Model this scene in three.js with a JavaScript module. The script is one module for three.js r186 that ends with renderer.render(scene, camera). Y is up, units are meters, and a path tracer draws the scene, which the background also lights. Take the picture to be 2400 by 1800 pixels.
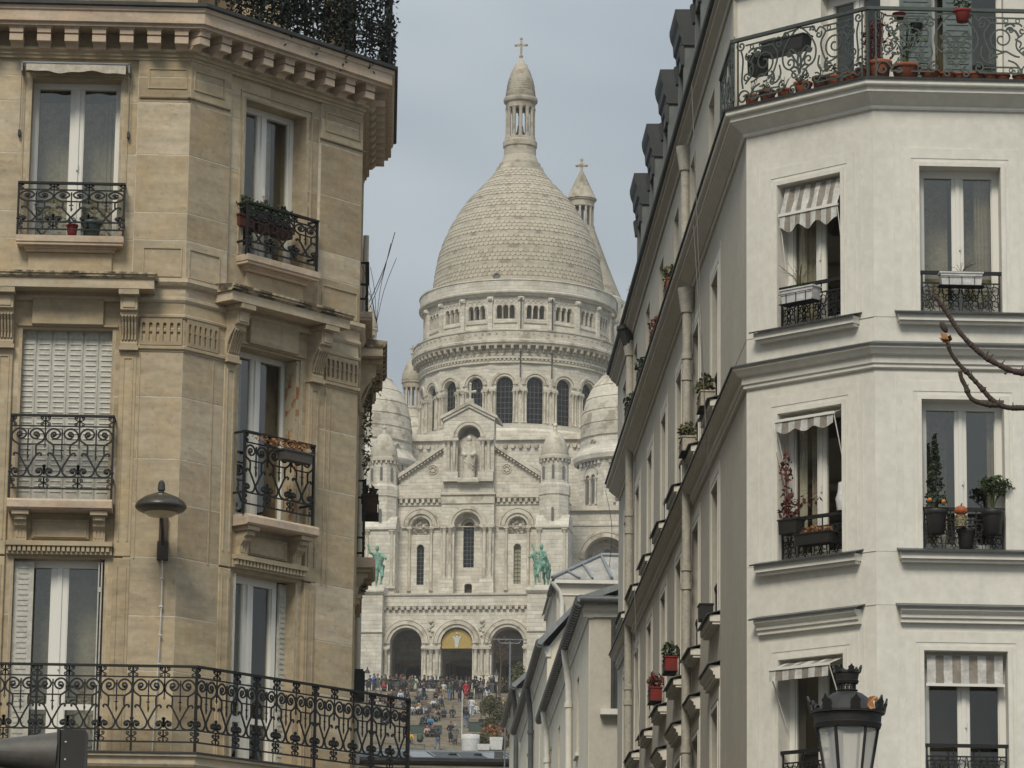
import * as THREE from 'three';
import { mergeGeometries } from 'three/addons/utils/BufferGeometryUtils.js';
import { MarchingCubes } from 'three/addons/objects/MarchingCubes.js';

// ---------------------------------------------------------------- camera, sky, sun, exposure
const scene = new THREE.Scene();
const D2R = Math.PI / 180;
const camera = new THREE.PerspectiveCamera(11.38, 4 / 3, 0.5, 3000);
camera.position.set(0, 1.6, 0);
camera.rotation.set(12.03 * D2R, -1.845 * D2R, 0.697 * D2R, 'YXZ');
scene.add(camera);

function mulberry(a) { return () => { a |= 0; a = a + 0x6D2B79F5 | 0; let t = Math.imul(a ^ a >>> 15, 1 | a); t = t + Math.imul(t ^ t >>> 7, 61 | t) ^ t; return ((t ^ t >>> 14) >>> 0) / 4294967296; }; }
const rnd = mulberry(77);
const R = (a, b) => a + (b - a) * rnd();
// periodic value noise
function lattice(n, seed) { const r = mulberry(seed), a = new Float32Array(n * n); for (let i = 0; i < n * n; i++) a[i] = r(); return a; }
function pnoise(u, v, n, lat) {
  const x = u * n, y = v * n, xi = Math.floor(x), yi = Math.floor(y); let fx = x - xi, fy = y - yi;
  fx = fx * fx * (3 - 2 * fx); fy = fy * fy * (3 - 2 * fy);
  const x0 = ((xi % n) + n) % n, x1 = (x0 + 1) % n, y0 = ((yi % n) + n) % n, y1 = (y0 + 1) % n;
  const a = lat[y0 * n + x0], b = lat[y0 * n + x1], c = lat[y1 * n + x0], d = lat[y1 * n + x1];
  return a + (b - a) * fx + (c - a) * fy + (a - b - c + d) * fx * fy;
}
function fbmMaker(base, oct, seed, sx = 1, sy = 1) {
  const L = []; for (let i = 0; i < oct; i++) L.push(lattice(base << i, seed + i * 13));
  return (u, v) => { let s = 0, w = .5, t = 0; for (let i = 0; i < oct; i++) { s += w * pnoise(u * sx, v * sy, base << i, L[i]); t += w; w *= .55; } return s / t; };
}
{ // overcast sky: an even grey-blue layer, lighter overhead, with faint mottling
  const W = 1024, H = 512, d = new Float32Array(W * H * 4), f = fbmMaker(40, 4, 5), f2 = fbmMaker(6, 4, 9);
  for (let j = 0; j < H; j++) for (let i = 0; i < W; i++) {
    const v = (j + .5) / H, el = Math.max(0, Math.sin((v - .5) * Math.PI)), n = (f(i / W, v * 2 + i / W) - .5) * .8 + (f2(i / W, v * 2) - .5) * .16;
    const k = (1 + 1.9 * el) * (1 + n * Math.min(1, .6 + el * 2)), o = (j * W + i) * 4;
    d[o] = .240 * k * (1 + n * .14); d[o + 1] = .272 * k * (1 + n * .05); d[o + 2] = .300 * k * (1 - n * .1); d[o + 3] = 1;
  }
  const t = new THREE.DataTexture(d, W, H, THREE.RGBAFormat, THREE.FloatType);
  t.mapping = THREE.EquirectangularReflectionMapping; t.magFilter = t.minFilter = THREE.LinearFilter; t.wrapS = THREE.RepeatWrapping; t.needsUpdate = true;
  scene.background = t; scene.environment = t;
}
const sun = new THREE.DirectionalLight(new THREE.Color().setRGB(1, .93, .79), 2.15);
sun.position.set(-57, 262, 8); sun.target.position.set(5, 40, -200); scene.add(sun, sun.target);
sun.castShadow = true; sun.shadow.radius = 34; sun.shadow.mapSize.set(4096, 4096);
Object.assign(sun.shadow.camera, { left: -260, right: 260, top: 260, bottom: -260, near: 1, far: 1200 });
scene.fog = new THREE.FogExp2(new THREE.Color().setRGB(.62, .62, .63), 0.00018);

const renderer = new THREE.WebGLRenderer({ antialias: true });
renderer.setSize(1024, 768);
renderer.toneMapping = THREE.LinearToneMapping;
renderer.toneMappingExposure = 1.14;
renderer.shadowMap.enabled = true;

// ---------------------------------------------------------------- textures and materials
function tex(N, fn, period, srgb = true) {
  const d = new Uint8Array(N * N * 4);
  for (let j = 0; j < N; j++) for (let i = 0; i < N; i++) { const c = fn(i / N, j / N), o = (j * N + i) * 4; d[o] = Math.max(0, Math.min(255, c[0] * 255)); d[o + 1] = Math.max(0, Math.min(255, c[1] * 255)); d[o + 2] = Math.max(0, Math.min(255, c[2] * 255)); d[o + 3] = 255; }
  const t = new THREE.DataTexture(d, N, N, THREE.RGBAFormat); t.wrapS = t.wrapT = THREE.RepeatWrapping; t.magFilter = THREE.LinearFilter; t.minFilter = THREE.LinearMipmapLinearFilter; t.generateMipmaps = true;
  if (srgb) t.colorSpace = THREE.SRGBColorSpace; t.repeat.set(1 / period, 1 / period); t.needsUpdate = true; return t;
}
const g1 = v => [v, v, v];
const nA = fbmMaker(4, 6, 21), nB = fbmMaker(8, 5, 51), nC = fbmMaker(32, 4, 81), nS = fbmMaker(4, 5, 111, 1, 6), nV = fbmMaker(8, 5, 141, 4, 1);
const sstep = (a, b, x) => { const t = Math.max(0, Math.min(1, (x - a) / (b - a))); return t * t * (3 - 2 * t); };
// limestone: bedding streaks, pores, ochre patches
const limeMap = tex(512, (u, v) => { const a = nA(u, v), b = nC(u, v), s = nS(u, v), p = sstep(.68, .76, nC(v + .3, u)); const k = .89 + .08 * (a - .5) + .12 * (b - .5) + .2 * (s - .5) - .045 * p; const w = sstep(.45, .7, nB(u + .2, v)); return [k, k * (.985 - .02 * w), k * (.965 - .045 * w)]; }, 1.9);
const limeBump = tex(512, (u, v) => g1(.5 + .5 * (nC(u, v) - .5) + .4 * (nS(u, v) - .5) - .3 * sstep(.66, .74, nC(v + .3, u))), 1.9, false);
// painted render: fine grain, faint vertical rain marks and patches
const plasMap = tex(512, (u, v) => { const k = .92 + .075 * (nA(u, v) - .5) + .08 * (nC(u, v) - .5) + .04 * (nV(u, v) - .5); return [k, k * .995, k * .985]; }, 2.6);
const plasBump = tex(512, (u, v) => g1(.5 + .5 * (nC(u, v) - .5) + .3 * (nB(u, v) - .5)), 1.3, false);
// basilica travertine: fine ashlar courses, blotches, brown rain stains
const travMap = tex(1024, (u, v) => {
  const cs = 16, row = Math.floor(v * cs), fy = v * cs - row, bl = 8, x = u * bl + (row % 2) * .5 + ((row * 37) % 11) * .05, bi = ((Math.floor(x) % bl) + bl) % bl, fx = x - Math.floor(x);
  const jt = Math.min(fy, 1 - fy) < .06 || Math.min(fx, 1 - fx) < .022 ? 1 : 0; const hsh = (Math.sin(row * 12.7 + bi * 78.2) * 43758.5) % 1;
  const st = sstep(.56, .8, nV(u, v)) * .5 + sstep(.55, .75, nA(u + .31, v)) * .5;
  const k = .86 + .08 * (Math.abs(hsh) - .5) + .16 * (nB(u, v) - .5) + .08 * (nC(u, v) - .5) - .075 * jt - .10 * st;
  return [k, k * (.985 - .02 * st), k * (.955 - .06 * st)];
}, 6.4);
const travBump = tex(512, (u, v) => { const cs = 16, row = Math.floor(v * cs), fy = v * cs - row; return g1(.6 + .3 * (nC(u, v) - .5) - (Math.min(fy, 1 - fy) < .07 ? .4 : 0)); }, 6.4, false);
const scaleMap = tex(512, (u, v) => { const k = .84 + .25 * (nA(u, v) - .5) + .12 * (nC(u, v) - .5), st = sstep(.5, .72, nB(u + .1, v + .6)); const q = k - .14 * st; return [q, q * (.98 - .02 * st), q * (.94 - .05 * st)]; }, 7.5);
const grainMap = tex(256, (u, v) => { const k = .86 + .2 * (nB(u, v) - .5) + .18 * (nC(u, v) - .5); return [k, k, k]; }, .8);
const zincMap = tex(256, (u, v) => { const k = .82 + .3 * (nA(u, v) - .5) + .14 * (nV(u, v) - .5); return [k, k, k * 1.01]; }, 1.7);
const copperMap = tex(256, (u, v) => { const s = sstep(.5, .72, nB(u, v)), k = .9 + .3 * (nA(u, v) - .5); return [k * (.85 - .35 * s), k * (.98 - .32 * s), k * (.95 - .36 * s)]; }, 1.2);
const roughN = tex(256, (u, v) => g1(.75 + .4 * (nB(u, v) - .5)), 1.1, false);

const rgb = (r, g, b) => new THREE.Color().setRGB(r, g, b);
const std = (c, rough = .85, o = {}) => new THREE.MeshStandardMaterial({ color: c, roughness: rough, side: THREE.DoubleSide, ...o });
const lime = (r, g, b) => std(rgb(r, g, b), .95, { map: limeMap, bumpMap: limeBump, bumpScale: .004 });
const limeA = [[.55, .462, .322], [.485, .405, .28], [.59, .505, .36], [.53, .45, .325], [.455, .375, .257], [.565, .47, .318], [.62, .54, .41]].map(c => lime(...c));
const M = {
  lime: lime(.53, .447, .315), limeDark: lime(.20, .165, .115), limePale: lime(.63, .545, .415), mortar: std(rgb(.74, .665, .53), .95, { map: grainMap }),
  roseStone: lime(.64, .53, .42),
  plaster: std(rgb(.83, .805, .735), .92, { map: plasMap, bumpMap: plasBump, bumpScale: .003 }),
  plasterTrim: std(rgb(.84, .815, .745), .9, { map: plasMap, bumpMap: plasBump, bumpScale: .002 }),
  plasterGreyShade: std(rgb(.60, .56, .48), .93, { map: plasMap, bumpMap: plasBump, bumpScale: .004 }),  // on the street-side walls this darker grey stands in for their shade
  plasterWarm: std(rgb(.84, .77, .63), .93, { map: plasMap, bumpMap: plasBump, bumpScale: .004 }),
  iron: std(rgb(.008, .0085, .008), .7, { map: grainMap }),
  ironGreen: std(rgb(.075, .092, .08), .6, { map: grainMap }),
  pvc: std(rgb(.73, .71, .65), .45), pvcGrey: std(rgb(.62, .60, .55), .5),
  shutter: std(rgb(.66, .64, .56), .6, { map: grainMap }),
  zinc: std(rgb(.17, .18, .172), .55, { metalness: .35, map: zincMap, roughnessMap: roughN }),
  zincPale: std(rgb(.36, .38, .39), .5, { metalness: .4, map: zincMap, roughnessMap: roughN }),
  leadDark: std(rgb(.075, .078, .072), .7, { metalness: .2, map: zincMap }),
  slate: std(rgb(.07, .078, .08), .7, { map: zincMap }),
  room: std(rgb(.36, .32, .26), .95),
  glass: new THREE.MeshPhysicalMaterial({ color: rgb(.93, .92, .87), roughness: .02, transmission: 1, thickness: 0, ior: 1.62, side: THREE.DoubleSide }),
  glassSky: new THREE.MeshPhysicalMaterial({ color: rgb(.84, .82, .75), roughness: .03, transmission: 1, thickness: 0, ior: 1.95, side: THREE.DoubleSide }),
  curtain: std(rgb(.55, .53, .47), .95, { map: grainMap }), curtainReflect: std(rgb(.74, .74, .68), .95, { map: grainMap }), curtainWhite: std(rgb(.68, .66, .6), .95, { map: grainMap }),  // grey sheets mostly stand in for the pale sky mirrored by the panes
  canvas: std(rgb(.62, .56, .46), .95, { map: grainMap }), canvasTan: std(rgb(.34, .30, .25), .95, { map: grainMap }), canvasWhite: std(rgb(.72, .70, .66), .95, { map: grainMap }),
  terracotta: std(rgb(.36, .11, .05), .85, { map: grainMap }), redPot: std(rgb(.30, .03, .022), .7, { map: grainMap }), soil: std(rgb(.04, .03, .02), 1),
  leaf: std(rgb(.05, .075, .026), .8), leafDark: std(rgb(.025, .038, .016), .8), leafRed: std(rgb(.12, .028, .022), .8), leafDry: std(rgb(.26, .12, .045), .85), leafOlive: std(rgb(.09, .085, .03), .8), ivy: std(rgb(.012, .018, .010), .75), stem: std(rgb(.10, .065, .035), .9), bark: std(rgb(.085, .055, .045), .85, { map: grainMap }),
  trav: std(rgb(.83, .80, .73), .93, { map: travMap, bumpMap: travBump, bumpScale: .03 }),
  travPlain: std(rgb(.81, .78, .71), .93, { map: scaleMap }), travCarve: std(rgb(.82, .79, .725), .93, { map: scaleMap }),
  domeStone: std(rgb(.66, .62, .545), .93, { map: scaleMap }), domeBand: std(rgb(.63, .59, .515), .93, { map: scaleMap }),
  unlitPane: std(rgb(.13, .127, .113), .35), lead: std(rgb(.10, .098, .09), .7), stained: new THREE.MeshPhysicalMaterial({ color: rgb(.40, .40, .35), roughness: .18, transmission: 1, thickness: 0, ior: 1.5, side: THREE.DoubleSide }), paleGlass: std(rgb(.30, .28, .18), .4),  // first one: opaque panes with the dark inside painted into their grey
  copper: std(rgb(.36, .47, .385), .85, { map: copperMap }), copperDark: std(rgb(.06, .09, .075), .75),
  gold: std(rgb(.56, .40, .11), .6, { map: grainMap }), bronze: std(rgb(.05, .035, .025), .7),
  asphalt: std(rgb(.11, .105, .095), .95, { map: grainMap }), paving: std(rgb(.20, .185, .16), .95, { map: grainMap }), stairStone: std(rgb(.36, .33, .28), .95, { map: scaleMap }), earth: std(rgb(.09, .085, .04), 1, { map: grainMap }),
  cable: std(rgb(.25, .24, .22), .7), white: std(rgb(.75, .74, .72), .6, { map: grainMap }), housing: std(rgb(.026, .023, .02), .55, { map: grainMap }), lampGlass: new THREE.MeshPhysicalMaterial({ color: rgb(.93, .91, .86), roughness: .25, transmission: .6, thickness: 0, ior: 1.5, side: THREE.DoubleSide }),
};

// ---------------------------------------------------------------- geometry helpers
function fin(g) {
  if (g.index) g = g.toNonIndexed();
  for (const k of Object.keys(g.attributes)) if (!['position', 'normal'].includes(k)) g.deleteAttribute(k);
  if (!g.attributes.normal) g.computeVertexNormals();
  return g;
}
function triUV(g, ou = 0, ov = 0) { // uv in metres, by the way each triangle faces
  const p = g.attributes.position, n = p.count, uv = new Float32Array(n * 2), a = new THREE.Vector3(), b = new THREE.Vector3(), c = new THREE.Vector3();
  for (let i = 0; i < n; i += 3) {
    a.fromBufferAttribute(p, i); b.fromBufferAttribute(p, i + 1); c.fromBufferAttribute(p, i + 2); b.sub(a); c.sub(a); b.cross(c);
    const x = Math.abs(b.x), y = Math.abs(b.y), z = Math.abs(b.z);
    for (let k = 0; k < 3; k++) { const j = i + k, X = p.getX(j), Y = p.getY(j), Z = p.getZ(j); let U, V; if (y >= x && y >= z) { U = X; V = Z; } else if (x > z) { U = Z; V = Y; } else { U = X; V = Y; } uv[j * 2] = U + ou; uv[j * 2 + 1] = V + ov; }
  }
  g.setAttribute('uv', new THREE.BufferAttribute(uv, 2)); return g;
}
const mrg = a => { const l = a.flat(9).filter(Boolean).map(fin); return l.length === 1 ? l[0] : mergeGeometries(l); };
const box = (x0, x1, y0, y1, z0, z1) => fin(new THREE.BoxGeometry(x1 - x0, y1 - y0, z1 - z0)).translate((x0 + x1) / 2, (y0 + y1) / 2, (z0 + z1) / 2);
function quadsGeo(q) { // list of [a,b,c,d] points
  const p = []; for (const [a, b, c, d] of q) { p.push(...a, ...b, ...c); if (d) p.push(...a, ...c, ...d); }
  const g = new THREE.BufferGeometry(); g.setAttribute('position', new THREE.Float32BufferAttribute(p, 3)); g.computeVertexNormals(); return g;
}
function blk(x0, x1, y0, y1, z0, z1, b = .008) { // block with chamfered front (+z) arris, no back
  const f = z1, s = z1 - b;
  return quadsGeo([[[x0 + b, y0 + b, f], [x1 - b, y0 + b, f], [x1 - b, y1 - b, f], [x0 + b, y1 - b, f]],
  [[x0, y0, s], [x1, y0, s], [x1 - b, y0 + b, f], [x0 + b, y0 + b, f]], [[x1, y0, s], [x1, y1, s], [x1 - b, y1 - b, f], [x1 - b, y0 + b, f]],
  [[x1, y1, s], [x0, y1, s], [x0 + b, y1 - b, f], [x1 - b, y1 - b, f]], [[x0, y1, s], [x0, y0, s], [x0 + b, y0 + b, f], [x0 + b, y1 - b, f]],
  [[x0, y0, z0], [x1, y0, z0], [x1, y0, s], [x0, y0, s]], [[x1, y0, z0], [x1, y1, z0], [x1, y1, s], [x1, y0, s]], [[x1, y1, z0], [x0, y1, z0], [x0, y1, s], [x1, y1, s]], [[x0, y1, z0], [x0, y0, z0], [x0, y0, s], [x0, y1, s]]]);
}
function prism(pts, z0, z1, holes = [], seg = 12) { // polygon in x,y pushed from z0 to z1
  const s = pts instanceof THREE.Shape ? pts : new THREE.Shape(pts.map(p => new THREE.Vector2(p[0], p[1])));
  for (const h of holes) s.holes.push(h instanceof THREE.Path ? h : new THREE.Path(h.map(p => new THREE.Vector2(p[0], p[1]))));
  return fin(new THREE.ExtrudeGeometry(s, { depth: z1 - z0, bevelEnabled: false, curveSegments: seg })).translate(0, 0, z0);
}
function prismX(pts, x0, x1) { // profile in (z,y) pushed along x
  const g = prism(pts.map(([z, y]) => [z, y]), x0, x1); const p = g.attributes.position;
  for (let i = 0; i < p.count; i++) { const a = p.getX(i), c = p.getZ(i); p.setX(i, c); p.setZ(i, a); }
  // swap flips winding: reorder
  for (let i = 0; i < p.count; i += 3) { for (const k of ['getX', 'getY', 'getZ']) { const s = 's' + k.slice(1), t = p[k](i + 1); p[s](i + 1, p[k](i + 2)); p[s](i + 2, t); } }
  g.computeVertexNormals(); return g;
}
function archPts(cx, y0, ys, hw, n = 14) { const a = [[cx - hw, y0], [cx + hw, y0]]; for (let i = 0; i <= n; i++) { const t = i / n * Math.PI; a.push([cx + hw * Math.cos(t), ys + hw * Math.sin(t)]); } return a; }
const archHole = (cx, y0, ys, hw, n) => archPts(cx, y0, ys, hw, n).reverse();
function archRing(cx, ys, r0, r1, z0, z1, n = 18, a0 = 0, a1 = Math.PI) { const o = [], q = []; for (let i = 0; i <= n; i++) { const t = a0 + (a1 - a0) * i / n; o.push([cx + r1 * Math.cos(t), ys + r1 * Math.sin(t)]); q.push([cx + r0 * Math.cos(t), ys + r0 * Math.sin(t)]); } return prism(o.concat(q.reverse()), z0, z1); }
function lathe(prof, seg = 24, cx = 0, cz = 0) { return fin(new THREE.LatheGeometry(prof.map(([r, y]) => new THREE.Vector2(Math.max(r, 1e-4), y)), seg)).translate(cx, 0, cz); }
function latheF(prof, seg, cx = 0, cz = 0) { // faceted rings: crisp edges between profile steps, smooth round
  return mrg(prof.slice(1).map((p, i) => { const q = prof[i]; if (Math.hypot(p[0] - q[0], p[1] - q[1]) < 1e-5) return null; return lathe([q, p], seg, cx, cz); }));
}
const cyl = (x, y0, y1, z, r0, r1 = r0, n = 10) => fin(new THREE.CylinderGeometry(r1, r0, y1 - y0, n)).translate(x, (y0 + y1) / 2, z);
function sweep(path, prof, closed = false) { // moulding along a plan path [x,z]; prof = closed polygon of [out, y]; "out" is to the right of travel... outward normal (dz,-dx) side
  const n = path.length, m = [];
  const nor = (a, b) => { const dx = b[0] - a[0], dz = b[1] - a[1], l = Math.hypot(dx, dz); return [-dz / l, dx / l]; };
  for (let i = 0; i < n; i++) {
    const A = i > 0 ? nor(path[i - 1], path[i]) : closed ? nor(path[n - 1], path[0]) : null, B = i < n - 1 ? nor(path[i], path[i + 1]) : closed ? nor(path[n - 1], path[0]) : null;
    if (!A) m.push(B); else if (!B) m.push(A); else { const d = 1 + A[0] * B[0] + A[1] * B[1]; m.push([(A[0] + B[0]) / d, (A[1] + B[1]) / d]); }
  }
  const P = (i, k) => [path[i][0] + m[i][0] * prof[k][0], prof[k][1], path[i][1] + m[i][1] * prof[k][0]];
  const q = [], K = prof.length;
  for (let i = 0; i < n - 1; i++) for (let k = 0; k < K; k++) { const l = (k + 1) % K; q.push([P(i, k), P(i, l), P(i + 1, l), P(i + 1, k)]); }
  const g = [quadsGeo(q)];
  if (!closed) for (const i of [0, n - 1]) { const tri = THREE.ShapeUtils.triangulateShape(prof.map(p => new THREE.Vector2(...p)), []); g.push(quadsGeo(tri.map(t => t.map(k => P(i, k))))); }
  return mrg(g);
}
function crv(pts, n = 6) { const c = new THREE.CatmullRomCurve3(pts.map(p => new THREE.Vector3(p[0], p[1], p[2] || 0)), false, 'centripetal'); return c.getPoints((pts.length - 1) * n).map(v => [v.x, v.y, v.z]); }
function spiral(cx, cy, r0, r1, a0, a1, n = 18) { const p = []; for (let i = 0; i <= n; i++) { const t = i / n, a = (a0 + (a1 - a0) * t) * D2R, r = r0 + (r1 - r0) * t; p.push([cx + r * Math.cos(a), cy + r * Math.sin(a)]); } return p; }
function rib(pts, w = .006, d = .006, z = 0) { // square iron bar bent in the x,y plane
  const q = [], n = pts.length, N = [];
  for (let i = 0; i < n; i++) { const a = pts[Math.max(0, i - 1)], b = pts[Math.min(n - 1, i + 1)], dx = b[0] - a[0], dy = b[1] - a[1], l = Math.hypot(dx, dy) || 1; N.push([-dy / l * w, dx / l * w]); }
  const C = (i, s, e) => [pts[i][0] + s * N[i][0], pts[i][1] + s * N[i][1], z + e * d];
  for (let i = 0; i < n - 1; i++) { const o = [[1, 1], [-1, 1], [-1, -1], [1, -1]]; for (let k = 0; k < 4; k++) { const [s, e] = o[k], [t, f] = o[(k + 1) % 4]; q.push([C(i, s, e), C(i, t, f), C(i + 1, t, f), C(i + 1, s, e)]); } }
  for (const i of [0, n - 1]) q.push([C(i, 1, 1), C(i, -1, 1), C(i, -1, -1), C(i, 1, -1)]);
  return quadsGeo(q);
}
function tube(pts, r, rad = 5, seg = 0) { const c = new THREE.CatmullRomCurve3(pts.map(p => new THREE.Vector3(...p)), false, 'centripetal'); return fin(new THREE.TubeGeometry(c, seg || (pts.length - 1) * 3, r, rad, false)); }
function limb(a, b, r0, r1, n = 6) { const v = new THREE.Vector3(b[0] - a[0], b[1] - a[1], b[2] - a[2]), l = v.length(); const g = fin(new THREE.CylinderGeometry(r1, r0, l, n)); g.translate(0, l / 2, 0).applyQuaternion(new THREE.Quaternion().setFromUnitVectors(new THREE.Vector3(0, 1, 0), v.normalize())); return g.translate(...a); }
const ball = (x, y, z, r, w = 8, h = 6) => fin(new THREE.SphereGeometry(r, w, h)).translate(x, y, z);
const mir = pts => pts.map(p => [-p[0], p[1], p[2] || 0]);

// ---------------------------------------------------------------- objects
const used = {};
function numbered(n) { if (used[n] === undefined) { used[n] = 0; return n; } used[n]++; return n + '_' + String(used[n]).padStart(3, '0'); }
const shadowy = o => { o.traverse(c => { if (c.isMesh) { c.castShadow = true; c.receiveShadow = true; } }); return o; };
function thing(name, label, category, [x, y, z] = [0, 0, 0], turn = 0, group) { const o = new THREE.Group(); o.name = numbered(name); o.position.set(x, y, z); o.rotation.y = turn; o.userData = { label, category }; if (group) o.userData.group = group; scene.add(o); return o; }
function part(name, geo, mat, parent, ou = 0, ov = 0) { const g = Array.isArray(geo) ? mrg(geo) : fin(geo); triUV(g, ou, ov); const o = new THREE.Mesh(g, mat); o.name = name; o.castShadow = o.receiveShadow = true; parent.add(o); return o; }
function solo(name, label, category, geo, mat, pos = [0, 0, 0], turn = 0, group) { const o = part(numbered(name), geo, mat, scene); o.position.set(...pos); o.rotation.y = turn; o.userData = { label, category }; if (group) o.userData.group = group; return o; }
function struct(name, geo, mat) { const o = part(numbered(name), geo, mat, scene); o.userData.kind = 'structure'; return o; }
class Face { // a wall plane: u to the right seen from outside, y up, n outwards
  constructor(x, z, deg) { this.x = x; this.z = z; this.t = deg * D2R; this.c = Math.cos(this.t); this.s = Math.sin(this.t); }
  at(u, n = 0) { return [this.x + this.c * u + this.s * n, this.z - this.s * u + this.c * n]; }
  p3(u, y, n = 0) { const [x, z] = this.at(u, n); return [x, y, z]; }
  put(o, u = 0, y = 0, n = 0) { const [x, z] = this.at(u, n); o.position.set(x, y, z); o.rotation.y = this.t; return o; }
  part(name, geo, mat, parent, u = 0, y = 0, n = 0) { return this.put(part(name, geo, mat, parent, rnd() * 3, rnd() * 3), u, y, n); }
}
// foliage: many small leaves, one geometry
function leaves(n, spot, size, seed, stretch = 1.6) {
  const r = mulberry(seed), q = [], v = new THREE.Vector3(), w = new THREE.Vector3();
  for (let i = 0; i < n; i++) {
    const c = spot(r); if (!c) continue; const s = size * (.6 + .8 * r());
    v.set(r() - .5, r() - .5, r() - .5).normalize().multiplyScalar(s * stretch); w.set(r() - .5, r() - .5, r() - .5).cross(v).normalize().multiplyScalar(s * .8);
    const k = [v.y, v.z, v.x].map(t => t * .12);
    q.push([[c[0] - v.x, c[1] - v.y, c[2] - v.z], [c[0] + w.x + k[0], c[1] + w.y + k[1], c[2] + w.z + k[2]], [c[0] + v.x, c[1] + v.y, c[2] + v.z], [c[0] - w.x + k[0], c[1] - w.y + k[1], c[2] - w.z + k[2]]]);
  }
  return quadsGeo(q);
}
const inBall = (cx, cy, cz, rx, ry, rz, e = .4) => r => { let x, y, z, l; do { x = r() * 2 - 1; y = r() * 2 - 1; z = r() * 2 - 1; l = x * x + y * y + z * z; } while (l > 1 || l < e * e * r()); return [cx + x * rx, cy + y * ry, cz + z * rz]; };
// ================================================================ LEFT: limestone apartment building on the corner
// ironwork units -----------------------------------------------------------
function ironUnit(w, h, last = false) { // scrollwork bay, h tall; x from 0 to w
  const k = w / .365, v = h, c = w / 2, S = p => p.map(([x, y]) => [c + x * k, y * v]), o = [], B = .0105, both = p => { o.push(rib(S(p), B, .006)); o.push(rib(S(mir(p)), B, .006)); };
  both(crv([[-.088, .748], [-.066, .765], [-.078, .792], [-.108, .785], [-.117, .748], [-.09, .715], [-.045, .725], [-.02, .775], [-.05, .825], [-.105, .838], [-.155, .80], [-.176, .745], [-.16, .69], [-.115, .655], [-.092, .635], [-.09, .52]], 3));
  both(crv([[-.135, .505], [-.15, .515], [-.135, .535], [-.105, .525], [-.07, .47], [-.03, .39], [-.008, .34], [-.03, .27], [-.09, .243], [-.15, .265], [-.162, .31], [-.132, .342], [-.1, .325], [-.105, .295], [-.125, .30]], 3));
  o.push(rib(S([[-.1, .645], [.1, .645]]), .008, .006), rib(S([[0, .83], [0, .47]]), .008, .006), rib(S([[-.022, .57], [.022, .57]]), .006, .006), rib(S([[0, .53], [.012, .5], [0, .45]]), .005, .005));
  for (const s of [-1, 1]) { o.push(ball(c + s * .088 * k, .752 * v, 0, .02, 6, 4), ball(c + s * .125 * k, .302 * v, 0, .024, 6, 4)); }
  o.push(ball(c, .345 * v, 0, .012, 5, 4), ball(c, .79 * v, 0, .013, 5, 4));
  for (const e of [0, w]) { // ornament on the line between two units
    const E2 = p => p.map(([x, y]) => [e + x, y * v]);
    o.push(rib(E2([[0, .87], [0, .63]]), .007, .006), rib(E2([[-.012, .63], [0, .6], [.012, .63]]), .006, .005), ball(e, .75 * v, 0, .015, 6, 4));
    for (const s of [e ? -1 : 1]) {
      const F = p => E2(p.map(([x, y]) => [s * x, y]));
      o.push(rib(F(crv([[.045, .965], [.03, .97], [.03, .985], [.05, .985], [.055, .96], [.02, .935], [.02, .92], [.055, .905], [.052, .885], [.032, .885], [.035, .9]], 2)), .007, .005));
      o.push(rib(F(crv([[.045, .195], [.03, .2], [.03, .215], [.05, .215], [.055, .19], [.02, .17], [.02, .155], [.055, .14], [.05, .118], [.032, .12]], 2)), .007, .005));
      o.push(rib(F(crv([[0, .27], [.02, .33], [.045, .35], [.052, .325]], 3)), .008, .006), rib(F(crv([[0, .27], [.008, .36], [.02, .385]], 3)), .009, .006));
    }
    o.push(rib(E2([[0, 1], [0, .87]]), .008, .007), rib(E2([[0, .25], [0, .1]]), .008, .007), rib(E2([[0, .27], [0, .395]]), .011, .007), ball(e, .935 * v, 0, .018, 6, 4), ball(e, .168 * v, 0, .018, 6, 4), ball(e, .30 * v, 0, .022, 6, 4));
  }
  return mrg(o);
}
function railBars(w, h) { return mrg([box(-.012, w + .012, h - .012, h + .014, -.026, .026), box(0, w, h * .87 - .008, h * .87 + .008, -.008, .008), box(0, w, h * .24 - .008, h * .24 + .008, -.008, .008), box(0, w, h * .1 - .009, h * .1 + .009, -.009, .009)]); }
function railing(bld, face, u0, u1, y, h, n, off, post = 3, label) { // one balcony front: rail bars (part) with scroll panels and posts as sub-parts
  const w = u1 - u0, r = face.part('balcony_railing', railBars(w, h), M.iron, bld, u0, y, off); if (label) r.userData.label = label;
  const uw = w / n, key = uw.toFixed(3) + h; const g = railing.c[key] || (railing.c[key] = triUV(ironUnit(uw, h))), gl = railing.c[key + 'l'] || (railing.c[key + 'l'] = triUV(ironUnit(uw, h, true)));
  const pg = railing.c['p' + h] || (railing.c['p' + h] = triUV(box(-.013, .013, -.03, h, -.013, .013)));
  for (let i = 0; i < n; i++) { const m = new THREE.Mesh(i === n - 1 ? gl : g, M.iron); m.name = 'scroll_panel'; m.position.x = i * uw; r.add(m); if (i % post === 0) { const p = new THREE.Mesh(pg, M.iron); p.name = 'post'; p.position.x = i * uw; r.add(p); } }
  const p = new THREE.Mesh(pg, M.iron); p.name = 'post'; p.position.x = w; r.add(p); if (off < .4) for (const x of [0, w]) for (const y of [h, h * .24]) part('return_bar', box(x - .012, x + .012, y - .012, y + .012, -off, 0), M.iron, r); shadowy(r); return r;
}
railing.c = {};
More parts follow.
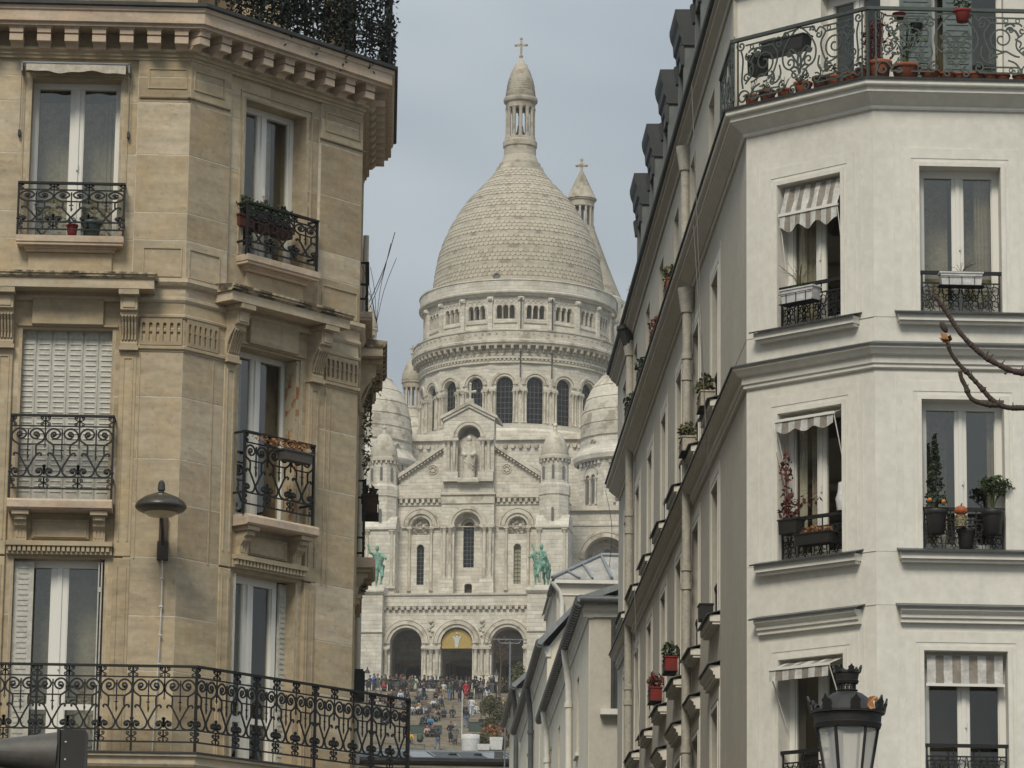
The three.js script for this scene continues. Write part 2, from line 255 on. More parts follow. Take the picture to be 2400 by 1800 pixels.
function wavy(w, h, amp, k, seed, n = 40) { // hanging cloth sheet, pleated
  const q = [], r = mulberry(seed), ph = r() * 6, z = (i, j) => amp * (Math.sin(i / n * k * 6.283 + ph) * .7 + Math.sin(i / n * k * 2.3 * 6.283 + ph * 2) * .3) * (.75 + .25 * j);
  for (let i = 0; i < n; i++) q.push([[i / n * w, 0, z(i, 1)], [(i + 1) / n * w, 0, z(i + 1, 1)], [(i + 1) / n * w, h, z(i + 1, 0)], [i / n * w, h, z(i, 0)]]);
  return quadsGeo(q);
}
// a two-leaf window: the frame is the part; panes, curtain and interior are its sub-parts
function casement(bld, face, u0, u1, y0, y1, { off = -.25, mat = M.pvc, glass = M.glass, curtains = [], transom = 0, room = M.room, edge = .06, mid = .15, low = .08, label, handle = true } = {}) {
  const w = u1 - u0, h = y1 - y0, t = .05, c = w / 2, st = .045, e = edge, m = mid / 2;
  const f = [box(0, e, 0, h, -t, .02), box(w - e, w, 0, h, -t, .02), box(e, w - e, h - e * 1.2, h, -t, .02), box(e, w - e, 0, low, -t, .02),
  box(c - m, c + m, low, h - e * 1.2, -t, .0), box(c - .028, c + .028, low, h - e * 1.2, 0, .022)];
  for (const s of [0, 1]) { const a = s ? c + m : e, b = s ? w - e : c - m; f.push(box(a, a + .012, low, h - e * 1.2, -t, -.008), box(b - .012, b, low, h - e * 1.2, -t, -.008)); if (transom) f.push(box(a + .012, b - .012, transom - .035, transom + .035, -t, -.004)); }
  const o = face.part('window', f, mat, bld, u0, y0, off); if (label) o.userData.label = label;
  for (const s of [0, 1]) { const a = s ? c + m : e, b = s ? w - e : c - m; part('pane', box(a + .004, b - .004, low, h - e * 1.2, -.034, -.028), glass, o); }
  if (handle) part('handle', box(c + .01, c + .03, h * .45, h * .45 + .1, .022, .045), mat, o);
  // dark room behind
  part('interior', quadsGeo([[[-.3, -.2, -2.6], [w + .3, -.2, -2.6], [w + .3, h + .3, -2.6], [-.3, h + .3, -2.6]], [[-.3, -.2, -2.6], [-.3, -.2, -.07], [-.3, h + .3, -.07], [-.3, h + .3, -2.6]], [[w + .3, -.2, -2.6], [w + .3, -.2, -.07], [w + .3, h + .3, -.07], [w + .3, h + .3, -2.6]], [[-.3, -.2, -2.6], [w + .3, -.2, -2.6], [w + .3, -.2, -.07], [-.3, -.2, -.07]], [[-.3, h + .3, -2.6], [w + .3, h + .3, -2.6], [w + .3, h + .3, -.07], [-.3, h + .3, -.07]]]), room, o);
  curtains.forEach(([a, b, mt, amp = .02, k = 4, lo = 0, z = -.16, hi = 1], i) => { const q = part('curtain', wavy((b - a) * w, (hi - lo) * h, amp, k, Math.round(u0 * 100 + y0 * 10 + i * 7)), mt, o); q.position.set(a * w, lo * h, z); });
  return o;
}
const leftBld = thing('apartment_building', 'tan limestone corner apartment building with black iron balconies, left of the street', 'building', [-2.496, 0, -45]);
const L1 = new Face(0, 0, 0), L2 = new Face(0, 0, 47.2), l2e = L2.at(3.01), L3 = new Face(l2e[0], l2e[1], 90);
const leftPath = [L1.at(-7), [0, 0], l2e, L3.at(3.3)];
const leftCourses = [0, 1.0, 1.9, 2.75, 3.6, 4.4, 5.2, 5.9, 6.62, 7.0, 7.67, 8.32, 9.02, 9.66, 10.2, 10.95, 11.52, 11.79, 12.19, 12.38, 12.87, 13.21, 13.93, 14.58, 14.90, 15.14];
function ashlarFace(face, u0, u1, zones, opens, skew = 0) { // zones: pilasters [a,b,off]; opens: [a,b,y0,y1]
  const far = []; face.part('wall', prism([[u0, 0], [u1, 0], [u1, 15.5], [u0, 15.5]], -.45, -.0025, opens.map(([a, b, c, d]) => [[a, c], [a, d], [b, d], [b, c]])), M.mortar, leftBld); zones.forEach(([a, b, o]) => face.part('wall', box(Math.max(a, u0) + .001, Math.min(b, u1) - .001, 5.2, 15.1, -.05, o - .0025), M.mortar, leftBld));
  for (let j = 0; j < leftCourses.length - 1; j++) {
    const y0 = leftCourses[j], y1 = leftCourses[j + 1], cut = new Set([u0, u1]); zones.forEach(z => { cut.add(z[0]); cut.add(z[1]); });
    const op = opens.filter(o => o[2] < y1 - .01 && o[3] > y0 + .01); op.forEach(o => { cut.add(o[0]); cut.add(o[1]); });
    const cs = [...cut].filter(u => u >= u0 && u <= u1).sort((a, b) => a - b);
    for (let i = 0; i < cs.length - 1; i++) {
      const a = cs[i], b = cs[i + 1], mid = (a + b) / 2; if (b - a < .02 || op.some(o => mid > o[0] && mid < o[1])) continue;
      const z = zones.find(z => mid > z[0] && mid < z[1]), off = z ? z[2] : 0, n = Math.max(1, Math.round((b - a) / 1.05)), sh = n > 1 ? (j % 2 ? .12 : -.12) * (b - a) / n : 0;
      for (let k = 0; k < n; k++) { const p = a + (b - a) * k / n + (k ? sh : 0), q = a + (b - a) * (k + 1) / n + (k < n - 1 ? sh : 0), g = .0062, ea = p === u0 ? -.0 : g, eb = q === u1 ? 0 : g; const G = blk(p + ea, q - eb, y0 + g, y1 - g, -.2, off + R(-.0008, .0008), .0022); if (y1 < 6.3 || q < -2.5 || face === L3) far.push(G); else face.part('stone_block', G, limeA[Math.floor(rnd() * limeA.length)], leftBld); }
    }
  }
  if (far.length) face.part('stone_blocks', far, M.lime, leftBld).userData.kind = 'stuff';
}
const mit = off => off * Math.tan(23.6 * D2R), mit2 = off => off * Math.tan(21.4 * D2R);
const winW = .565, c1 = -1.365, c1b = -4.75, c2 = 1.51, c3 = 1.95;
const stackOpen = c => [[c - winW, c + winW, 12.87, 14.9], [c - winW, c + winW, 9.66, 11.79], [c - winW, c + winW, 6.62, 9.02]];
ashlarFace(L1, -7, mit(.04), [[-.62, mit(.04), .04], [-3.55, -2.55, .04]], [...stackOpen(c1), ...stackOpen(c1b)]);
ashlarFace(L2, -mit(.04), 3.01 + mit2(.04), [[-mit(.04), .68, .04], [2.27, 3.01 + mit2(.04), .04]], stackOpen(c2));
ashlarFace(L3, -mit2(.04), 3.3, [[-mit2(.04), .8, .04], [2.8, 3.3, .04]], stackOpen(c3));
// continuous mouldings round the corner
const P2 = (p) => p; // profiles: [out, y]
part('cornice', sweep(leftPath, [[-.3, 15.43], [.36, 15.43], [.36, 15.465], [.40, 15.475], [.40, 15.60], [.42, 15.615], [.43, 15.66], [-.3, 15.69]]), M.roseStone, leftBld).userData.label = 'pale projecting cornice slab';
part('gutter', sweep(leftPath, [[.3, 15.685], [.44, 15.663], [.47, 15.672], [.47, 15.715], [.3, 15.72]]), M.leadDark, leftBld);
part('cornice_moulding', sweep(leftPath, [[-.2, 15.11], [.05, 15.11], [.05, 15.145], [.075, 15.15], [.075, 15.185], [.11, 15.20], [.11, 15.235], [.04, 15.25], [.04, 15.432], [-.2, 15.432]]), M.lime, leftBld);
part('string_course', sweep(leftPath, [[-.2, 12.1], [.05, 12.1], [.07, 12.13], [.07, 12.16], [.05, 12.17], [.05, 12.28], [.09, 12.3], [.12, 12.34], [.12, 12.385], [-.2, 12.41]]), M.limePale, leftBld);
for (const pth of [[L1.at(-.62), [0, 0], L2.at(.66)], [L2.at(2.3), l2e, L3.at(1.15)]]) {
  part('frieze_moulding', sweep(pth, [[-.2, 11.9], [.05, 11.9], [.07, 11.92], [.07, 11.945], [.045, 11.96], [-.2, 11.96]]), M.lime, leftBld);
  part('frieze_moulding', sweep(pth, [[-.2, 11.5], [.05, 11.5], [.05, 11.515], [.075, 11.53], [.075, 11.56], [.05, 11.575], [-.2, 11.575]]), M.lime, leftBld);
}
for (const [f, a, b] of [[L1, -.5, .0], [L2, .02, .54], [L2, 2.42, 3.0], [L3, 0.05, .7]]) { // frieze of little round-headed flutes
  const n = Math.round((b - a) / .082), w = (b - a) / n, hs = []; for (let i = 0; i < n; i++) hs.push(archHole(w * (i + .5), 11.62, 11.83, .02, 6));
  f.part('fluted_frieze', mrg([prism([[0, 11.575], [b - a, 11.575], [b - a, 11.9], [0, 11.9]], .03, .062, hs), ...Array.from({ length: n }, (_, i) => box(w * (i + .5) - .014, w * (i + .5) + .014, 11.74, 11.76, .03, .056))]), limeA[4], leftBld, a, 0, .008);
}
// modillions under the cornice
{ const g = triUV(mrg([box(-.082, .082, 15.25, 15.33, -.05, .31), box(-.07, .07, 15.33, 15.35, -.05, .285), box(-.082, .082, 15.35, 15.41, -.05, .32), box(-.1, .1, 15.41, 15.431, -.05, .33), prismX([[-.05, 15.2], [.15, 15.2], [.2, 15.25], [-.05, 15.25]], -.075, .075)]));
  const put = (f, u) => { const m = new THREE.Mesh(g, M.roseStone); m.name = 'cornice_bracket'; m.castShadow = m.receiveShadow = true; f.put(m, u); leftBld.add(m); };
  for (let i = 0; i < 20; i++) put(L1, -.1 - .331 * i);
  for (let i = 0; i < 9; i++) put(L2, -.07 + .366 * i);
  for (let i = 0; i < 9; i++) put(L3, .12 + .343 * i); }
// pilaster panels (raised fillets)
const fillet = (w, h, t = .016, d = .014) => mrg([box(0, w, 0, t, 0, d), box(0, w, h - t, h, 0, d), box(0, t, t, h - t, 0, d), box(w - t, w, t, h - t, 0, d)]);
for (const [f, a, b] of [[L1, -.5, -.03], [L2, .03, .55], [L2, 2.34, 2.98], [L1, -3.4, -2.7]]) {
  f.part('panel_moulding', fillet(b - a, .255), M.lime, leftBld, a, 14.755, .039); f.part('panel_moulding', fillet(b - a, .36), M.lime, leftBld, a, 12.42, .039);
  f.part('pilaster_cap', box(0, b - a + .2, 0, .018, 0, .02), M.limeDark, leftBld, a - .1, 14.63, .038);
}
for (const [f, a] of [[L1, -.5], [L2, .48], [L2, 2.44], [L2, 2.52]]) f.part('pilaster_fillet', box(0, .014, 9.0, 11.48, 0, .012), M.lime, leftBld, a, 0, .039);
// the window stack, repeated on each face
function consoleGeo() {
  const pr = [[-.05, 11.53], [.10, 11.53], [.10, 11.58], [.075, 11.62], [.085, 11.72], [.13, 11.82], [.2, 11.9], [.2, 11.94], [.25, 11.96], [.25, 12.12], [.29, 12.14], [.33, 12.195], [-.05, 12.195]];
  const g = [prismX(pr, -.1, .1), box(-.12, .12, 12.13, 12.19, -.05, .34), box(-.07, .07, 11.985, 12.1, .25, .262)];
  for (let i = 0; i < 5; i++) { const x = -.075 + i * .0375; g.push(prismX([[.10, 11.62], [.105, 11.63], [.112, 11.72], [.155, 11.81], [.215, 11.885], [.2, 11.9], [.08, 11.62]], x - .011, x + .011)); }
  g.push(box(-.115, .115, 11.5, 11.545, -.05, .12)); return triUV(mrg(g));
}
const consG = consoleGeo(), smallConsG = triUV(mrg([prismX([[-.05, 9.19], [.08, 9.19], [.09, 9.3], [.15, 9.36], [.15, 9.4], [.2, 9.42], [.2, 9.49], [-.05, 9.5]], -.07, .07), box(-.1, .1, 9.475, 9.525, -.05, .25), box(-.04, .04, 9.42, 9.47, .2, .21), ...[-.04, 0, .04].map(x => prismX([[.07, 9.22], [.09, 9.22], [.1, 9.31], [.155, 9.355], [.14, 9.37], [.07, 9.3]], x - .012, x + .012))]));
const lichen = std(rgb(.50, .42, .31), .95, { map: tex(512, (u, v) => { const s = sstep(.42, .62, nB(u, v)) * .75 + sstep(.5, .62, nC(u, v)) * .2; const k = .95 - .62 * s; return [k, k * .98, k * .93]; }, 1.1), bumpMap: limeBump, bumpScale: .006 });
function bay(f, c, o) {
  const add = (n, g, m, u = c) => f.part(n, g, m, leftBld, u);
  // surrounds line the openings
  for (const [y0, y1] of [[12.87, 14.9], [9.66, 11.79], [6.62, 9.02]]) add('window_surround', mrg([box(-winW - .002, -winW + .03, y0, y1, -.44, -.002), box(winW - .03, winW + .002, y0, y1, -.44, -.002), box(-winW + .03, winW - .03, y1 - .03, y1 + .002, -.44, -.002), box(-winW + .03, winW - .03, y0 - .002, y0 + .02, -.44, -.004)]), limeA[3]);
  add('window_surround', mrg([box(-winW - .07, -winW - .05, 12.88, 14.97, -.1, .014), box(winW + .05, winW + .07, 12.88, 14.97, -.1, .014), box(-winW - .05, winW + .05, 14.95, 14.97, -.1, .014)]), M.lime);
  add('window_sill', mrg([box(-.64, .64, 12.79, 12.865, -.1, .2), box(-.63, .63, 12.755, 12.79, -.1, .185), box(-.55, .55, 12.725, 12.755, -.1, .12), box(-.53, .53, 12.69, 12.725, -.1, .095)]), M.roseStone);
  add('apron', blk(-.5, .5, 12.41, 12.69, -.1, .045), M.lime);
  add('ledge', mrg([box(-1.03, 1.03, 12.195, 12.31, -.1, .345)]), M.limePale); add('ledge_capping', prismX([[-.1, 12.311], [.36, 12.311], [.385, 12.33], [.385, 12.35], [.4, 12.36], [.4, 12.385], [.1, 12.42], [-.1, 12.42]], -1.06, 1.06), lichen);
  for (const s of [-1, 1]) { const m = new THREE.Mesh(consG, limeA[3]); m.name = 'console'; shadowy(m); f.put(m, c + s * .735); leftBld.add(m); const k = new THREE.Mesh(smallConsG, limeA[3]); k.name = 'sill_bracket'; shadowy(k); f.put(k, c + s * .46); leftBld.add(k);
    add('pilaster_strip', mrg([blk(-.1, .1, 9.02, 11.5, -.1, .05), box(-.06, -.046, 9.2, 11.42, .05, .062), box(.046, .06, 9.2, 11.42, .05, .062), box(-.046, .046, 11.405, 11.42, .05, .062)]), limeA[s > 0 ? 0 : 2], c + s * .735);
    add('pilaster_strip', mrg([blk(-.1, .1, 6.62, 9.0, -.1, .05), box(-.06, -.046, 6.7, 8.9, .05, .062), box(.046, .06, 6.7, 8.9, .05, .062)]), limeA[s > 0 ? 1 : 5], c + s * .735); }
  add('lintel_panel', mrg([blk(-.425, .425, 11.805, 12.13, -.1, .07), box(-.6, .6, 11.79, 11.815, -.1, .03)]), M.lime);
  add('balcony_slab', prismX([[-.1, 9.525], [.27, 9.53], [.3, 9.55], [.3, 9.63], [.28, 9.655], [-.1, 9.665]], -.615, .615), M.roseStone);
  add('apron', mrg([blk(-.34, .34, 9.22, 9.46, -.1, .03), fillet(.62, .2).translate(-.31, 9.24, .03)]), M.lime);
  add('dentil_band', mrg([box(-.625, .625, 9.125, 9.18, -.1, .13), box(-.62, .62, 9.03, 9.125, -.1, .07), ...Array.from({ length: 21 }, (_, i) => box(-.6 + i * .0575, -.563 + i * .0575, 9.06, 9.125, .07, .11))]), M.lime);
  o(c, f);
}
const RAIL2 = .97;
bay(L1, c1, (c, f) => {
  casement(leftBld, f, c - winW + .03, c + winW - .03, 12.89, 14.87, { glass: M.glassSky, curtains: [[.05, .47, M.curtainReflect, .008, 3, 0, -.35, .93], [.53, .8, M.curtainReflect, .008, 2, 0, -.35, .93], [.78, .95, M.curtainWhite, .015, 3, 0, -.3, .93]], room: M.room });  // grey sheets imitate the sky reflected in these panes
  railing(leftBld, f, c - .63, c + .63, 12.885, .63, 3, .16, 3);
  const sh = f.part('roller_shutter', mrg([box(-.56, .56, 9.7, 11.78, -.04, 0)]), M.shutter, leftBld, c, 0, -.14); sh.userData.label = 'closed white metal shutter';
  for (let i = 0; i < 6; i++) { const g = [box(.008, .178, 9.72, 11.77, 0, .014)]; for (let k = 0; k < 30; k++) g.push(prismX([[.014, 9.8 + k * .064], [.026, 9.8 + k * .064 + .008], [.014, 9.8 + k * .064 + .03]], .03, .155)); const l = part('shutter_leaf', g, M.shutter, sh); l.position.x = -.557 + i * .1857; }
  railing(leftBld, f, c - .6, c + .6, 9.69, RAIL2, 3, .22, 3);
  casement(leftBld, f, c - winW + .03, c + winW - .03, 6.64, 8.99, { glass: M.glassSky, edge: .07, transom: .62, mid: .19, curtains: [[.08, .95, M.curtainReflect, .006, 3, 0, -.4, 1]], room: M.room, off: -.2 });
  f.part('shutter', mrg([box(-.53, -.30, 6.64, 8.96, -.12, -.085), ...Array.from({ length: 34 }, (_, k) => box(-.48, -.36, 6.8 + k * .063, 6.825 + k * .063, -.085, -.077))]), M.shutter, leftBld, c).userData.label = 'folded white slatted shutter leaf';
  f.part('shutter', mrg([box(.46, .475, 6.64, 8.96, -.17, -.03), box(.495, .51, 6.64, 8.96, -.17, -.02), box(.47, .5, 7.5, 7.56, -.05, -.01), box(.47, .5, 8.6, 8.66, -.05, -.01)]), M.shutter, leftBld, c);
});
const blankBay = (c, f) => { for (const [y0, y1, h] of [[12.89, 14.87, .63], [9.68, 11.76, RAIL2], [6.64, 8.99, 0]]) { casement(leftBld, f, c - winW + .03, c + winW - .03, y0, y1, { glass: M.glassSky, curtains: [[.05, .95, M.curtainReflect, .01, 5, 0, -.35, 1]] }); if (h) railing(leftBld, f, c - .62, c + .62, y0, h, 3, .2, 3); } };
bay(L1, c1b, blankBay);
bay(L2, c2, (c, f) => {
  casement(leftBld, f, c - winW + .03, c + winW - .03, 12.89, 14.87, { room: M.room, curtains: [[.06, .3, M.curtainWhite, .03, 3, 0, -.12, 1], [.3, .42, M.curtain, .03, 2, 0, -.25, 1], [.66, .84, M.curtainReflect, .03, 3, 0, -.22, 1]] });
  railing(leftBld, f, c - .63, c + .6, 12.885, .63, 3, .16, 3);
  casement(leftBld, f, c - winW + .03, c + winW - .03, 9.68, 11.77, { room: M.room, glass: M.glassSky, curtains: [[.05, .42, M.curtainReflect, .02, 3, 0, -.15, 1], [.55, .72, M.curtain, .02, 3, 0, -.2, 1]] });
  f.part('shutter', mrg([box(.475, .53, 9.7, 11.75, -.2, -.02)]), std(rgb(.6, .55, .46), .7, { map: tex(256, (u, v) => { const s = sstep(.52, .68, nB(u, v)) * .7; return [.85 - .2 * s, .82 - .45 * s, .75 - .6 * s]; }, .7) }), leftBld, c).userData.label = 'shutter edge with orange rust stains';
  railing(leftBld, f, c - .63, c + .57, 9.69, RAIL2, 3, .22, 3);
  casement(leftBld, f, c - winW + .03, c + winW - .16, 6.64, 8.99, { room: M.room, transom: .62, mid: .17, edge: .075, curtains: [[.06, .3, M.curtainReflect, .02, 3, 0, -.2, 1], [.56, .66, M.curtain, .02, 2, 0, -.15, 1]], off: -.22 });
  f.part('shutter', mrg([box(.42, .535, 6.64, 8.97, -.2, -.16), ...Array.from({ length: 34 }, (_, k) => box(.44, .515, 6.8 + k * .063, 6.825 + k * .063, -.16, -.152))]), M.shutter, leftBld, c).userData.label = 'folded white slatted shutter leaf';
  f.part('shutter', box(-.535, -.505, 6.64, 8.97, -.2, .01), M.shutter, leftBld, c);
});
bay(L3, c3, (c, f) => { for (const [y0, y1, h, o] of [[12.89, 14.87, .63, .12], [9.68, 11.76, RAIL2, .14], [6.64, 8.99, 0, 0]]) { casement(leftBld, f, c - winW + .03, c + winW - .03, y0, y1, {}); if (h) railing(leftBld, f, c - .6, c + .6, y0, h, 3, o, 3); } });
// long balcony of the lower floor, wrapping both corners
part('balcony_slab', sweep(leftPath, [[-.3, 6.38], [.45, 6.38], [.5, 6.44], [.74, 6.47], [.76, 6.5], [.76, 6.58], [.8, 6.59], [.8, 6.62], [-.3, 6.625]]), M.limePale, leftBld).userData.label = 'long pale balcony slab';
part('balcony_edge', sweep(leftPath, [[.6, 6.628], [.82, 6.622], [.82, 6.64], [.6, 6.66]]), M.leadDark, leftBld);
{ const o = .75, a = mit(o), b = mit2(o);
  railing(leftBld, L1, -7, a, 6.66, .97, 20, o, 3, 'long iron balcony railing with scrollwork');
  railing(leftBld, L2, -a, 3.01 + b, 6.66, .97, 11, o, 3, 'iron balcony railing round the chamfered corner');
  railing(leftBld, L3, -b, 3.2, 6.66, .97, 9, o, 3, 'iron balcony railing along the side street'); }
// roof terrace: railing, set-back attic
part('attic', prism([[-7, 15.6], [0, 15.6], [0, 19], [-7, 19]], -1.6, -1.2), M.lime, leftBld);
L2.part('attic', box(-.6, 2.4, 15.6, 19, -1.6, -1.2), M.lime, leftBld); L3.part('attic', box(-.6, 3.3, 15.6, 19, -1.6, -1.0), M.lime, leftBld);
L2.part('chimney_wall', box(2.5, 2.68, 15.6, 17.4, -.2, .2), M.lime, leftBld);
part('roof', mrg([prism([[-7, 0], [0, 0], [1.9, 2.3], [1.9, 5.35], [-7, 5.35]], 15.3, 15.38).rotateX(-Math.PI / 2)]), M.zinc, leftBld);
{ const o = .36, a = mit(o), b = mit2(o);
  const tr = railing(leftBld, L2, .05, 3.01 + b, 15.76, 1.25, 8, o, 2, 'terrace railing'); railing(leftBld, L3, -b, 2.2, 15.76, 1.25, 6, o, 2, 'terrace railing');
  for (const t of [.32, .56]) L2.part('trellis_bar', box(-.0, 3.2, -.008, .008, -.008, .008), M.iron, leftBld, .05, 15.7 + t, o + .01); }
solo('climbing_ivy', 'dark ivy overgrowing the terrace railing on top of the limestone building', 'ivy', (() => { const g = [];
  for (let i = 0; i < 17; i++) { const u = .35 + i * .17, [x, z] = L2.at(u, .33), d = Math.max(0, 1 - Math.abs(i - 7) / 11); g.push(leaves(Math.round(150 + 420 * d), inBall(x, 16.2 + .15 * Math.sin(i * 2.1), z, .2, .62, .16), .02, 300 + i)); g.push(tube([[x, 15.68, z], [x + R(-.05, .05), 16.1, z], [x + R(-.08, .08), 16.9, z + .03]], .008, 4)); }
  for (let i = 0; i < 5; i++) { const [x, z] = L3.at(.0 + i * .22, .33); g.push(leaves(170, inBall(x, 16.05, z, .12, .5, .14), .022, 380 + i)); g.push(tube([[x, 15.68, z], [x, 16.1, z], [x, 16.8, z]], .008, 4)); }
  return mrg(g); })(), M.ivy, [-2.496, 0, -45]);
// neighbour further up the street, only a strip of it shows
{ const nb = thing('apartment_building', 'pale narrow strip of house behind the limestone building, with drainpipe', 'building', [-0.42, 0, -50.6]);
  const F = new Face(0, 0, 90);
  part('wall', box(-6, 0, 0, 14.6, -5, 0), M.limePale, nb); part('roof', prismX([[0, 14.6], [0, 14.75], [-2.5, 17], [-5, 17], [-5, 14.6]], -6, -.6), M.zinc, nb);
  F.part('downpipe', mrg([cyl(.4, 0, 14.5, .05, .04), ...[4, 7.3, 10.5, 13.4].map(y => cyl(.4, y, y + .12, .05, .052))]), M.plasterGreyShade, nb);
}
// more houses stand along the left side of the street, hidden behind the corner building; they close the street canyon
for (const [z0, z1, h, lb] of [[-57, -80, 18.5, 'tall tan house on the left of the street behind the corner building']]) {
  const t = thing('street_house', lb, 'house', [-1.25, 0, z0], 0), F = new Face(0, 0, 90), D = z0 - z1, hs = [], n = Math.floor(D / 3.4);
  for (let i = 0; i < n; i++) for (let y = h - 4; y > 3; y -= 3.1) hs.push([1.2 + i * 3.4, y]);
  F.part('wall', prism([[0, 0], [D, 0], [D, h], [0, h]], -.4, 0, hs.map(([u, y]) => [[u, y], [u, y + 2], [u + 1.1, y + 2], [u + 1.1, y]])), M.lime, t); F.part('wall', box(0, .4, 0, h, -9, -.41), M.lime, t); F.part('wall', box(D - .4, D, 0, h, -9, -.41), M.lime, t);
  for (const [u, y] of hs) { const w = F.part('window', mrg([box(0, .06, 0, 2, -.24, -.18), box(1.04, 1.1, 0, 2, -.24, -.18), box(.5, .6, 0, 2, -.24, -.18)]), M.pvc, t, u, y); part('pane', box(.06, 1.04, 0, 2, -.26, -.25), M.glass, w); }
  F.part('cornice', prismX([[-.2, h - .4], [.05, h - .4], [.12, h - .15], [.2, h - .1], [.2, h], [-.2, h]], 0, D), M.limePale, t); F.part('roof', prismX([[.1, h], [-1.5, h + 2.2], [-8, h + 2.6], [-9, h]], 0, D), M.slate, t);
}
// ================================================================ RIGHT: pale rendered apartment building
function curlGuard(w, h) { // window guard: handrail, open band, dense curls
  const o = [], y2 = h * .72, W = w, U = (x, y, r, a0, a1, n = 14) => o.push(rib(spiral(x, y, r * .22, r, a0, a1, n), .006, .005));
  const n = 4, cw = W / n;
  for (let i = 0; i < n; i++) for (const s of [-1, 1]) {
    const c = (i + .5) * cw, m = (x, y) => [c + s * x, y];
    const sp = (x, y, r, a0, a1) => o.push(rib(spiral(x, y, r * .22, r, a0, a1, 14).map(p => m(p[0], p[1])), .006, .005));
    sp(cw * .24, y2 * .72, y2 * .2, 90, 500); sp(cw * .26, y2 * .28, y2 * .19, 200, 620); sp(cw * .1, y2 * .5, y2 * .12, 0, 400);
    o.push(rib(crv([[0, 0], [cw * .12, y2 * .3], [cw * .04, y2 * .6], [cw * .2, y2 * .98]], 4).map(p => m(p[0], p[1])), .006, .005), rib(crv([[cw * .45, 0], [cw * .36, y2 * .5], [cw * .48, y2 * .98]], 4).map(p => m(p[0], p[1])), .005, .005), rib(crv([[cw * .02, y2 * .5], [cw * .16, y2 * .62], [cw * .3, y2 * .5], [cw * .46, y2 * .55]], 4).map(p => m(p[0], p[1])), .006, .005));
  }
  return mrg(o);
}
const guardScroll = triUV(curlGuard(1.06, .56)), guardBars = triUV(mrg([box(-.02, 1.08, .525, .57, -.025, .025), box(0, 1.06, .395, .415, -.008, .008), box(0, 1.06, .0, .02, -.008, .008), ...[0, 1.04].map(x => box(x, x + .02, 0, .53, -.01, .01)), ...[.35, .69].map(x => box(x, x + .014, .4, .53, -.006, .006))]));
function guard(bld, f, c, y, off) { const r = new THREE.Mesh(guardBars, M.iron); r.name = 'window_guard'; f.put(r, c - .53, y, off); bld.add(r); const s = new THREE.Mesh(guardScroll, M.iron); s.name = 'scrollwork'; r.add(s); return shadowy(r); }

const rightBld = thing('apartment_building', 'white rendered corner apartment building with flower-pot balcony, right of the street', 'building', [6.441, 0, -50]);
const R1 = new Face(0, 0, 0), R2 = new Face(-1.561, -1.565, -44.93), R3 = new Face(-1.561, -1.565, -90);
const rEnd = 28.3, rightPath = [R3.at(-rEnd), R3.at(0), [0, 0], R1.at(6)];
const rc1 = [1.175, 4.2], rc2 = [1.105], rc3 = [0, 1, 2, 3, 4, 5, 6].map(k => -(5.0 + 3.52 * k)), hw = .55;
const rows = [[13.36, 15.37], [10.14, 12.16], [7.0, 8.79], [3.9, 5.7]];
const rHoles = cs => cs.flatMap(c => rows.map(([a, b]) => [[c - hw, a], [c - hw, b], [c + hw, b], [c + hw, a]]));
const rh = (cs, y0, y1) => cs.map(c => [[c - .5, y0], [c - .5, y1], [c + .5, y1], [c + .5, y0]]);
R1.part('wall', prism([[0, 0], [6, 0], [6, 16.2], [0, 16.2]], -.4, 0, rHoles(rc1)), M.plaster, rightBld);
R2.part('wall', prism([[0, 0], [2.21, 0], [2.21, 16.2], [0, 16.2]], -.4, 0, rHoles(rc2)), M.plaster, rightBld);
R3.part('wall', prism([[-rEnd, 0], [0, 0], [0, 16.2], [-rEnd, 16.2]], -.4, 0, rHoles(rc3)), M.plasterGreyShade, rightBld);  // same plaster as the front, with shade put into its colour
R3.part('wall', prism([[-rEnd, 16.2], [-1.3, 16.2], [-1.3, 18.8], [-rEnd, 18.8]], -.4, .06, rh(rc3.map(c => c), 16.75, 18.2)), M.plasterGreyShade, rightBld);
R3.part('wall', box(-rEnd - .4, -rEnd, 0, 18.8, -9, 0), M.plasterGreyShade, rightBld);
R2.part('wall', prism([[-.92, 16.2], [1.83, 16.2], [1.83, 18.8], [-.92, 18.8]], -1.3, -.92, [[[.6, 16.5], [.6, 18.3], [1.65, 18.3], [1.65, 16.5]]]), M.plaster, rightBld);
R1.part('wall', prism([[.38, 16.2], [6, 16.2], [6, 18.8], [.38, 18.8]], -1.3, -.92, [[[.95, 16.5], [.95, 18.3], [1.95, 18.3], [1.95, 16.5]]]), M.plaster, rightBld);
part('roof', mrg([prism([[-1.5, 3.4], [.5, 1.4], [6, 1.4], [6, 8], [6, 29], [-1.5, 29]], 18.82, 18.9).rotateX(-Math.PI / 2)]), M.zinc, rightBld);
part('terrace_floor', sweep([R3.at(-2), R3.at(0), [0, 0], R1.at(6)], [[.28, 16.505], [.28, 16.526], [-1.0, 16.535], [-1.0, 16.48]]), M.leadDark, rightBld);
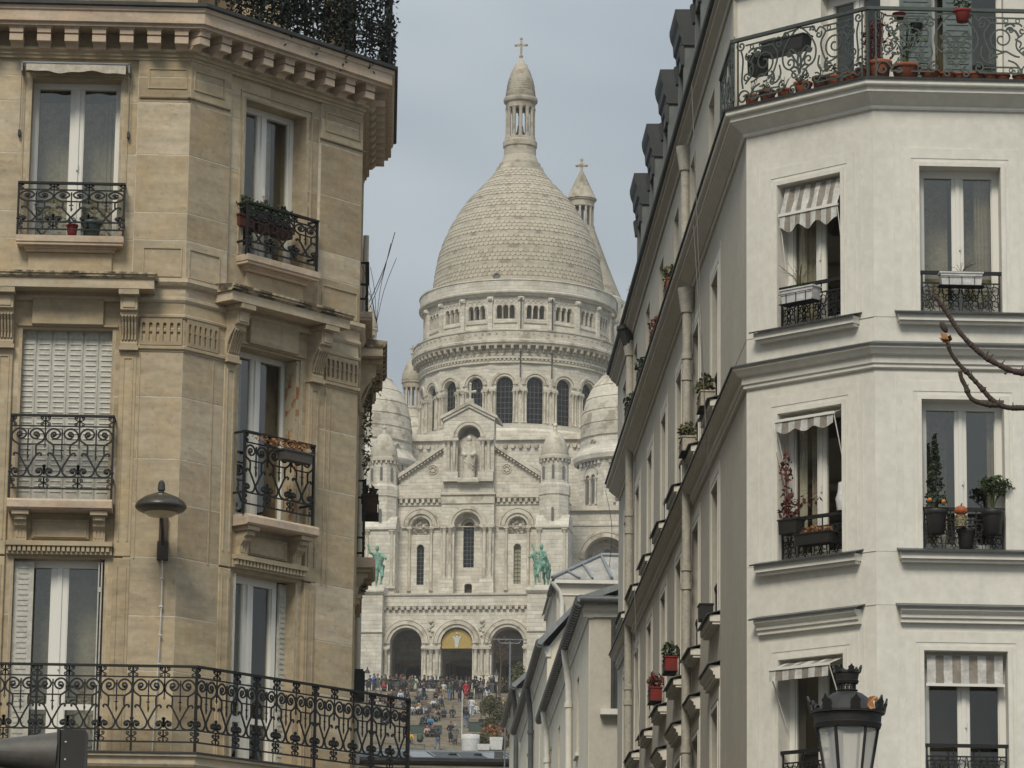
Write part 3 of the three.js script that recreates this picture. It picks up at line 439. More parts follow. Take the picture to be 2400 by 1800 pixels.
// mouldings
part('cornice', sweep(rightPath, [[-.2, 16.15], [.03, 16.15], [.045, 16.17], [.045, 16.2], [.06, 16.215], [.2, 16.32], [.21, 16.335], [.235, 16.345], [.235, 16.405], [.26, 16.415], [.29, 16.42], [.30, 16.435], [.30, 16.50], [-.2, 16.51]]), M.plasterTrim, rightBld);
part('cornice_flashing', sweep(rightPath, [[.1, 16.512], [.31, 16.503], [.325, 16.49], [.33, 16.522], [.1, 16.53]]), M.leadDark, rightBld);
part('string_course', sweep(rightPath, [[-.2, 12.565], [.03, 12.565], [.045, 12.58], [.045, 12.62], [.07, 12.635], [.07, 12.73], [.13, 12.75], [.17, 12.80], [.2, 12.82], [.2, 12.86], [-.2, 12.87]]), M.plasterTrim, rightBld);
part('zinc_flashing', sweep(rightPath, [[-.01, 12.935], [.21, 12.862], [.225, 12.85], [.228, 12.872], [.01, 12.945]]), M.zinc, rightBld);
part('groove_band', sweep(rightPath, [[-.2, 13.275], [.004, 13.275], [.004, 13.283], [-.2, 13.283]]), M.plasterGreyShade, rightBld);
for (const y of [10.1, 9.385]) part('groove_band', sweep([R2.at(0), [0, 0], R1.at(6)], [[-.2, y], [.003, y], [.003, y + .006], [-.2, y + .006]]), M.plasterGreyShade, rightBld);
part('roof_cornice', sweep([R3.at(-rEnd), R3.at(-1.3), R2.at(1.83, -.92), R1.at(6, -.92)], [[-.3, 18.62], [.09, 18.62], [.11, 18.67], [.16, 18.71], [.21, 18.75], [.21, 18.79], [.25, 18.81], [.25, 18.87], [-.3, 18.89]]), M.plasterGreyShade, rightBld);
part('roof_gutter', sweep([R3.at(-rEnd), R3.at(-1.3), R2.at(1.83, -.92), R1.at(6, -.92)], [[.15, 18.86], [.26, 18.845], [.3, 18.87], [.31, 18.93], [.15, 18.95]]), M.leadDark, rightBld);
// mansard with dormers along the street
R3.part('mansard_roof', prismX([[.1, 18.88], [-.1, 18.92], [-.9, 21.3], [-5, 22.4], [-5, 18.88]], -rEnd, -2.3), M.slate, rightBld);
const dormerZinc = std(rgb(.20, .215, .20), .6, { metalness: .15, map: zincMap });
{ const dg = [triUV(mrg([box(-.62, -.5, 18.55, 21.0, -2, .02), box(.5, .62, 18.55, 21.0, -2, .02), box(-.5, .5, 18.55, 18.7, -2, .02), box(-.5, .5, 20.75, 21.0, -2, .02)])), triUV(mrg([prismX([[.02, 20.95], [.05, 20.97], [.06, 21.08], [.1, 21.13], [.11, 21.3], [.15, 21.4], [.17, 21.5], [.17, 21.58], [-2.2, 21.64], [-2.2, 20.95]], -.66, .66), prismX([[.02, 20.6], [.06, 20.6], [.1, 20.9], [.02, 20.95]], -.66, -.5), prismX([[.02, 20.6], [.06, 20.6], [.1, 20.9], [.02, 20.95]], .5, .66)])), triUV(box(-.5, .5, 18.7, 20.75, -.19, -.18))];
  for (const k of [0, 1, 2, 3, 4]) { const c = -(9.35 + 3.56 * k - 1.0); const d = new THREE.Mesh(dg[0], dormerZinc); d.name = 'dormer'; R3.put(d, c, 0, -.02); rightBld.add(d); const e = new THREE.Mesh(dg[1], M.leadDark); e.name = 'dormer_cap'; d.add(e); const p = new THREE.Mesh(dg[2], M.glass); p.name = 'pane'; d.add(p); shadowy(d); } }
// surrounds, sills, lintels
const surG = (y0, y1) => triUV(mrg([box(-hw - .06, -hw - .002, y0, y1 + .06, -.02, .018), box(hw + .002, hw + .06, y0, y1 + .06, -.02, .018), box(-hw - .002, hw + .002, y1 + .002, y1 + .06, -.02, .018), box(-hw - .25, -hw - .11, y0, y1 + .25, -.02, .008), box(hw + .11, hw + .25, y0, y1 + .25, -.02, .008), box(-hw - .11, hw + .11, y1 + .11, y1 + .25, -.02, .008), box(-hw - .35, -hw - .335, y0, y1 + .35, -.02, .006), box(hw + .335, hw + .35, y0, y1 + .35, -.02, .006)]));
const sillG = y => [triUV(mrg([box(-.86, .86, y - .15, y - .055, -.05, .15), box(-.84, .84, y - .19, y - .15, -.05, .11)])), triUV(mrg([prismX([[-.2, y + .006], [.0, y + .002], [.19, y - .052], [.2, y - .066], [.203, y - .045], [.0, y + .012], [-.2, y + .016]], -.9, .9)]))];
const lintG = [triUV(mrg([prismX([[-.05, 9.15], [.07, 9.15], [.07, 9.2], [.1, 9.21], [.1, 9.25], [.16, 9.3], [.16, 9.34], [-.05, 9.345]], -.86, .86)])), triUV(prismX([[-.02, 9.4], [.0, 9.4], [.18, 9.352], [.19, 9.335], [.193, 9.358], [0, 9.415]], -.92, .92))];
const sg = rows.map(r => surG(...r)), sl = rows.map(r => sillG(r[0]));
const share = (name, g, m, f, u, parent = rightBld, y = 0, n = 0) => { const o = new THREE.Mesh(g, m); o.name = name; f.put(o, u, y, n); parent.add(o); return shadowy(o); };
for (const [f, cs] of [[R1, rc1], [R2, rc2], [R3, rc3]]) for (const c of cs) {
  rows.forEach((r, i) => { if (i === 3) return; share('window_surround', sg[i], M.plasterTrim, f, c); if (i < 2) { share('window_sill', sl[i][0], M.plasterTrim, f, c); share('sill_flashing', sl[i][1], M.zinc, f, c); } });
  share('lintel', lintG[0], M.plasterTrim, f, c); share('lintel_flashing', lintG[1], M.zinc, f, c);
  if (f === R3) rows.slice(0, 3).forEach((r, i) => { casement(rightBld, f, c - hw, c + hw, r[0], r[1], { off: -.22, curtains: (Math.round(c * 7) + i) % 2 ? [[.05, .45, M.curtain, .02, 3]] : [], handle: false }); if (c > -21) guard(rightBld, f, c, r[0], -.06); });
  if (f === R3) casement(rightBld, f, c - .5, c + .5, 16.75, 18.2, { off: -.22, handle: false });
}
const rw = (f, c, i, o) => { casement(rightBld, f, c - hw, c + hw, rows[i][0], rows[i][1], { off: -.25, edge: .085, mid: .14, low: .1, ...o }); guard(rightBld, f, c, rows[i][0] + .0, -.05); };
rw(R1, 1.175, 0, { glass: M.glassSky, curtains: [[.08, .44, M.curtainReflect, .006, 2, 0, -.5], [.56, .78, M.curtainReflect, .006, 2, 0, -.5], [.72, .92, M.curtainWhite, .03, 4, 0, -.14]] });
rw(R1, 1.175, 1, { glass: M.glassSky, room: M.room, curtains: [[.08, .45, M.curtainReflect, .005, 1, 0, -.9], [.84, .93, M.curtain, .02, 2, 0, -.14]] });
rw(R1, 1.175, 2, { room: M.room });
rw(R1, 4.2, 0, {}); rw(R1, 4.2, 1, {}); rw(R1, 4.2, 2, {});
rw(R2, 1.105, 0, { room: M.room, curtains: [[.14, .45, M.curtain, .03, 4, 0, -.16], [.08, .2, M.curtainWhite, .02, 2, 0, -.1]] });
rw(R2, 1.105, 1, { room: M.room, curtains: [[.08, .2, M.curtainReflect, .02, 3, 0, -.12], [.22, .45, M.curtain, .03, 5, 0, -.2]] });
rw(R2, 1.105, 2, { room: M.room });
// terrace doors behind the flower balcony
casement(rightBld, R2, .6, 1.65, 16.5, 18.3, { off: -1.1, room: M.room, edge: .1 });
casement(rightBld, R1, .95, 1.95, 16.5, 18.3, { off: -1.1, room: M.room });
const greenShutter = std(rgb(.16, .2, .19), .6, { map: grainMap });
for (const [a, b] of [[.5, .94], [1.1, 1.5]]) R1.part('shutter', mrg([box(a, b, 16.5, 18.3, -.9, -.87), ...Array.from({ length: 20 }, (_, k) => box(a + .05, b - .05, 16.6 + k * .08, 16.64 + k * .08, -.87, -.86))]), greenShutter, rightBld).userData.label = 'grey-green slatted shutter leaf';
// ornate terrace railing ---------------------------------------------------
function ornateHalf() { // x from the centre outwards 0..1.12, y 0..1
  const o = [], W = .011, sp = (x, y, r, a0, a1, k = .15, n = 26) => o.push(rib(spiral(x, y, r * k, r, a0, a1, n), W, .006)), cv = p => o.push(rib(crv(p, 5), W, .006)), leaf = p => o.push(rib(crv(p, 4), .015, .006));
  sp(.62, .60, .185, -300, 290); cv([[.68, .425], [.5, .38], [.42, .5], [.38, .68], [.46, .83], [.36, .9], [.3, .84]]); sp(.34, .8, .055, 0, 400);
  sp(.93, .42, .07, 100, 520); sp(.90, .72, .06, 0, 430); cv([[.68, .425], [.8, .36], [.86, .35]]);
  sp(1.03, .90, .075, -90, 380); cv([[1.03, .825], [1.0, .7], [1.02, .4], [1.0, .28]]); sp(1.0, .15, .12, 90, 560); cv([[.88, .15], [.8, .26], [.7, .3]]);
  sp(.16, .48, .095, -120, 330); sp(.085, .30, .06, 60, 480); sp(.3, .19, .075, 0, 470); sp(.12, .1, .07, 90, 520);
  cv([[0, .2], [.12, .36], [.26, .45], [.29, .62], [.2, .8], [.07, .93], [0, .97]]); cv([[.02, .95], [.24, .92], [.3, .84]]); cv([[0, .55], [.14, .68], [.2, .62]]); sp(.17, .62, .05, 0, 380);
  leaf([[0, .3], [.03, .45], [.01, .62]]); leaf([[.0, .42], [.08, .52], [.14, .6], [.2, .6]]); leaf([[.0, .36], [.09, .42], [.15, .4]]); leaf([[.45, .3], [.5, .36], [.56, .34]]); leaf([[.44, .3], [.46, .4], [.5, .44]]); leaf([[.66, .78], [.74, .82], [.8, .78]]); leaf([[.7, .74], [.8, .72], [.86, .62]]);
  cv([[.3, .12], [.6, .12], [.88, .12]]); cv([[.36, .19], [.6, .2], [.84, .2]]); cv([[.42, .9], [.7, .895], [.95, .895]]); cv([[.46, .82], [.7, .82], [.86, .815], [.9, .78]]);
  sp(.47, .28, .055, 90, 470); sp(.74, .72, .06, 180, 560); sp(.78, .14, .05, 0, 360); sp(.24, .9, .05, 180, 560); cv([[.35, .5], [.33, .36], [.42, .26], [.52, .3]]); cv([[.8, .6], [.88, .55], [.86, .48]]); cv([[1.09, .98], [1.09, .04]]); cv([[.96, .34], [.82, .48], [.84, .62], [.9, .66]]);
  for (const x of [.52, .68, .84]) o.push(rib(spiral(x, .858, .028, .028, 0, 360, 12), .006, .006)); for (const x of [.5, .74]) o.push(rib(spiral(x, .16, .026, .026, 0, 360, 12), .006, .006));
  return mrg(o);
}
const ornL = triUV(ornateHalf()), ornR = triUV((() => { const g = ornL.clone(); g.scale(-1, 1, 1); const p = g.attributes.position; for (let i = 0; i < p.count; i += 3) { const a = [p.getX(i + 1), p.getY(i + 1), p.getZ(i + 1)]; p.setXYZ(i + 1, p.getX(i + 2), p.getY(i + 2), p.getZ(i + 2)); p.setXYZ(i + 2, ...a); } g.computeVertexNormals(); return g; })());
function ornate(f, u0, u1, y, off, centres, posts, label) {
  const r = f.part('balcony_railing', box(u0 - .02, u1 + .02, .975, 1.02, -.03, .03), M.ironGreen, rightBld, 0, y, off); r.userData.label = label; part('bottom_bar', box(u0, u1, .012, .03, -.01, .01), M.ironGreen, r);
  for (const c of centres) for (const g of [ornL, ornR]) { const m = new THREE.Mesh(g, M.ironGreen); m.name = 'scrollwork'; m.position.x = c; r.add(m); }
  for (const c of posts) part('post', box(c - .016, c + .016, -.02, .98, -.016, .016), M.ironGreen, r); shadowy(r);
}
{ const o = .2, m = o * .4142; ornate(R2, -m, 2.21 + m, 16.52, o, [1.105], [0 - m, 2.21 + m], 'green-black ornate railing on the chamfered corner'); ornate(R1, -m, 6, 16.52, o, [1.12, 3.4], [2.26, 4.54], 'green-black ornate railing on the front'); ornate(R3, -1.75, m, 16.52, o, [-.72], [-1.75], 'green-black ornate railing on the street side'); }
// awnings -------------------------------------------------------------------
function awning(label, f, c, y1, w, drop, proj, val, wave, n, lean = 0) { // striped cloth: sloping top then valance; one strip per stripe
  const [x, z] = f.at(c), t = thing('window_awning', label, 'awning', [6.441 + x, 0, -50 + z], f.t, 'striped window awnings');
  const sw = w / n, H = (i, k) => { const s = (i * sw) / w; return -val + wave * (1 - Math.cos(s * Math.PI * 6)) / 2 * -1 + lean * s; };
  for (let i = 0; i < n; i++) {
    const q = [], m = 6; for (let k = 0; k < m; k++) {
      const a = (i + k / m), b = (i + (k + 1) / m), xa = -w / 2 + a * sw, xb = -w / 2 + b * sw, za = .012 * Math.sin(a * 2.1), zb = .012 * Math.sin(b * 2.1);
      q.push([[xa, y1, -.1], [xb, y1, -.1], [xb, y1 - drop * .5, -.1 + proj * .45 + zb * 2], [xa, y1 - drop * .5, -.1 + proj * .45 + za * 2]], [[xa, y1 - drop * .5, -.1 + proj * .45 + za * 2], [xb, y1 - drop * .5, -.1 + proj * .45 + zb * 2], [xb, y1 - drop, -.1 + proj], [xa, y1 - drop, -.1 + proj]]);
      if (val) q.push([[xa, y1 - drop, -.1 + proj], [xb, y1 - drop, -.1 + proj], [xb, y1 - drop + H(b), -.1 + proj + zb + .01], [xa, y1 - drop + H(a), -.1 + proj + za + .01]]);
    }
    part('stripe', quadsGeo(q), i % 2 ? M.canvasTan : M.canvasWhite, t);
  }
  part('front_bar', box(-w / 2 - .02, w / 2 + .02, y1 - drop - .018, y1 - drop + .018, -.1 + proj - .012, -.1 + proj + .018), M.pvc, t);
  if (proj > .08) for (const s of [-1, 1]) part('arm', limb([s * (w / 2 + .005), y1 - drop, -.1 + proj], [s * (w / 2 + .005), y1 - drop - .75, -.12], .008, .008), M.pvc, t);
  return t;
}
awning('striped awning rolled half down with scalloped hem, top window of the chamfered corner', R2, 1.105, 15.33, .99, .40, .12, .17, .09, 11);
awning('small striped awning flaring over the window with the red creeper', R2, 1.105, 12.12, .99, .09, .22, .14, .05, 9);
awning('short striped awning over the lowest chamfer window, behind the lantern', R2, 1.105, 8.77, 1.0, .14, .36, .16, .0, 9);
awning('flat striped blind hanging straight in the lowest front window', R1, 1.175, 8.74, 1.0, .39, .02, 0, 0, 9);
// downpipes
const pipePaint = std(rgb(.62, .575, .485), .6, { map: grainMap });
for (const [d, y0, y1] of [[8.9, 0, 16.12], [9.3, 16.52, 18.6], [23.4, 0, 18.6]]) R3.part('downpipe', mrg([cyl(-d, y0, y1, .12, .075, .075, 12), ...[2, 5.2, 8.25, 8.6, 11.2, 11.5, 14.6, 14.95].filter(y => y > y0 && y < y1).map(y => cyl(-d, y, y + .1, .12, .092, .092, 12)), cyl(-d, y1 - .4, y1, .12, .1, .16, 12)]), pipePaint, rightBld);
R3.part('rain_hopper', mrg([cyl(-23.4, 18.4, 18.72, .14, .12, .22, 12), cyl(-23.4, 18.72, 18.79, .14, .25, .25, 12)]), M.leadDark, rightBld);
// ================================================================ ground, street, hill, stairs
const street = struct('street', mrg([sweep([[-400, 0], [400, 0]], [[400, 0], [400, -.5], [0, -.5]]).translate(0, 0, 0)]), M.asphalt);
street.geometry.dispose(); street.geometry = triUV(quadsGeo([[[-900, 0, 300], [900, 0, 300], [900, 0, -55], [-900, 0, -55]], [[-900, 0, -55], [900, 0, -55], [900, 14, -170], [-900, 14, -170]]]));
const hill = struct('hill', quadsGeo([[[-900, 14, -170], [900, 14, -170], [900, 37.6, -318], [-900, 37.6, -318]], [[-900, 37.6, -318], [900, 37.6, -318], [900, 50.2, -377.5], [-900, 50.2, -377.5]], [[-900, 50.2, -377.5], [900, 50.2, -377.5], [900, 50.2, -520], [-900, 50.2, -520]], [[-900, 50.2, -520], [900, 50.2, -520], [900, 0, -1500], [-900, 0, -1500]]]), M.earth);
{ const q = []; const n = 62, z0 = -319, z1 = -377, y0 = 38.2, y1 = 50.7; // flights of stone steps
  const st = thing('stairs', 'broad stone staircase crowded with people below the basilica', 'stairs', [6, 0, 0]);
  for (let i = 0; i < n; i++) { const z = z0 + (z1 - z0) * i / n, y = y0 + (y1 - y0) * (i + 1) / n; part('step', box(-15 + R(-.01, .01), 15, y - .5, y, z - 1.02, z + .0), M.stairStone, st, i * 1.3, i * .7); }
  part('terrace', box(-60, 60, 49.5, 51.0, -400, -378), M.paving, st); }
// ================================================================ houses further up the right side of the street
function ringGutter(p0, p1, r = .15, step = .42) { // half-round gutter with lapped sections
  const v = new THREE.Vector3(p1[0] - p0[0], p1[1] - p0[1], p1[2] - p0[2]), L = v.length(), n = Math.round(L / step), g = [];
  for (let i = 0; i < n; i++) { const a = i / n, b = (i + 1.04) / n; g.push(limb([p0[0] + v.x * a, p0[1] + v.y * a, p0[2] + v.z * a], [p0[0] + v.x * b, p0[1] + v.y * b, p0[2] + v.z * b], r * 1.08, r * .93, 10)); }
  return mrg(g);
}
const sideWin = (bld, x, z, y0, y1, w = 1) => { const o = part('window', mrg([box(-.03, .0, y0, y0 + .05, -w / 2, w / 2), box(-.03, 0, y1 - .05, y1, -w / 2, w / 2), box(-.03, 0, y0, y1, -w / 2, -w / 2 + .06), box(-.03, 0, y0, y1, w / 2 - .06, w / 2), box(-.03, 0, y0, y1, -.04, .04)]), M.pvcGrey, bld); o.position.set(x + .14, 0, z); part('pane', box(-.01, .0, y0, y1, -w / 2, w / 2), M.glass, o); part('window_sill', box(-.22, .0, y0 - .09, y0, -w / 2 - .1, w / 2 + .1), M.plasterTrim, o); };
const zincVerge = std(rgb(.33, .35, .35), .6, { map: zincMap });
function rowHouse(label, z0, z1, eave, wallMat, opt = {}) {
  const rise = opt.rise || 1.2, rx = rise / (opt.slope || 1.25); const b = thing('row_house', label, 'house', [0, 0, 0], 0, 'houses along the right side of the street'), X = 4.74, L = z0 - z1, slope = opt.slope || 1.25;
  const holes = (opt.wins || []).map(([z, y0, y1]) => [[-z - .5, y0], [-z - .5, y1], [-z + .5, y1], [-z + .5, y0]]);
  const w = part('wall', prism([[-z0 + .012, 2], [-z1, 2], [-z1, eave - .15], [-z0 + .012, eave - .15]], 0, .2, holes), wallMat, b); w.rotation.y = Math.PI / 2; w.position.set(X, 0, 0);
  part('wall', prism([[X + .01, 2], [X + 9, 2], [X + 9, eave + rise], [X + rx, eave - .15 + rise], [X + .01, eave - .15]], z0 - .3, z0), opt.front || wallMat, b);
  part('wall', box(X + 1.5, X + 9, 2, eave - .3, z1 - .01, z0 - .3), wallMat, b); part('ceiling', box(X + .2, X + 1.5, eave - .35, eave - .3, z1 - .01, z0 - .3), wallMat, b); part('wall', box(X + .2, X + 1.5, 2, eave - .35, z1 + .02, z1 + .12), wallMat, b);
  for (const [z, y0, y1] of opt.wins || []) sideWin(b, X, z, y0, y1);
  part('roof', mrg([quadsGeo([[[X - .24, eave - .02, z0 + .25], [X - .24, eave - .02, z1], [X + rx, eave + rise + .1, z1], [X + rx, eave + rise + .1, z0 + .25]], [[X + rx, eave + rise + .1, z0 + .25], [X + rx, eave + rise + .1, z1], [X + 9, eave + rise + .2, z1], [X + 9, eave + rise + .2, z0 + .25]], [[X - .24, eave - .1, z0 + .25], [X - .24, eave - .1, z1], [X, eave - .1, z1], [X, eave - .1, z0 + .25]]])]), M.slate, b);
  part('roof_verge', prism([[X - .3, eave - .08], [X - .2, eave - .12], [X + rx + .05, eave + rise + .02], [X + rx, eave + rise + .12], [X - .3, eave + .02]], z0 + .22, z0 + .34), zincVerge, b);
  part('eaves_moulding', sweep([[X, z1], [X, z0 + .05]], [[-.1, eave - .42], [.04, eave - .42], [.05, eave - .34], [.09, eave - .3], [.1, eave - .22], [.16, eave - .18], [.17, eave - .11], [-.1, eave - .11]]), M.plasterTrim, b);
  part('gutter', ringGutter([X - .24, eave - .06, z0 + .3], [X - .24, eave - .06, z1], .125), M.zinc, b);
  (opt.pipes || []).forEach(([z, m]) => part('downpipe', mrg([tube([[X - .24, eave - .15, z], [X - .24, eave - .4, z], [X - .14, eave - .75, z - .1], [X - .12, eave - 1.1, z - .1], [X - .12, 2, z - .1]], .085, 8, 30), ...[eave - 1.6, eave - 4.2].map(y => cyl(X - .12, y, y + .12, z - .1, .11, .11, 10))]), m, b));
  return b;
}
const hB = rowHouse('cream house with zinc hipped eaves, nearest beyond the white apartment building', -89, -111.5, 15.45, M.plasterWarm, { slope: .35, rise: .5, front: M.plasterGreyShade, wins: [[-94, 9.5, 11.6], [-94, 12.4, 14.3], [-99, 9.5, 11.6], [-99, 12.4, 14.3], [-104, 12.4, 14.3], [-109, 12.4, 14.3], [-104, 9.5, 11.6]], pipes: [[-96.2, M.plasterTrim], [-108.6, M.plasterTrim]] });
part('front_eaves', prismX([[-.1, 15.05], [.06, 15.05], [.08, 15.14], [.16, 15.2], [.18, 15.34], [-.1, 15.34]], 4.6, 13), M.plasterTrim, hB).position.z = -89;
part('front_gutter', ringGutter([4.5, 15.42, -88.72], [13, 15.42, -88.72], .11), M.zinc, hB);
part('front_roof', quadsGeo([[[4.5, 15.5, -88.75], [13, 15.5, -88.75], [13, 17, -93], [7.5, 17, -93]]]), M.zincPale, hB);
{ const o = part('window', mrg([box(5.25, 5.32, 12.9, 15.0, -88.99, -88.9), box(5.32, 5.4, 12.9, 15.0, -88.99, -88.95), box(6.2, 6.3, 12.9, 15.0, -88.99, -88.9)]), M.leadDark, hB); part('pane', box(5.4, 6.2, 12.9, 15, -88.98, -88.96), M.unlitPane, o); part('window_sill', box(5.0, 6.5, 12.75, 12.88, -88.99, -88.75), M.plasterTrim, o); part('groove_band', box(5.02, 12, 11.1, 11.13, -89.0, -88.985), M.plasterGreyShade, hB); }  // opaque pane, the dark room behind is put into its colour
rowHouse('cream house with steep verge, second of the row beyond the white apartment building', -112, -133.5, 17.75, M.plasterWarm, { slope: 1.25, wins: [[-117, 14.2, 16.2], [-122, 14.2, 16.2], [-127, 14.2, 16.2], [-117, 11, 13], [-127, 11, 13]], pipes: [[-121, M.zinc]] });
rowHouse('cream house farthest up the row, with a tapering dark gutter', -134, -145, 19.4, M.plasterWarm, { slope: 1.1, rise: .7, wins: [[-138, 15.6, 17.4]], pipes: [[-134.6, M.zinc]] });
{ const t = thing('tall_house', 'plain grey-beige house with glazed skylight roof rising behind the row of cream houses', 'house', [0, 0, 0]);
  part('wall', mrg([box(6.7, 15, 8, 25.6, -160, -150)]), M.plasterGreyShade, t); part('cornice', box(6.6, 15, 25.58, 25.72, -160, -149.8), M.plasterTrim, t); part('groove_band', box(6.75, 15, 25.12, 25.18, -150, -149.95), M.plasterTrim, t);
  part('roof', quadsGeo([[[6.5, 25.74, -149.8], [15, 25.74, -149.8], [15, 27.2, -153], [8.6, 27.2, -153]], [[6.5, 25.74, -149.8], [8.6, 27.2, -153], [8.6, 27.2, -156], [6.5, 25.74, -160]]]), std(rgb(.50, .475, .415), .85, { map: zincMap }), t);
  for (const x of [8.6, 10.8, 13]) part('glazing_bar', limb([x - (x > 8.7 ? 0 : .0), 27.24, -153], [x + (x > 8.7 ? .2 : .25), 25.8, -149.75], .06, .06, 6), M.zincPale, t);
  for (const k of [.3, .62]) part('glazing_bar', limb([6.5 + 2.1 * k, 25.78 + 1.46 * k, -149.8 - 3.2 * k], [6.6 + 2.1 * k + .5 * (1 - k), 25.78, -149.76], .045, .045, 6), M.zincPale, t);
  part('ridge', mrg([limb([6.5, 25.78, -149.75], [8.6, 27.24, -153], .075, .075, 6), limb([8.6, 27.26, -153], [15, 27.26, -153], .09, .09, 6)]), M.zincPale, t);
  part('downpipe', tube([[6.5, 25.6, -149.7], [6.6, 25.4, -149.75], [6.85, 25.15, -149.85], [6.9, 24, -149.88], [6.9, 12, -149.88]], .09, 8, 30), M.plasterTrim, t); part('gutter', ringGutter([6.55, 25.6, -149.9], [6.5, 25.5, -152.5], .1), M.zinc, t); }
{ const t = thing('pavilion', 'long low pavilion roof with glazed panels at the end of the street', 'pavilion', [0, 0, -165]);
  part('wall', box(-9, 9.5, 12, 20.05, -8, -.3), M.limePale, t); part('cornice', box(-9.1, 9.6, 19.92, 20.0, -8, -.12), M.limePale, t);
  part('gutter', mrg([prismX([[-.3, 20.06], [.0, 20.08], [.12, 20.18], [.14, 20.3], [-.3, 20.34]], -9.2, 9.7)]), M.leadDark, t);
  part('roof', quadsGeo([[[-9.2, 20.34, -.1], [9.7, 20.34, -.1], [9.7, 21.15, -4.2], [-9.2, 21.15, -4.2]], [[-9.2, 21.15, -4.2], [9.7, 21.15, -4.2], [9.7, 20.3, -8.2], [-9.2, 20.3, -8.2]]]), M.zinc, t);
  for (let i = 0; i < 16; i++) { const x = -8.8 + i * 1.08; part('glazing_bar', limb([x + .25, 20.40, -.25], [x - .1, 20.98, -3.1], .035, .035, 5), M.zincPale, t); if (i < 15) part('pane', quadsGeo([[[x + .32, 20.385, -.28], [x + 1.22, 20.385, -.28], [x + .9, 20.95, -3.1], [x, 20.95, -3.1]]]), i % 3 ? M.slate : M.zincPale, t); }
  for (const x of [3.0, 4.1]) part('roof_vent', mrg([ball(0, 0, 0, .2, 12, 6).scale(1, .45, 1).translate(x, 20.68, -1.6)]), M.leadDark, t); }
// ================================================================ the basilica on the hill
const bas = thing('basilica', 'white domed basilica with triple-arched porch on top of the hill', 'church', [8.426, 64.037, -395], -9.35 * D2R);
const flat = g => { g = fin(g); g.deleteAttribute('normal'); g.computeVertexNormals(); return g; };
const oct = (prof, n = 8, cx = 0, cz = 0) => flat(lathe(prof, n).rotateY(Math.PI / n)).translate(cx, 0, cz);
const col = (x, y0, y1, z, r = .2) => mrg([cyl(x, y0 + .3, y1 - .45, z, r, r * .92, 10), cyl(x, y0, y0 + .12, z, r * 1.45, r * 1.4, 10), cyl(x, y0 + .12, y0 + .3, z, r * 1.25, r * 1.05, 10), cyl(x, y1 - .45, y1 - .12, z, r * .95, r * 1.55, 10), box(x - r * 1.65, x + r * 1.65, y1 - .12, y1, z - r * 1.65, z + r * 1.65)]);
const bp = (n, g, m = M.trav, par = bas) => part(n, g, m, par, R(0, 5), R(0, 5));
const glassGrid = (hw, y0, ys, nx, step, z, r = .03) => { const g = []; for (let i = 1; i < nx; i++) { const x = -hw + 2 * hw * i / nx; g.push(box(x - r, x + r, y0, ys + Math.sqrt(Math.max(0, hw * hw - x * x)) - .02, z, z + .05)); } for (let y = y0 + step; y < ys + hw * .8; y += step) { const w = y > ys ? Math.sqrt(Math.max(0, hw * hw - (y - ys) ** 2)) : hw; g.push(box(-w, w, y - r, y + r, z, z + .05)); } return mrg(g); };
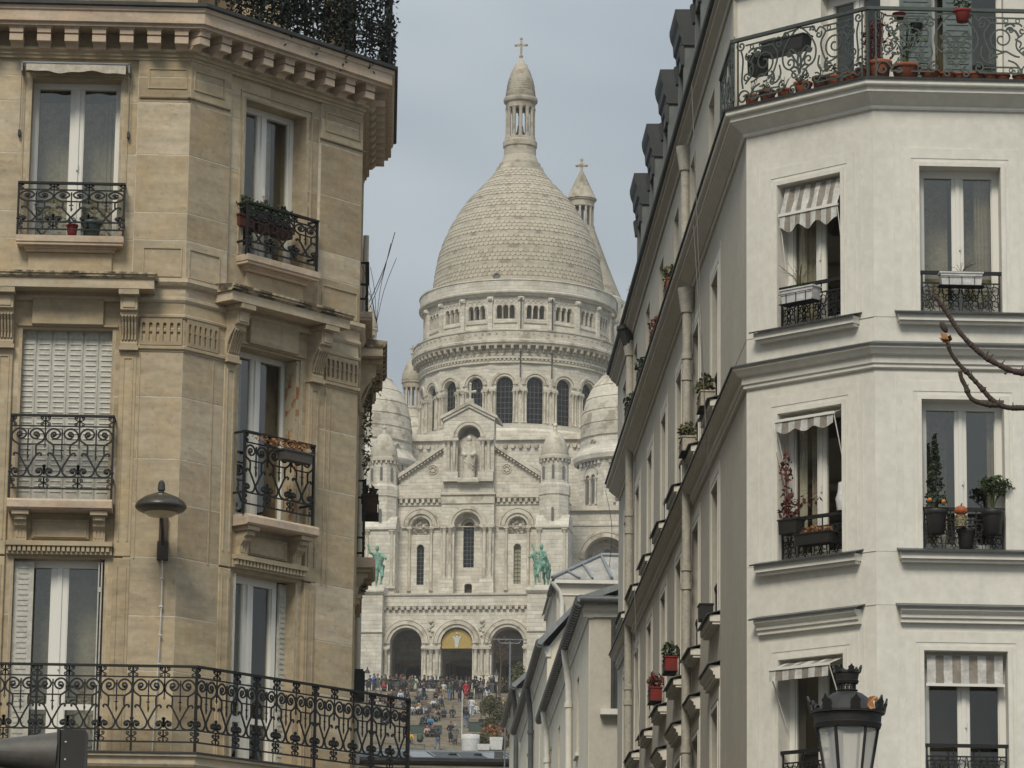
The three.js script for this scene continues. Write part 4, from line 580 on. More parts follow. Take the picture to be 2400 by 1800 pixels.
// --- porch (front plane z = 8)
{ const AX = [-5.15, 0.05, 5.25], W = 8.25;
  bp('porch_front', prism([[-W, -13.1], [W, -13.1], [W, -3.05], [-W, -3.05]], 6.6, 8, AX.map(x => archHole(x, -13.05, -6.85, 1.62, 20))));
  for (const x of AX) { bp('archivolt', mrg([archRing(x, -6.85, 1.64, 1.95, 7.9, 8.12, 24), archRing(x, -6.85, 1.95, 2.3, 7.9, 8.26, 24), archRing(x, -6.85, 2.36, 2.46, 7.9, 8.18, 24)]), M.travPlain); }
  for (const x of [-2.55, 2.65, -7.45, 7.5]) { const s = Math.abs(x) > 5 ? [Math.sign(x) * -.28] : [-.62, 0, .62];
    for (const d of s) bp('column', col(x + d, -10.2, -7.4, 8.12, .2), M.travPlain);
    bp('pier_base', mrg([box(x - (s.length > 1 ? 1.0 : .75), x + (s.length > 1 ? 1.0 : .75), -13.1, -10.9, 6.5, 8.42), prismX([[6.5, -10.9], [8.42, -10.9], [8.36, -10.7], [8.36, -10.35], [8.3, -10.2], [6.5, -10.2]], x - .9, x + .9), box(x - (s.length > 1 ? .98 : .7), x + (s.length > 1 ? .98 : .7), -7.42, -7.2, 6.5, 8.45)]), M.trav); }
  bp('porch_ceiling', box(-W, W, -3.2, -2.9, 0, 7.9)); bp('porch_wall', mrg([box(-W, -W + 1, -13.1, -3, 0, 6.6), box(W - 1, W, -13.1, -3, 0, 6.6)]), M.trav);
  bp('parapet', mrg([box(-W - .1, W + .1, -2.95, -1.95, 7.2, 8.2), box(-W - .2, W + .2, -1.95, -1.75, 7.1, 8.35), box(-W - .1, W + .1, -3.08, -2.95, 7.2, 8.3)]));
  for (let i = 0; i < 27; i++) { const x = -8 + i * .615; bp('corbel', mrg([box(x - .17, x + .17, -3.42, -3.08, 7.9, 8.3), box(x + .17, x + .445, -3.2, -3.08, 7.9, 8.22)]), M.travCarve); }
  for (const x of [-2.55, 2.65, -8, 8]) bp('spandrel_carving', mrg([ball(x, -4.6, 8, .3, 8, 6), ...Array.from({ length: 9 }, (_, k) => ball(x + Math.cos(k) * (.3 + .05 * k) * .6, -4.9 - .15 * k, 8, .16, 6, 4))]), M.travCarve);
  // side piers carrying the riders
  for (const s of [-1, 1]) bp('porch_pier', mrg([box(s * 8.3 - 1.1 + s * .2, s * 8.3 + 1.1 + s * .2, -13.1, -2.0, 6.5, 9.4), prismX([[6.4, -2], [9.5, -2], [9.7, -1.75], [9.7, -1.55], [9.3, -1.4], [9.3, -1.15], [6.4, -1.15]], s * 8.3 - 1.2 + s * .2, s * 8.3 + 1.25 + s * .2), box(s * 8.3 - 1.15 + s * .2, s * 8.3 + 1.15 + s * .2, -5.9, -5.75, 6.5, 9.55)]));
  // inside: dark door sheets stand in for open unlit doorways, with stepped jambs
  bp('porch_back_wall', prism([[-W, -13.1], [W, -13.1], [W, -3], [-W, -3]], .6, .9, AX.map(x => [[x - 1.15, -13.05], [x - 1.15, -8.2], [x + 1.15, -8.2], [x + 1.15, -13.05]])));
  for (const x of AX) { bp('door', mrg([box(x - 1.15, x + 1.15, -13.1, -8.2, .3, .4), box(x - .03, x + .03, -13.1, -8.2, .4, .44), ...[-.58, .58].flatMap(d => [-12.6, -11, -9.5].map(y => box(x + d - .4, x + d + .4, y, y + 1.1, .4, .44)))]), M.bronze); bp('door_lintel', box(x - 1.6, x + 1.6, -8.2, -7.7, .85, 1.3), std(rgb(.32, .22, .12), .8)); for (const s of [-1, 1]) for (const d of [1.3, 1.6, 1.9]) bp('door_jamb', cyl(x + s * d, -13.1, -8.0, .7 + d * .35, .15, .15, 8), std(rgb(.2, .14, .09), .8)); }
  // gilded lunette in the middle arch
  { const z = 7.75, h = []; for (let i = 0; i <= 20; i++) { const t = i / 20 * Math.PI; h.push([.05 + 1.55 * Math.cos(t), -6.95 + 1.6 * Math.sin(t)]); } h.push([-1.5, -7.35]); h.push([1.6, -7.35]);
    const l = bp('lunette', prism(h, z - .1, z), M.gold); l.userData.label = 'golden half-round lunette with a pale robed figure';
    bp('lunette_figure', mrg([prism([[-.12, -7.25], [.18, -7.25], [.28, -6.6], [.5, -6.15], [.42, -6.05], [.15, -6.25], [.14, -6.0], [-.06, -6.0], [-.08, -6.25], [-.34, -6.05], [-.42, -6.15], [-.2, -6.6]], z, z + .06), ball(.04, -5.85, z + .02, .13, 8, 6)]), std(rgb(.5, .52, .5), .8), l); part('lunette_border', mrg([archRing(.05, -6.95, 1.42, 1.56, z, z + .05, 20), box(-1.5, 1.6, -7.35, -7.25, z, z + .05)]), std(rgb(.4, .27, .07), .6), l); } }
// --- upper facade (z = 0)
{ bp('facade_wall', prism([[-7.6, -3], [7.6, -3], [7.6, 9.9], [-7.6, 9.9]], -1.2, 0, [archHole(-5.06, .46, 4.36, .38, 10), archHole(5.1, .46, 4.3, .38, 10), archHole(-5.06, 5.7, 6.6, .97, 14), archHole(5.1, 5.7, 6.55, .97, 14), archHole(-.08, -1, 6.6, 1.35, 16)]));
  bp('centre_projection', prism([[-2.8, -.6], [2.7, -.6], [2.7, 9.9], [-2.8, 9.9]], 0, .7, [archHole(-.08, -.55, 6.6, 1.35, 18)]));
  bp('centre_recess', prism([[-1.45, -.6], [1.3, -.6], [1.3, 8.2], [-1.45, 8.2]], -.8, -.35, [archHole(-.06, 2.3, 6.55, .56, 12), [[-.45, -.5], [-.45, .4], [-.3, .6], [.2, .6], [.35, .4], [.35, -.5]]]));
  bp('archivolt', mrg([archRing(-.08, 6.6, 1.37, 1.65, .6, .85, 22), archRing(-.08, 6.6, 1.65, 2.05, .6, .95, 22), archRing(-.08, 6.6, .75, 1.35, -.5, .1, 20)]), M.travPlain);
  for (const x of [-5.06, 5.1]) { bp('archivolt', mrg([archRing(x, 6.58, .99, 1.3, -.3, .12, 20), archRing(x, 6.58, 1.32, 1.72, -.1, .28, 20), archRing(x, 6.58, 1.8, 2.0, -.1, .2, 20)]), M.travPlain); bp('tympanum', box(x - 1, x + 1, 5.6, 7.7, -.75, -.6)); bp('relief', mrg(Array.from({ length: 16 }, (_, k) => ball(x + .6 * Math.sin(k * 2.4), 5.9 + .09 * k, -.55, .16 + .08 * Math.abs(Math.sin(k * 5)), 6, 5))), M.travCarve).userData.label = 'carved figures in the arch';
    const w = bp('window', archRing(x, 4.34, .36, .44, -.1, .08, 12), M.travPlain); part('pane', prism(archPts(x, .46, 4.34, .38, 10), -.5, -.45), x > 0 ? M.paleGlass : M.stained, w); part('leading', glassGrid(.36, .46, 4.3, 2, .42, -.45).translate(x, 0, 0), M.lead, w);
    bp('impost', mrg([box(x - 2.0, x - .97, 6.4, 6.58, -.1, .25), box(x + .97, x + 2.0, 6.4, 6.58, -.1, .25)]), M.travPlain); for (const s of [-1, 1]) bp('column', col(x + s * 1.15, -.2, 6.4, .12, .16), M.travPlain); }
  { const w = bp('window', mrg([archRing(-.06, 6.55, .56, .66, -.4, -.28, 14)]), M.travPlain); part('pane', prism(archPts(-.06, 2.3, 6.55, .56, 12), -.75, -.7), M.stained, w); part('leading', glassGrid(.56, 2.3, 6.5, 3, .45, -.7).translate(-.06, 0, 0), M.lead, w); bp('doorway', box(-.45, .35, -.5, .6, -.95, -.9), M.bronze); }
  for (const x of [-2.45, -1.85, 1.75, 2.35]) bp('column', col(x, .9, 6.35, .85, .22), M.travPlain);
  for (const x of [-2.15, 2.05]) bp('pedestal', mrg([box(x - .75, x + .75, -.6, .55, 0, 1.25), prismX([[0, .55], [1.25, .55], [1.15, .75], [1.15, .9], [0, .9]], x - .7, x + .7)])), bp('impost', box(x - .8, x + .8, 6.33, 6.58, 0, 1.2), M.travPlain);
  bp('frieze', mrg([box(-2.85, 2.75, 8.85, 9.75, .5, .82)]), M.travCarve); bp('cornice', mrg([box(-2.95, 2.85, 9.75, 9.95, -.5, 1.0), box(-7.6, 7.6, 9.5, 9.9, -.5, .4)]), M.travPlain);
  for (const s of [-1, 1]) for (let i = 0; i < 8; i++) { const x = s * (3.1 + i * .58); bp('corbel', mrg([box(x - .14, x + .14, 9.05, 9.5, 0, .35), box(x - .3, x + .3, 9.38, 9.5, 0, .25)]), M.travCarve); }
  bp('band', mrg([box(-7.6, 7.6, 8.8, 8.95, -.2, .12), box(-7.6, 7.6, 6.5, 6.58, -.2, .06)]), M.travPlain);
  bp('parapet', mrg([box(-7.6, 7.6, 9.9, 11.0, -.8, .2), box(-2.8, 2.7, 9.95, 11.2, -.4, .75)]));
  // gable, niche
  bp('gable_wall', prism([[-7.4, 10.9], [7.4, 10.9], [7.4, 11.5], [0, 16.4], [-7.4, 11.5]], -.9, 0));
  for (const s of [-1, 1]) { const a = [s * 7.5, 11.65], b = [s * 2.6, 14.9]; const dx = b[0] - a[0], dy = b[1] - a[1], l = Math.hypot(dx, dy), nx = -dy / l * (s > 0 ? 1 : -1) * 1, ny = Math.abs(dx / l);
    bp('raking_cornice', mrg([prism([[a[0], a[1]], [b[0], b[1]], [b[0], b[1] + .42], [a[0], a[1] + .42]], -.9, .55), prism([[a[0], a[1] - .25], [b[0], b[1] - .25], [b[0], b[1]], [a[0], a[1]]], -.2, .14)]), M.travPlain);
    for (let i = 0; i < 15; i++) { const t = (i + .5) / 15, x = a[0] + dx * t, y = a[1] + dy * t; bp('corbel', box(x - .1, x + .1, y - .24, y + .02, .1, .42), M.travCarve); } 
    bp('rosette', mrg([fin(new THREE.TorusGeometry(.5, .07, 6, 18)).translate(s * 3.9, 12.6, .02), ...Array.from({ length: 7 }, (_, k) => ball(s * 3.9 + .28 * Math.cos(k * .9), 12.6 + .28 * Math.sin(k * .9), .02, .13, 6, 4))]), M.travCarve); }
  bp('niche_block', prism([[-2.65, 11.1], [2.65, 11.1], [2.65, 17.85], [0, 19.25], [-2.65, 17.85]], -.6, .9, [archHole(0, 11.2, 15.9, 1.2, 18)]));
  bp('niche_back', fin(new THREE.LatheGeometry([[1.2, 11.2], [1.2, 15.9], [1.05, 16.5], [.7, 16.9], [.01, 17.1]].map(p => new THREE.Vector2(...p)), 20, Math.PI / 2, Math.PI)).translate(0, 0, -.3), M.travPlain);
  bp('archivolt', mrg([archRing(0, 15.9, 1.22, 1.5, .8, 1.02, 20), archRing(0, 15.9, 1.55, 1.7, .8, 1.06, 20)]), M.travPlain);
  bp('niche_roof', mrg([prism([[-3.0, 17.75], [0, 19.3], [3.0, 17.75], [3.0, 18.05], [0, 19.65], [-3.0, 18.05]], -3.5, 1.25)]), M.travPlain);
  for (const s of [-1, 1]) { for (const d of [1.5, 2.1]) bp('column', col(s * d, 12.1, 15.5, 1.05, .19), M.travPlain); bp('pedestal', mrg([box(s * 1.85 - .8, s * 1.85 + .8, 11.1, 12.1, .4, 1.45), box(s * 1.85 - .78, s * 1.85 + .78, 15.45, 15.72, .6, 1.4), prism([[s * 2.75, 17.55], [s * 2.75, 18.0], [0, 19.45], [0, 19.0]], .9, 1.1)])); }
  bp('finial_cross', mrg([box(-.1, .1, 19.5, 21.6, .3, .5), box(-.5, .5, 20.7, 20.9, .3, .5), box(-.4, .4, 19.5, 20.0, .1, .7), ...[[-.5, 20.8], [.5, 20.8], [0, 21.6]].map(([x, y]) => ball(x, y, .4, .17, 6, 5))]), M.travPlain);
  bp('plinth', mrg([box(-1.1, 1.15, 11.0, 11.45, .4, 1.6)])); }
// --- corner turrets of the facade
for (const s of [-1, 1]) { const X = s * 9;
  bp('turret', mrg([box(X - 1.65, X + 1.65, -13, 5.9, -1, 2.4), prismX([[-1, 5.9], [2.6, 5.9], [2.6, 6.1], [1.6, 7.4], [-1, 7.4]], X - 1.72, X + 1.72), oct([[0, 5.8], [1.62, 5.8], [1.62, 9.5], [1.72, 9.55], [1.72, 10.55], [1.62, 10.7], [1.5, 10.75], [1.5, 13.2], [0, 13.2]], 8, X, .6)]));
  bp('turret_cap', mrg([latheF([[1.5, 13.2], [1.68, 13.3], [1.7, 13.6], [1.5, 13.65], [1.5, 13.75]], 24, X, .6), latheF(Array.from({ length: 15 }, (_, k) => { const t = k / 14, y = 13.75 + 2.5 * t, r = 1.42 * Math.cos(t * 1.18); return [[r + .05, y], [r, y + .02]]; }).flat(), 24, X, .6), cyl(X, 16.2, 16.9, .6, .28, .16, 8), ball(X, 17.0, .6, .24, 8, 6), cyl(X, 17.1, 17.6, .6, .12, .02, 6)]), M.travPlain);
  for (let k = 0; k < 20; k++) { const a = k / 20 * 6.283; bp('corbel', box(-.08, .08, 13.0, 13.3, 0, .2).translate(0, 0, 1.45).rotateY(a).translate(X, 0, .6), M.travCarve); }
  for (const [dx, y0, y1, z] of [[0, 11.2, 12.5, 2.0], [-1.05, 11.2, 12.4, 1.65], [1.05, 11.2, 12.4, 1.65], [0, 6.7, 8.0, 2.2]]) bp('slit_window', prism(archPts(X + dx, y0, y1, .13, 6), z, z + .06), M.unlitPane);  // flat sheets on the solid turret, recess shade painted as dark glass
  for (const d of [-1.3, 1.3]) bp('column', col(X + d, -.1, 5.8, 2.4, .18), M.travPlain); bp('band', box(X - 1.75, X + 1.75, -.3, -.1, -1, 2.65), M.travPlain);
}
// --- nave, transept, cupola towers
bp('nave', mrg([box(-8.5, 8.5, -13, 11.4, -30, -3.6), box(-8.5, -7.7, -3, 11.4, -3.6, -1.2), box(7.7, 8.5, -3, 11.4, -3.6, -1.2), box(-8.5, 8.5, -3.4, -2.8, -3.6, -1.2), prism([[-8.6, 11.4], [8.6, 11.4], [0, 16.2]], -30, -.8)]));
bp('nave_roof', mrg([prism([[-8.9, 11.3], [0, 16.3], [8.9, 11.3], [8.9, 11.6], [0, 16.6], [-8.9, 11.6]], -29, -.9)]), M.zincPale);
bp('crossing', mrg([box(-13, 13, -13, 20.4, -52, -24), box(-13.4, 13.4, 20.4, 20.7, -52.4, -23.6), box(-12.6, 12.6, 20.7, 21.4, -50, -25)]));
for (let i = 0; i < 30; i++) bp('corbel', prism([[-.15, 19.5], [.15, 19.5], [.28, 19.9], [-.28, 19.9]], -24, -23.7).translate(-12.4 + i * .86, 0, 0), M.travCarve);
function lanternTower(X, Z, y, r, name) { // small columned lantern with scaled cap
  const c = bp(name, mrg([latheF([[r * 1.15, y - .9], [r * 1.05, y - .4], [r * 1.12, y - .2], [r * 1.12, y], [0.01, y]], 20, X, Z)]), M.travPlain);
  for (let k = 0; k < 10; k++) { const a = k / 10 * 6.283 + .2; part('column', mrg([cyl(X + Math.cos(a) * r * .9, y, y + 2.3, Z + Math.sin(a) * r * .9, .13, .11, 8), cyl(X + Math.cos(a) * r * .9, y + 2.0, y + 2.3, Z + Math.sin(a) * r * .9, .11, .18, 8)]), M.travPlain, c); }
  part('core', cyl(X, y, y + 2.3, Z, r * .3, r * .3, 8), M.travPlain, c);
  part('cap', mrg([latheF([[r * .6, y + 2.3], [r * 1.05, y + 2.3], [r * 1.08, y + 2.8], [r * 1.2, y + 2.9], [r * 1.2, y + 3.1], [r * 1.02, y + 3.15]], 20, X, Z), latheF(Array.from({ length: 13 }, (_, k) => { const t = k / 12, q = r * 1.1 * Math.cos(t * 1.28) + .04; return [[q + .05, y + 3.15 + 2.6 * t], [q, y + 3.17 + 2.6 * t]]; }).flat(), 20, X, Z), cyl(X, y + 5.7, y + 6.4, Z, .22, .12, 8), ball(X, y + 6.5, Z, .2, 8, 6), box(X - .07, X + .07, y + 6.5, y + 7.5, Z - .07, Z + .07), box(X - .32, X + .32, y + 7.0, y + 7.14, Z - .07, Z + .07)]), M.domeStone, c);
}
const cupP = [[5.15, 19.2], [5.22, 20], [5.1, 21.6], [4.75, 23.4], [4.2, 24.7], [3.6, 25.6], [2.9, 26.5], [2.0, 27.3], [1.35, 27.9], [1.2, 28.6], [1.2, 29.3]];
const cupAt = y => { for (let i = 1; i < cupP.length; i++) if (y <= cupP[i][1]) { const t = (y - cupP[i - 1][1]) / (cupP[i][1] - cupP[i - 1][1]); return cupP[i - 1][0] + (cupP[i][0] - cupP[i - 1][0]) * t; } return 1.2; };
for (const [X, Z] of [[-14.6, -20], [14.6, -20], [-13.9, -48], [13.9, -48]]) {
  bp('cupola_tower', mrg([box(X - 5.4, X + 5.4, -13, 9.8, Z - 5, Z + 5), oct([[0, 9.8], [5.9, 9.8], [5.9, 10.3], [5.6, 10.9], [5.6, 16.4], [0, 16.4]], 8, X, Z), latheF([[5.6, 16.4], [5.95, 16.6], [6.05, 17.1], [5.9, 17.4], [5.5, 17.9], [5.35, 18.2], [5.3, 19.2], [5.5, 19.25], [5.15, 19.3]], 40, X, Z)]));
  const pr = []; let n = 0; for (let y = 19.3; y < 28.4; y += .36, n++) { const r = cupAt(y), e = n % 4 === 0 ? .1 : .035; pr.push([r + e, y], [cupAt(y + .34) + e * .8, y + .34]); }
  bp('cupola', latheF(pr, 48, X, Z), M.travPlain);
  lanternTower(X, Z, 29.3, 1.05, 'cupola_lantern');
  for (let f = 0; f < 8; f++) { const a = (f + .0) * Math.PI / 4, ap = 5.6 * Math.cos(Math.PI / 8); if (Math.cos(a) < .5) continue; const T = g => g.translate(0, 0, ap).rotateY(a).translate(X, 0, Z);
    for (const d of [-.48, .48]) { const w = bp('window', T(archRing(d, 14.6, .34, .5, 0, .14, 12)), M.travPlain); part('pane', T(prism(archPts(d, 11.8, 14.6, .33, 10), .0, .04)), M.unlitPane, w); }
    for (const d of [-.95, 0, .95]) bp('column', T(col(d, 11.6, 14.55, .15, .11)), M.travPlain); bp('archivolt', T(archRing(0, 14.9, 1.05, 1.2, 0, .12, 16)), M.travPlain);
    for (let k = 0; k < 6; k++) bp('corbel', T(box(-1.6 + k * .6, -1.3 + k * .6, 16.0, 16.4, 0, .3)), M.travCarve); }
  for (let k = 0; k < 8; k++) { const a = k * Math.PI / 4 + .1; bp('oculus', mrg([archRing(0, 18.5, .2, .42, 5.2, 5.55, 10), ball(0, 18.5, 5.25, .22, 8, 6)]).rotateY(a).translate(X, 0, Z), M.travPlain); }
}
// side chapel with big blind arch, right of the facade
bp('side_chapel', prism([[9.5, -13], [16, -13], [16, 9.4], [9.5, 9.4]], -9, -7, [archHole(13.6, -2, 4.2, 2.3, 20)])); bp('archivolt', mrg([archRing(13.6, 4.2, 2.3, 2.7, -7.1, -6.8, 24), archRing(13.6, 4.2, 2.8, 3.05, -7.1, -6.9, 24), archRing(13.6, 4.4, 1.5, 1.62, -8.4, -8.2, 20)]), M.travPlain); bp('band', mrg([box(9.4, 16, 9.3, 9.8, -9, -6.6), box(9.4, 16, 7.7, 7.9, -9, -6.9)]), M.travPlain);
bp('tracery_window', mrg([box(11.2, 16, -2, 7, -8.6, -8.5)]), M.travPlain); for (const [x, y] of [[13.6, 5.0], [13.15, 4.3], [14.05, 4.3]]) bp('trefoil', fin(new THREE.CylinderGeometry(.42, .42, .06, 14)).rotateX(Math.PI / 2).translate(x, y, -8.45), M.unlitPane);
// --- great drum and dome
{ const Zd = -37.5, N = 20, ap = 10.95, hwB = ap * Math.tan(Math.PI / N) + .01, T = (g, i) => g.translate(0, 0, 0).rotateY(i * 2 * Math.PI / N).translate(0, 0, Zd);
  const vis = i => Math.cos(i * 2 * Math.PI / N - .13) > -.12;
  bp('drum_back_wall', fin(new THREE.CylinderGeometry(10.4, 10.4, 19, 60, 1, true, Math.PI * .5 + .0, Math.PI * 1.1)).translate(0, 30.2, Zd), M.trav);
  bp('drum_base', latheF([[11.6, 20.5], [11.6, 21.9], [11.35, 22.3], [11.35, 22.8], [11.0, 22.85]], 80, 0, Zd));
  for (let i = 0; i < N; i++) if (vis(i)) {
    bp('drum_bay', T(prism([[-hwB, 22.5], [hwB, 22.5], [hwB, 30.6], [-hwB, 30.6]], ap - .7, ap, [archHole(0, 22.85, 27.3, .94, 18)]), i));
    bp('archivolt', T(mrg([archRing(0, 27.3, .96, 1.2, ap - .1, ap + .1, 18), archRing(0, 27.3, 1.24, 1.5, ap - .1, ap + .2, 18)]), i), M.travPlain);
    const w = bp('window', T(archRing(0, 27.3, .92, .97, ap - .5, ap - .35, 14), i), M.travPlain);
    part('pane', T(prism(archPts(0, 22.85, 27.3, .93, 14), ap - .6, ap - .55), i), M.stained, w); part('leading', T(glassGrid(.92, 22.85, 27.2, 4, .62, ap - .55, .025), i), M.lead, w);
    for (const d of [-1.42, -1.08, 1.08, 1.42]) bp('column', T(col(d, 22.9, 26.55, ap + .12, .13), i), M.travPlain);
    bp('impost', T(mrg([box(-hwB, -.95, 26.55, 26.8, ap - .1, ap + .34), box(.95, hwB, 26.55, 26.8, ap - .1, ap + .34)]), i), M.travPlain);
    // gallery above
    const ag = 10.75, hg = ag * Math.tan(Math.PI / N) + .01, tri = [-.72, 0, .72];
    bp('gallery_bay', T(prism([[-hg, 33.2], [hg, 33.2], [hg, 37.6], [-hg, 37.6]], ag - .5, ag, tri.map(x => archHole(x, 34.9, 36.2, .29, 10))), i));
    bp('window_hood', T(mrg([...tri.map(x => archRing(x, 36.2, .28, .37, ag - .1, ag + .1, 10)), ...[-1.08, -.36, .36, 1.08].map(x => cyl(x, 34.95, 36.05, ag + .03, .06, .055, 8)), ...[-1.08, -.36, .36, 1.08].map(x => box(x - .09, x + .09, 36.05, 36.2, ag - .05, ag + .13))]), i), M.travPlain); bp('scallop_band', T(mrg([-.9, -.3, .3, .9].map(x => archRing(x, 36.75, .22, .31, ag - .05, ag + .06, 8))), i), M.travPlain);
    bp('string_band', T(box(-1.3, 1.3, 34.4, 34.52, ag - .1, ag + .12), i), M.travPlain);
    bp('gallery_pilaster', T(mrg([box(-.26, .26, 33.2, 37.3, ag - .1, ag + .34), box(-.36, .36, 36.95, 37.4, ag - .1, ag + .46), ball(0, 37.15, ag + .45, .26, 8, 6)]).rotateY(Math.PI / N), i), M.trav);
    if (i === 0 || i === 1) { bp('rain_pipe', T(cyl(0, 28, 37.2, ag + .75, .07, .07, 6).rotateY(Math.PI / N), i), M.leadDark); }
  }
  const rt = bp('drum_entablature', mrg([latheF([[10.9, 29.7], [11.25, 29.75], [11.25, 29.95], [11.15, 30.0], [11.15, 30.2], [11.35, 30.25], [11.35, 30.5], [11.2, 30.55], [11.2, 30.9], [11.3, 31.0], [11.3, 31.65]], 100, 0, Zd)]), M.travPlain);
  { const g = []; for (let k = 0; k < 150; k++) { const a = k / 150 * 6.283; if (Math.cos(a - .13) < -.1) continue; g.push(box(-.12, .12, 30.02, 30.22, 11.05, 11.32).rotateY(a).translate(0, 0, Zd), box(-.12, .12, 30.56, 30.75, 11.1, 11.36).rotateY(a + .02).translate(0, 0, Zd)); } const d = part('dentil_band', mrg(g), M.travPlain, rt); d.userData.kind = 'stuff'; }
  { const g = triUV(mrg([box(-.15, .15, 31.25, 31.65, 11.2, 11.95), box(-.15, .15, 31.0, 31.25, 11.2, 11.6)])); for (let k = 0; k < 80; k++) { const a = k / 80 * 6.283; if (Math.cos(a - .13) < -.1) continue; const m = new THREE.Mesh(g, M.travPlain); m.name = 'cornice_bracket'; m.rotation.y = a; m.position.z = Zd; bas.add(m); } }
  bp('drum_cornice', latheF([[11.2, 31.64], [11.95, 31.66], [12.0, 31.85], [12.15, 31.95], [12.15, 32.2], [12.0, 32.3], [11.9, 32.35], [11.9, 33.25], [12.0, 33.3], [12.0, 33.45], [11.5, 33.5], [8.6, 33.5]], 100, 0, Zd), M.travPlain);
  { const g = []; for (let k = 0; k < 90; k++) { const a = k / 90 * 6.283; if (Math.cos(a - .13) < -.1) continue; g.push(fin(new THREE.TorusGeometry(k % 5 ? .1 : .2, .045, 4, 10)).translate(0, 32.95, 11.92).rotateY(a).translate(0, 0, Zd)); } const d = bp('parapet_roundels', mrg(g), M.travCarve); d.userData.kind = 'stuff'; }
  bp('gallery_inner_wall', latheF([[8.7, 33.4], [8.7, 37.5], [10.7, 37.5]], 60, 0, Zd), M.trav);
  bp('gallery_cornice', latheF([[10.7, 37.52], [11.1, 37.55], [11.2, 37.75], [11.4, 37.8], [11.45, 38.0], [11.3, 38.1], [11.3, 39.2], [11.4, 39.25], [11.4, 39.4], [10.9, 39.45], [9.6, 39.5]], 100, 0, Zd), M.trav);
  // dome shell
  const P = [[9.85, 39.4], [9.82, 40.5], [9.6, 42.4], [9.08, 45], [8.06, 47.55], [7.02, 49.45], [5.98, 51.0], [4.45, 52.7], [3.3, 54.0], [2.75, 54.85], [2.2, 55.8]].map(p => [p[0], p[1]]);
  const sp = new THREE.SplineCurve(P.map(p => new THREE.Vector2(...p))), pts = sp.getPoints(300), at = y => { for (let i = 1; i < pts.length; i++) if (pts[i].y >= y) { const a = pts[i - 1], b = pts[i], t = (y - a.y) / (b.y - a.y || 1); return [a.x + (b.x - a.x) * t, Math.atan2(a.x - b.x, b.y - a.y)]; } return [2.2, .5]; };
  const len = [0]; for (let i = 1; i < pts.length; i++) len.push(len[i - 1] + pts[i].distanceTo(pts[i - 1])); const atS = s => { let i = len.findIndex(l => l >= s); if (i < 1) i = 1; const t = (s - len[i - 1]) / (len[i] - len[i - 1]), a = pts[i - 1], b = pts[i]; return [a.x + (b.x - a.x) * t, a.y + (b.y - a.y) * t, Math.atan2(a.x - b.x, b.y - a.y)]; };
  bp('dome_shell', lathe(pts.filter((_, i) => i % 6 === 0).map(p => [p.x - .03, p.y]), 96, 0, Zd), M.domeStone);
  const row = .47, items = []; let s = .3, k = 0;
  while (s < len[len.length - 1] - 1.2) {
    const [r, y, sl] = atS(s + row * .5);
    if (k % 4 === 0) { const a = atS(s), b = atS(s + row * .95); bp('dome_band', latheF([[a[0] - .02, a[1]], [a[0] + .04, a[1] + .01], [b[0] + .04, b[1]], [b[0] - .02, b[1] + .01]], 96, 0, Zd), M.domeBand); }
    else { const n = Math.max(24, Math.round(2 * Math.PI * r / .58)); for (let i = 0; i < n; i++) { const a = (i + (k % 2) * .5) / n * 2 * Math.PI; const c = Math.cos(a - .13); if (c > -.15) items.push({ r, y, sl, a, w: 2 * Math.PI * r / n, c, big: c * (2 * Math.PI * r / n) + r * .02 }); } }
    s += row; k++;
  }
  // one scale: rounded lower edge, proud at the bottom
  const out = []; for (let i = 0; i <= 6; i++) { const t = Math.PI + i / 6 * Math.PI; out.push([.48 * Math.cos(t), -.12 + .36 * Math.sin(t)]); } out.push([.48, .42], [-.48, .42]);
  const q = [], Zt = y => .03 + .05 * Math.max(0, (.42 - y)); for (let i = 1; i < out.length - 1; i++) q.push([[...out[0], Zt(out[0][1])], [...out[i], Zt(out[i][1])], [...out[i + 1], Zt(out[i + 1][1])]]); for (let i = 0; i < 8; i++) { const a = out[i], b = out[(i + 1) % out.length]; q.push([[...a, Zt(a[1])], [...b, Zt(b[1])], [...b, -.06], [...a, -.06]]); }
  const sg2 = triUV(quadsGeo(q)); items.sort((a, b) => b.big - a.big);
  const tone = [[.66, .615, .53], [.635, .59, .50], [.69, .645, .555], [.56, .505, .41]].map(c => std(rgb(...c), .93, { map: scaleMap })); const m4 = it => { const o = new THREE.Object3D(); o.position.set(Math.sin(it.a) * it.r, it.y, Zd + Math.cos(it.a) * it.r); o.rotation.order = 'YXZ'; o.rotation.set(-it.sl, it.a, 0); o.scale.set(it.w, .56, 1); return o; };
  items.slice(0, 300).forEach(it => { const m = new THREE.Mesh(sg2, tone[rnd() < .08 ? 3 : Math.floor(rnd() * 3)]), o = m4(it); m.name = 'roof_scale'; m.position.copy(o.position); m.rotation.copy(o.rotation); m.scale.copy(o.scale); bas.add(m); });
  const rest = items.slice(300), im = new THREE.InstancedMesh(sg2, std(rgb(1, 1, 1), .93, { map: scaleMap }), rest.length); im.name = 'roof_scales'; im.userData.kind = 'stuff'; rest.forEach((it, i) => { const o = m4(it); o.updateMatrix(); im.setMatrixAt(i, o.matrix); const v = rnd() < .07 ? .84 : R(.93, 1.06); im.setColorAt(i, rgb(.66 * v, .615 * v, .53 * v)); }); bas.add(im);
  bp('dome_hatch', mrg([archRing(-1.2, 40.0, .3, .45, 9.6, 9.95, 10), prism(archPts(-1.2, 39.7, 40.0, .3, 8), 9.7, 9.85)]).translate(0, 0, Zd), M.unlitPane);
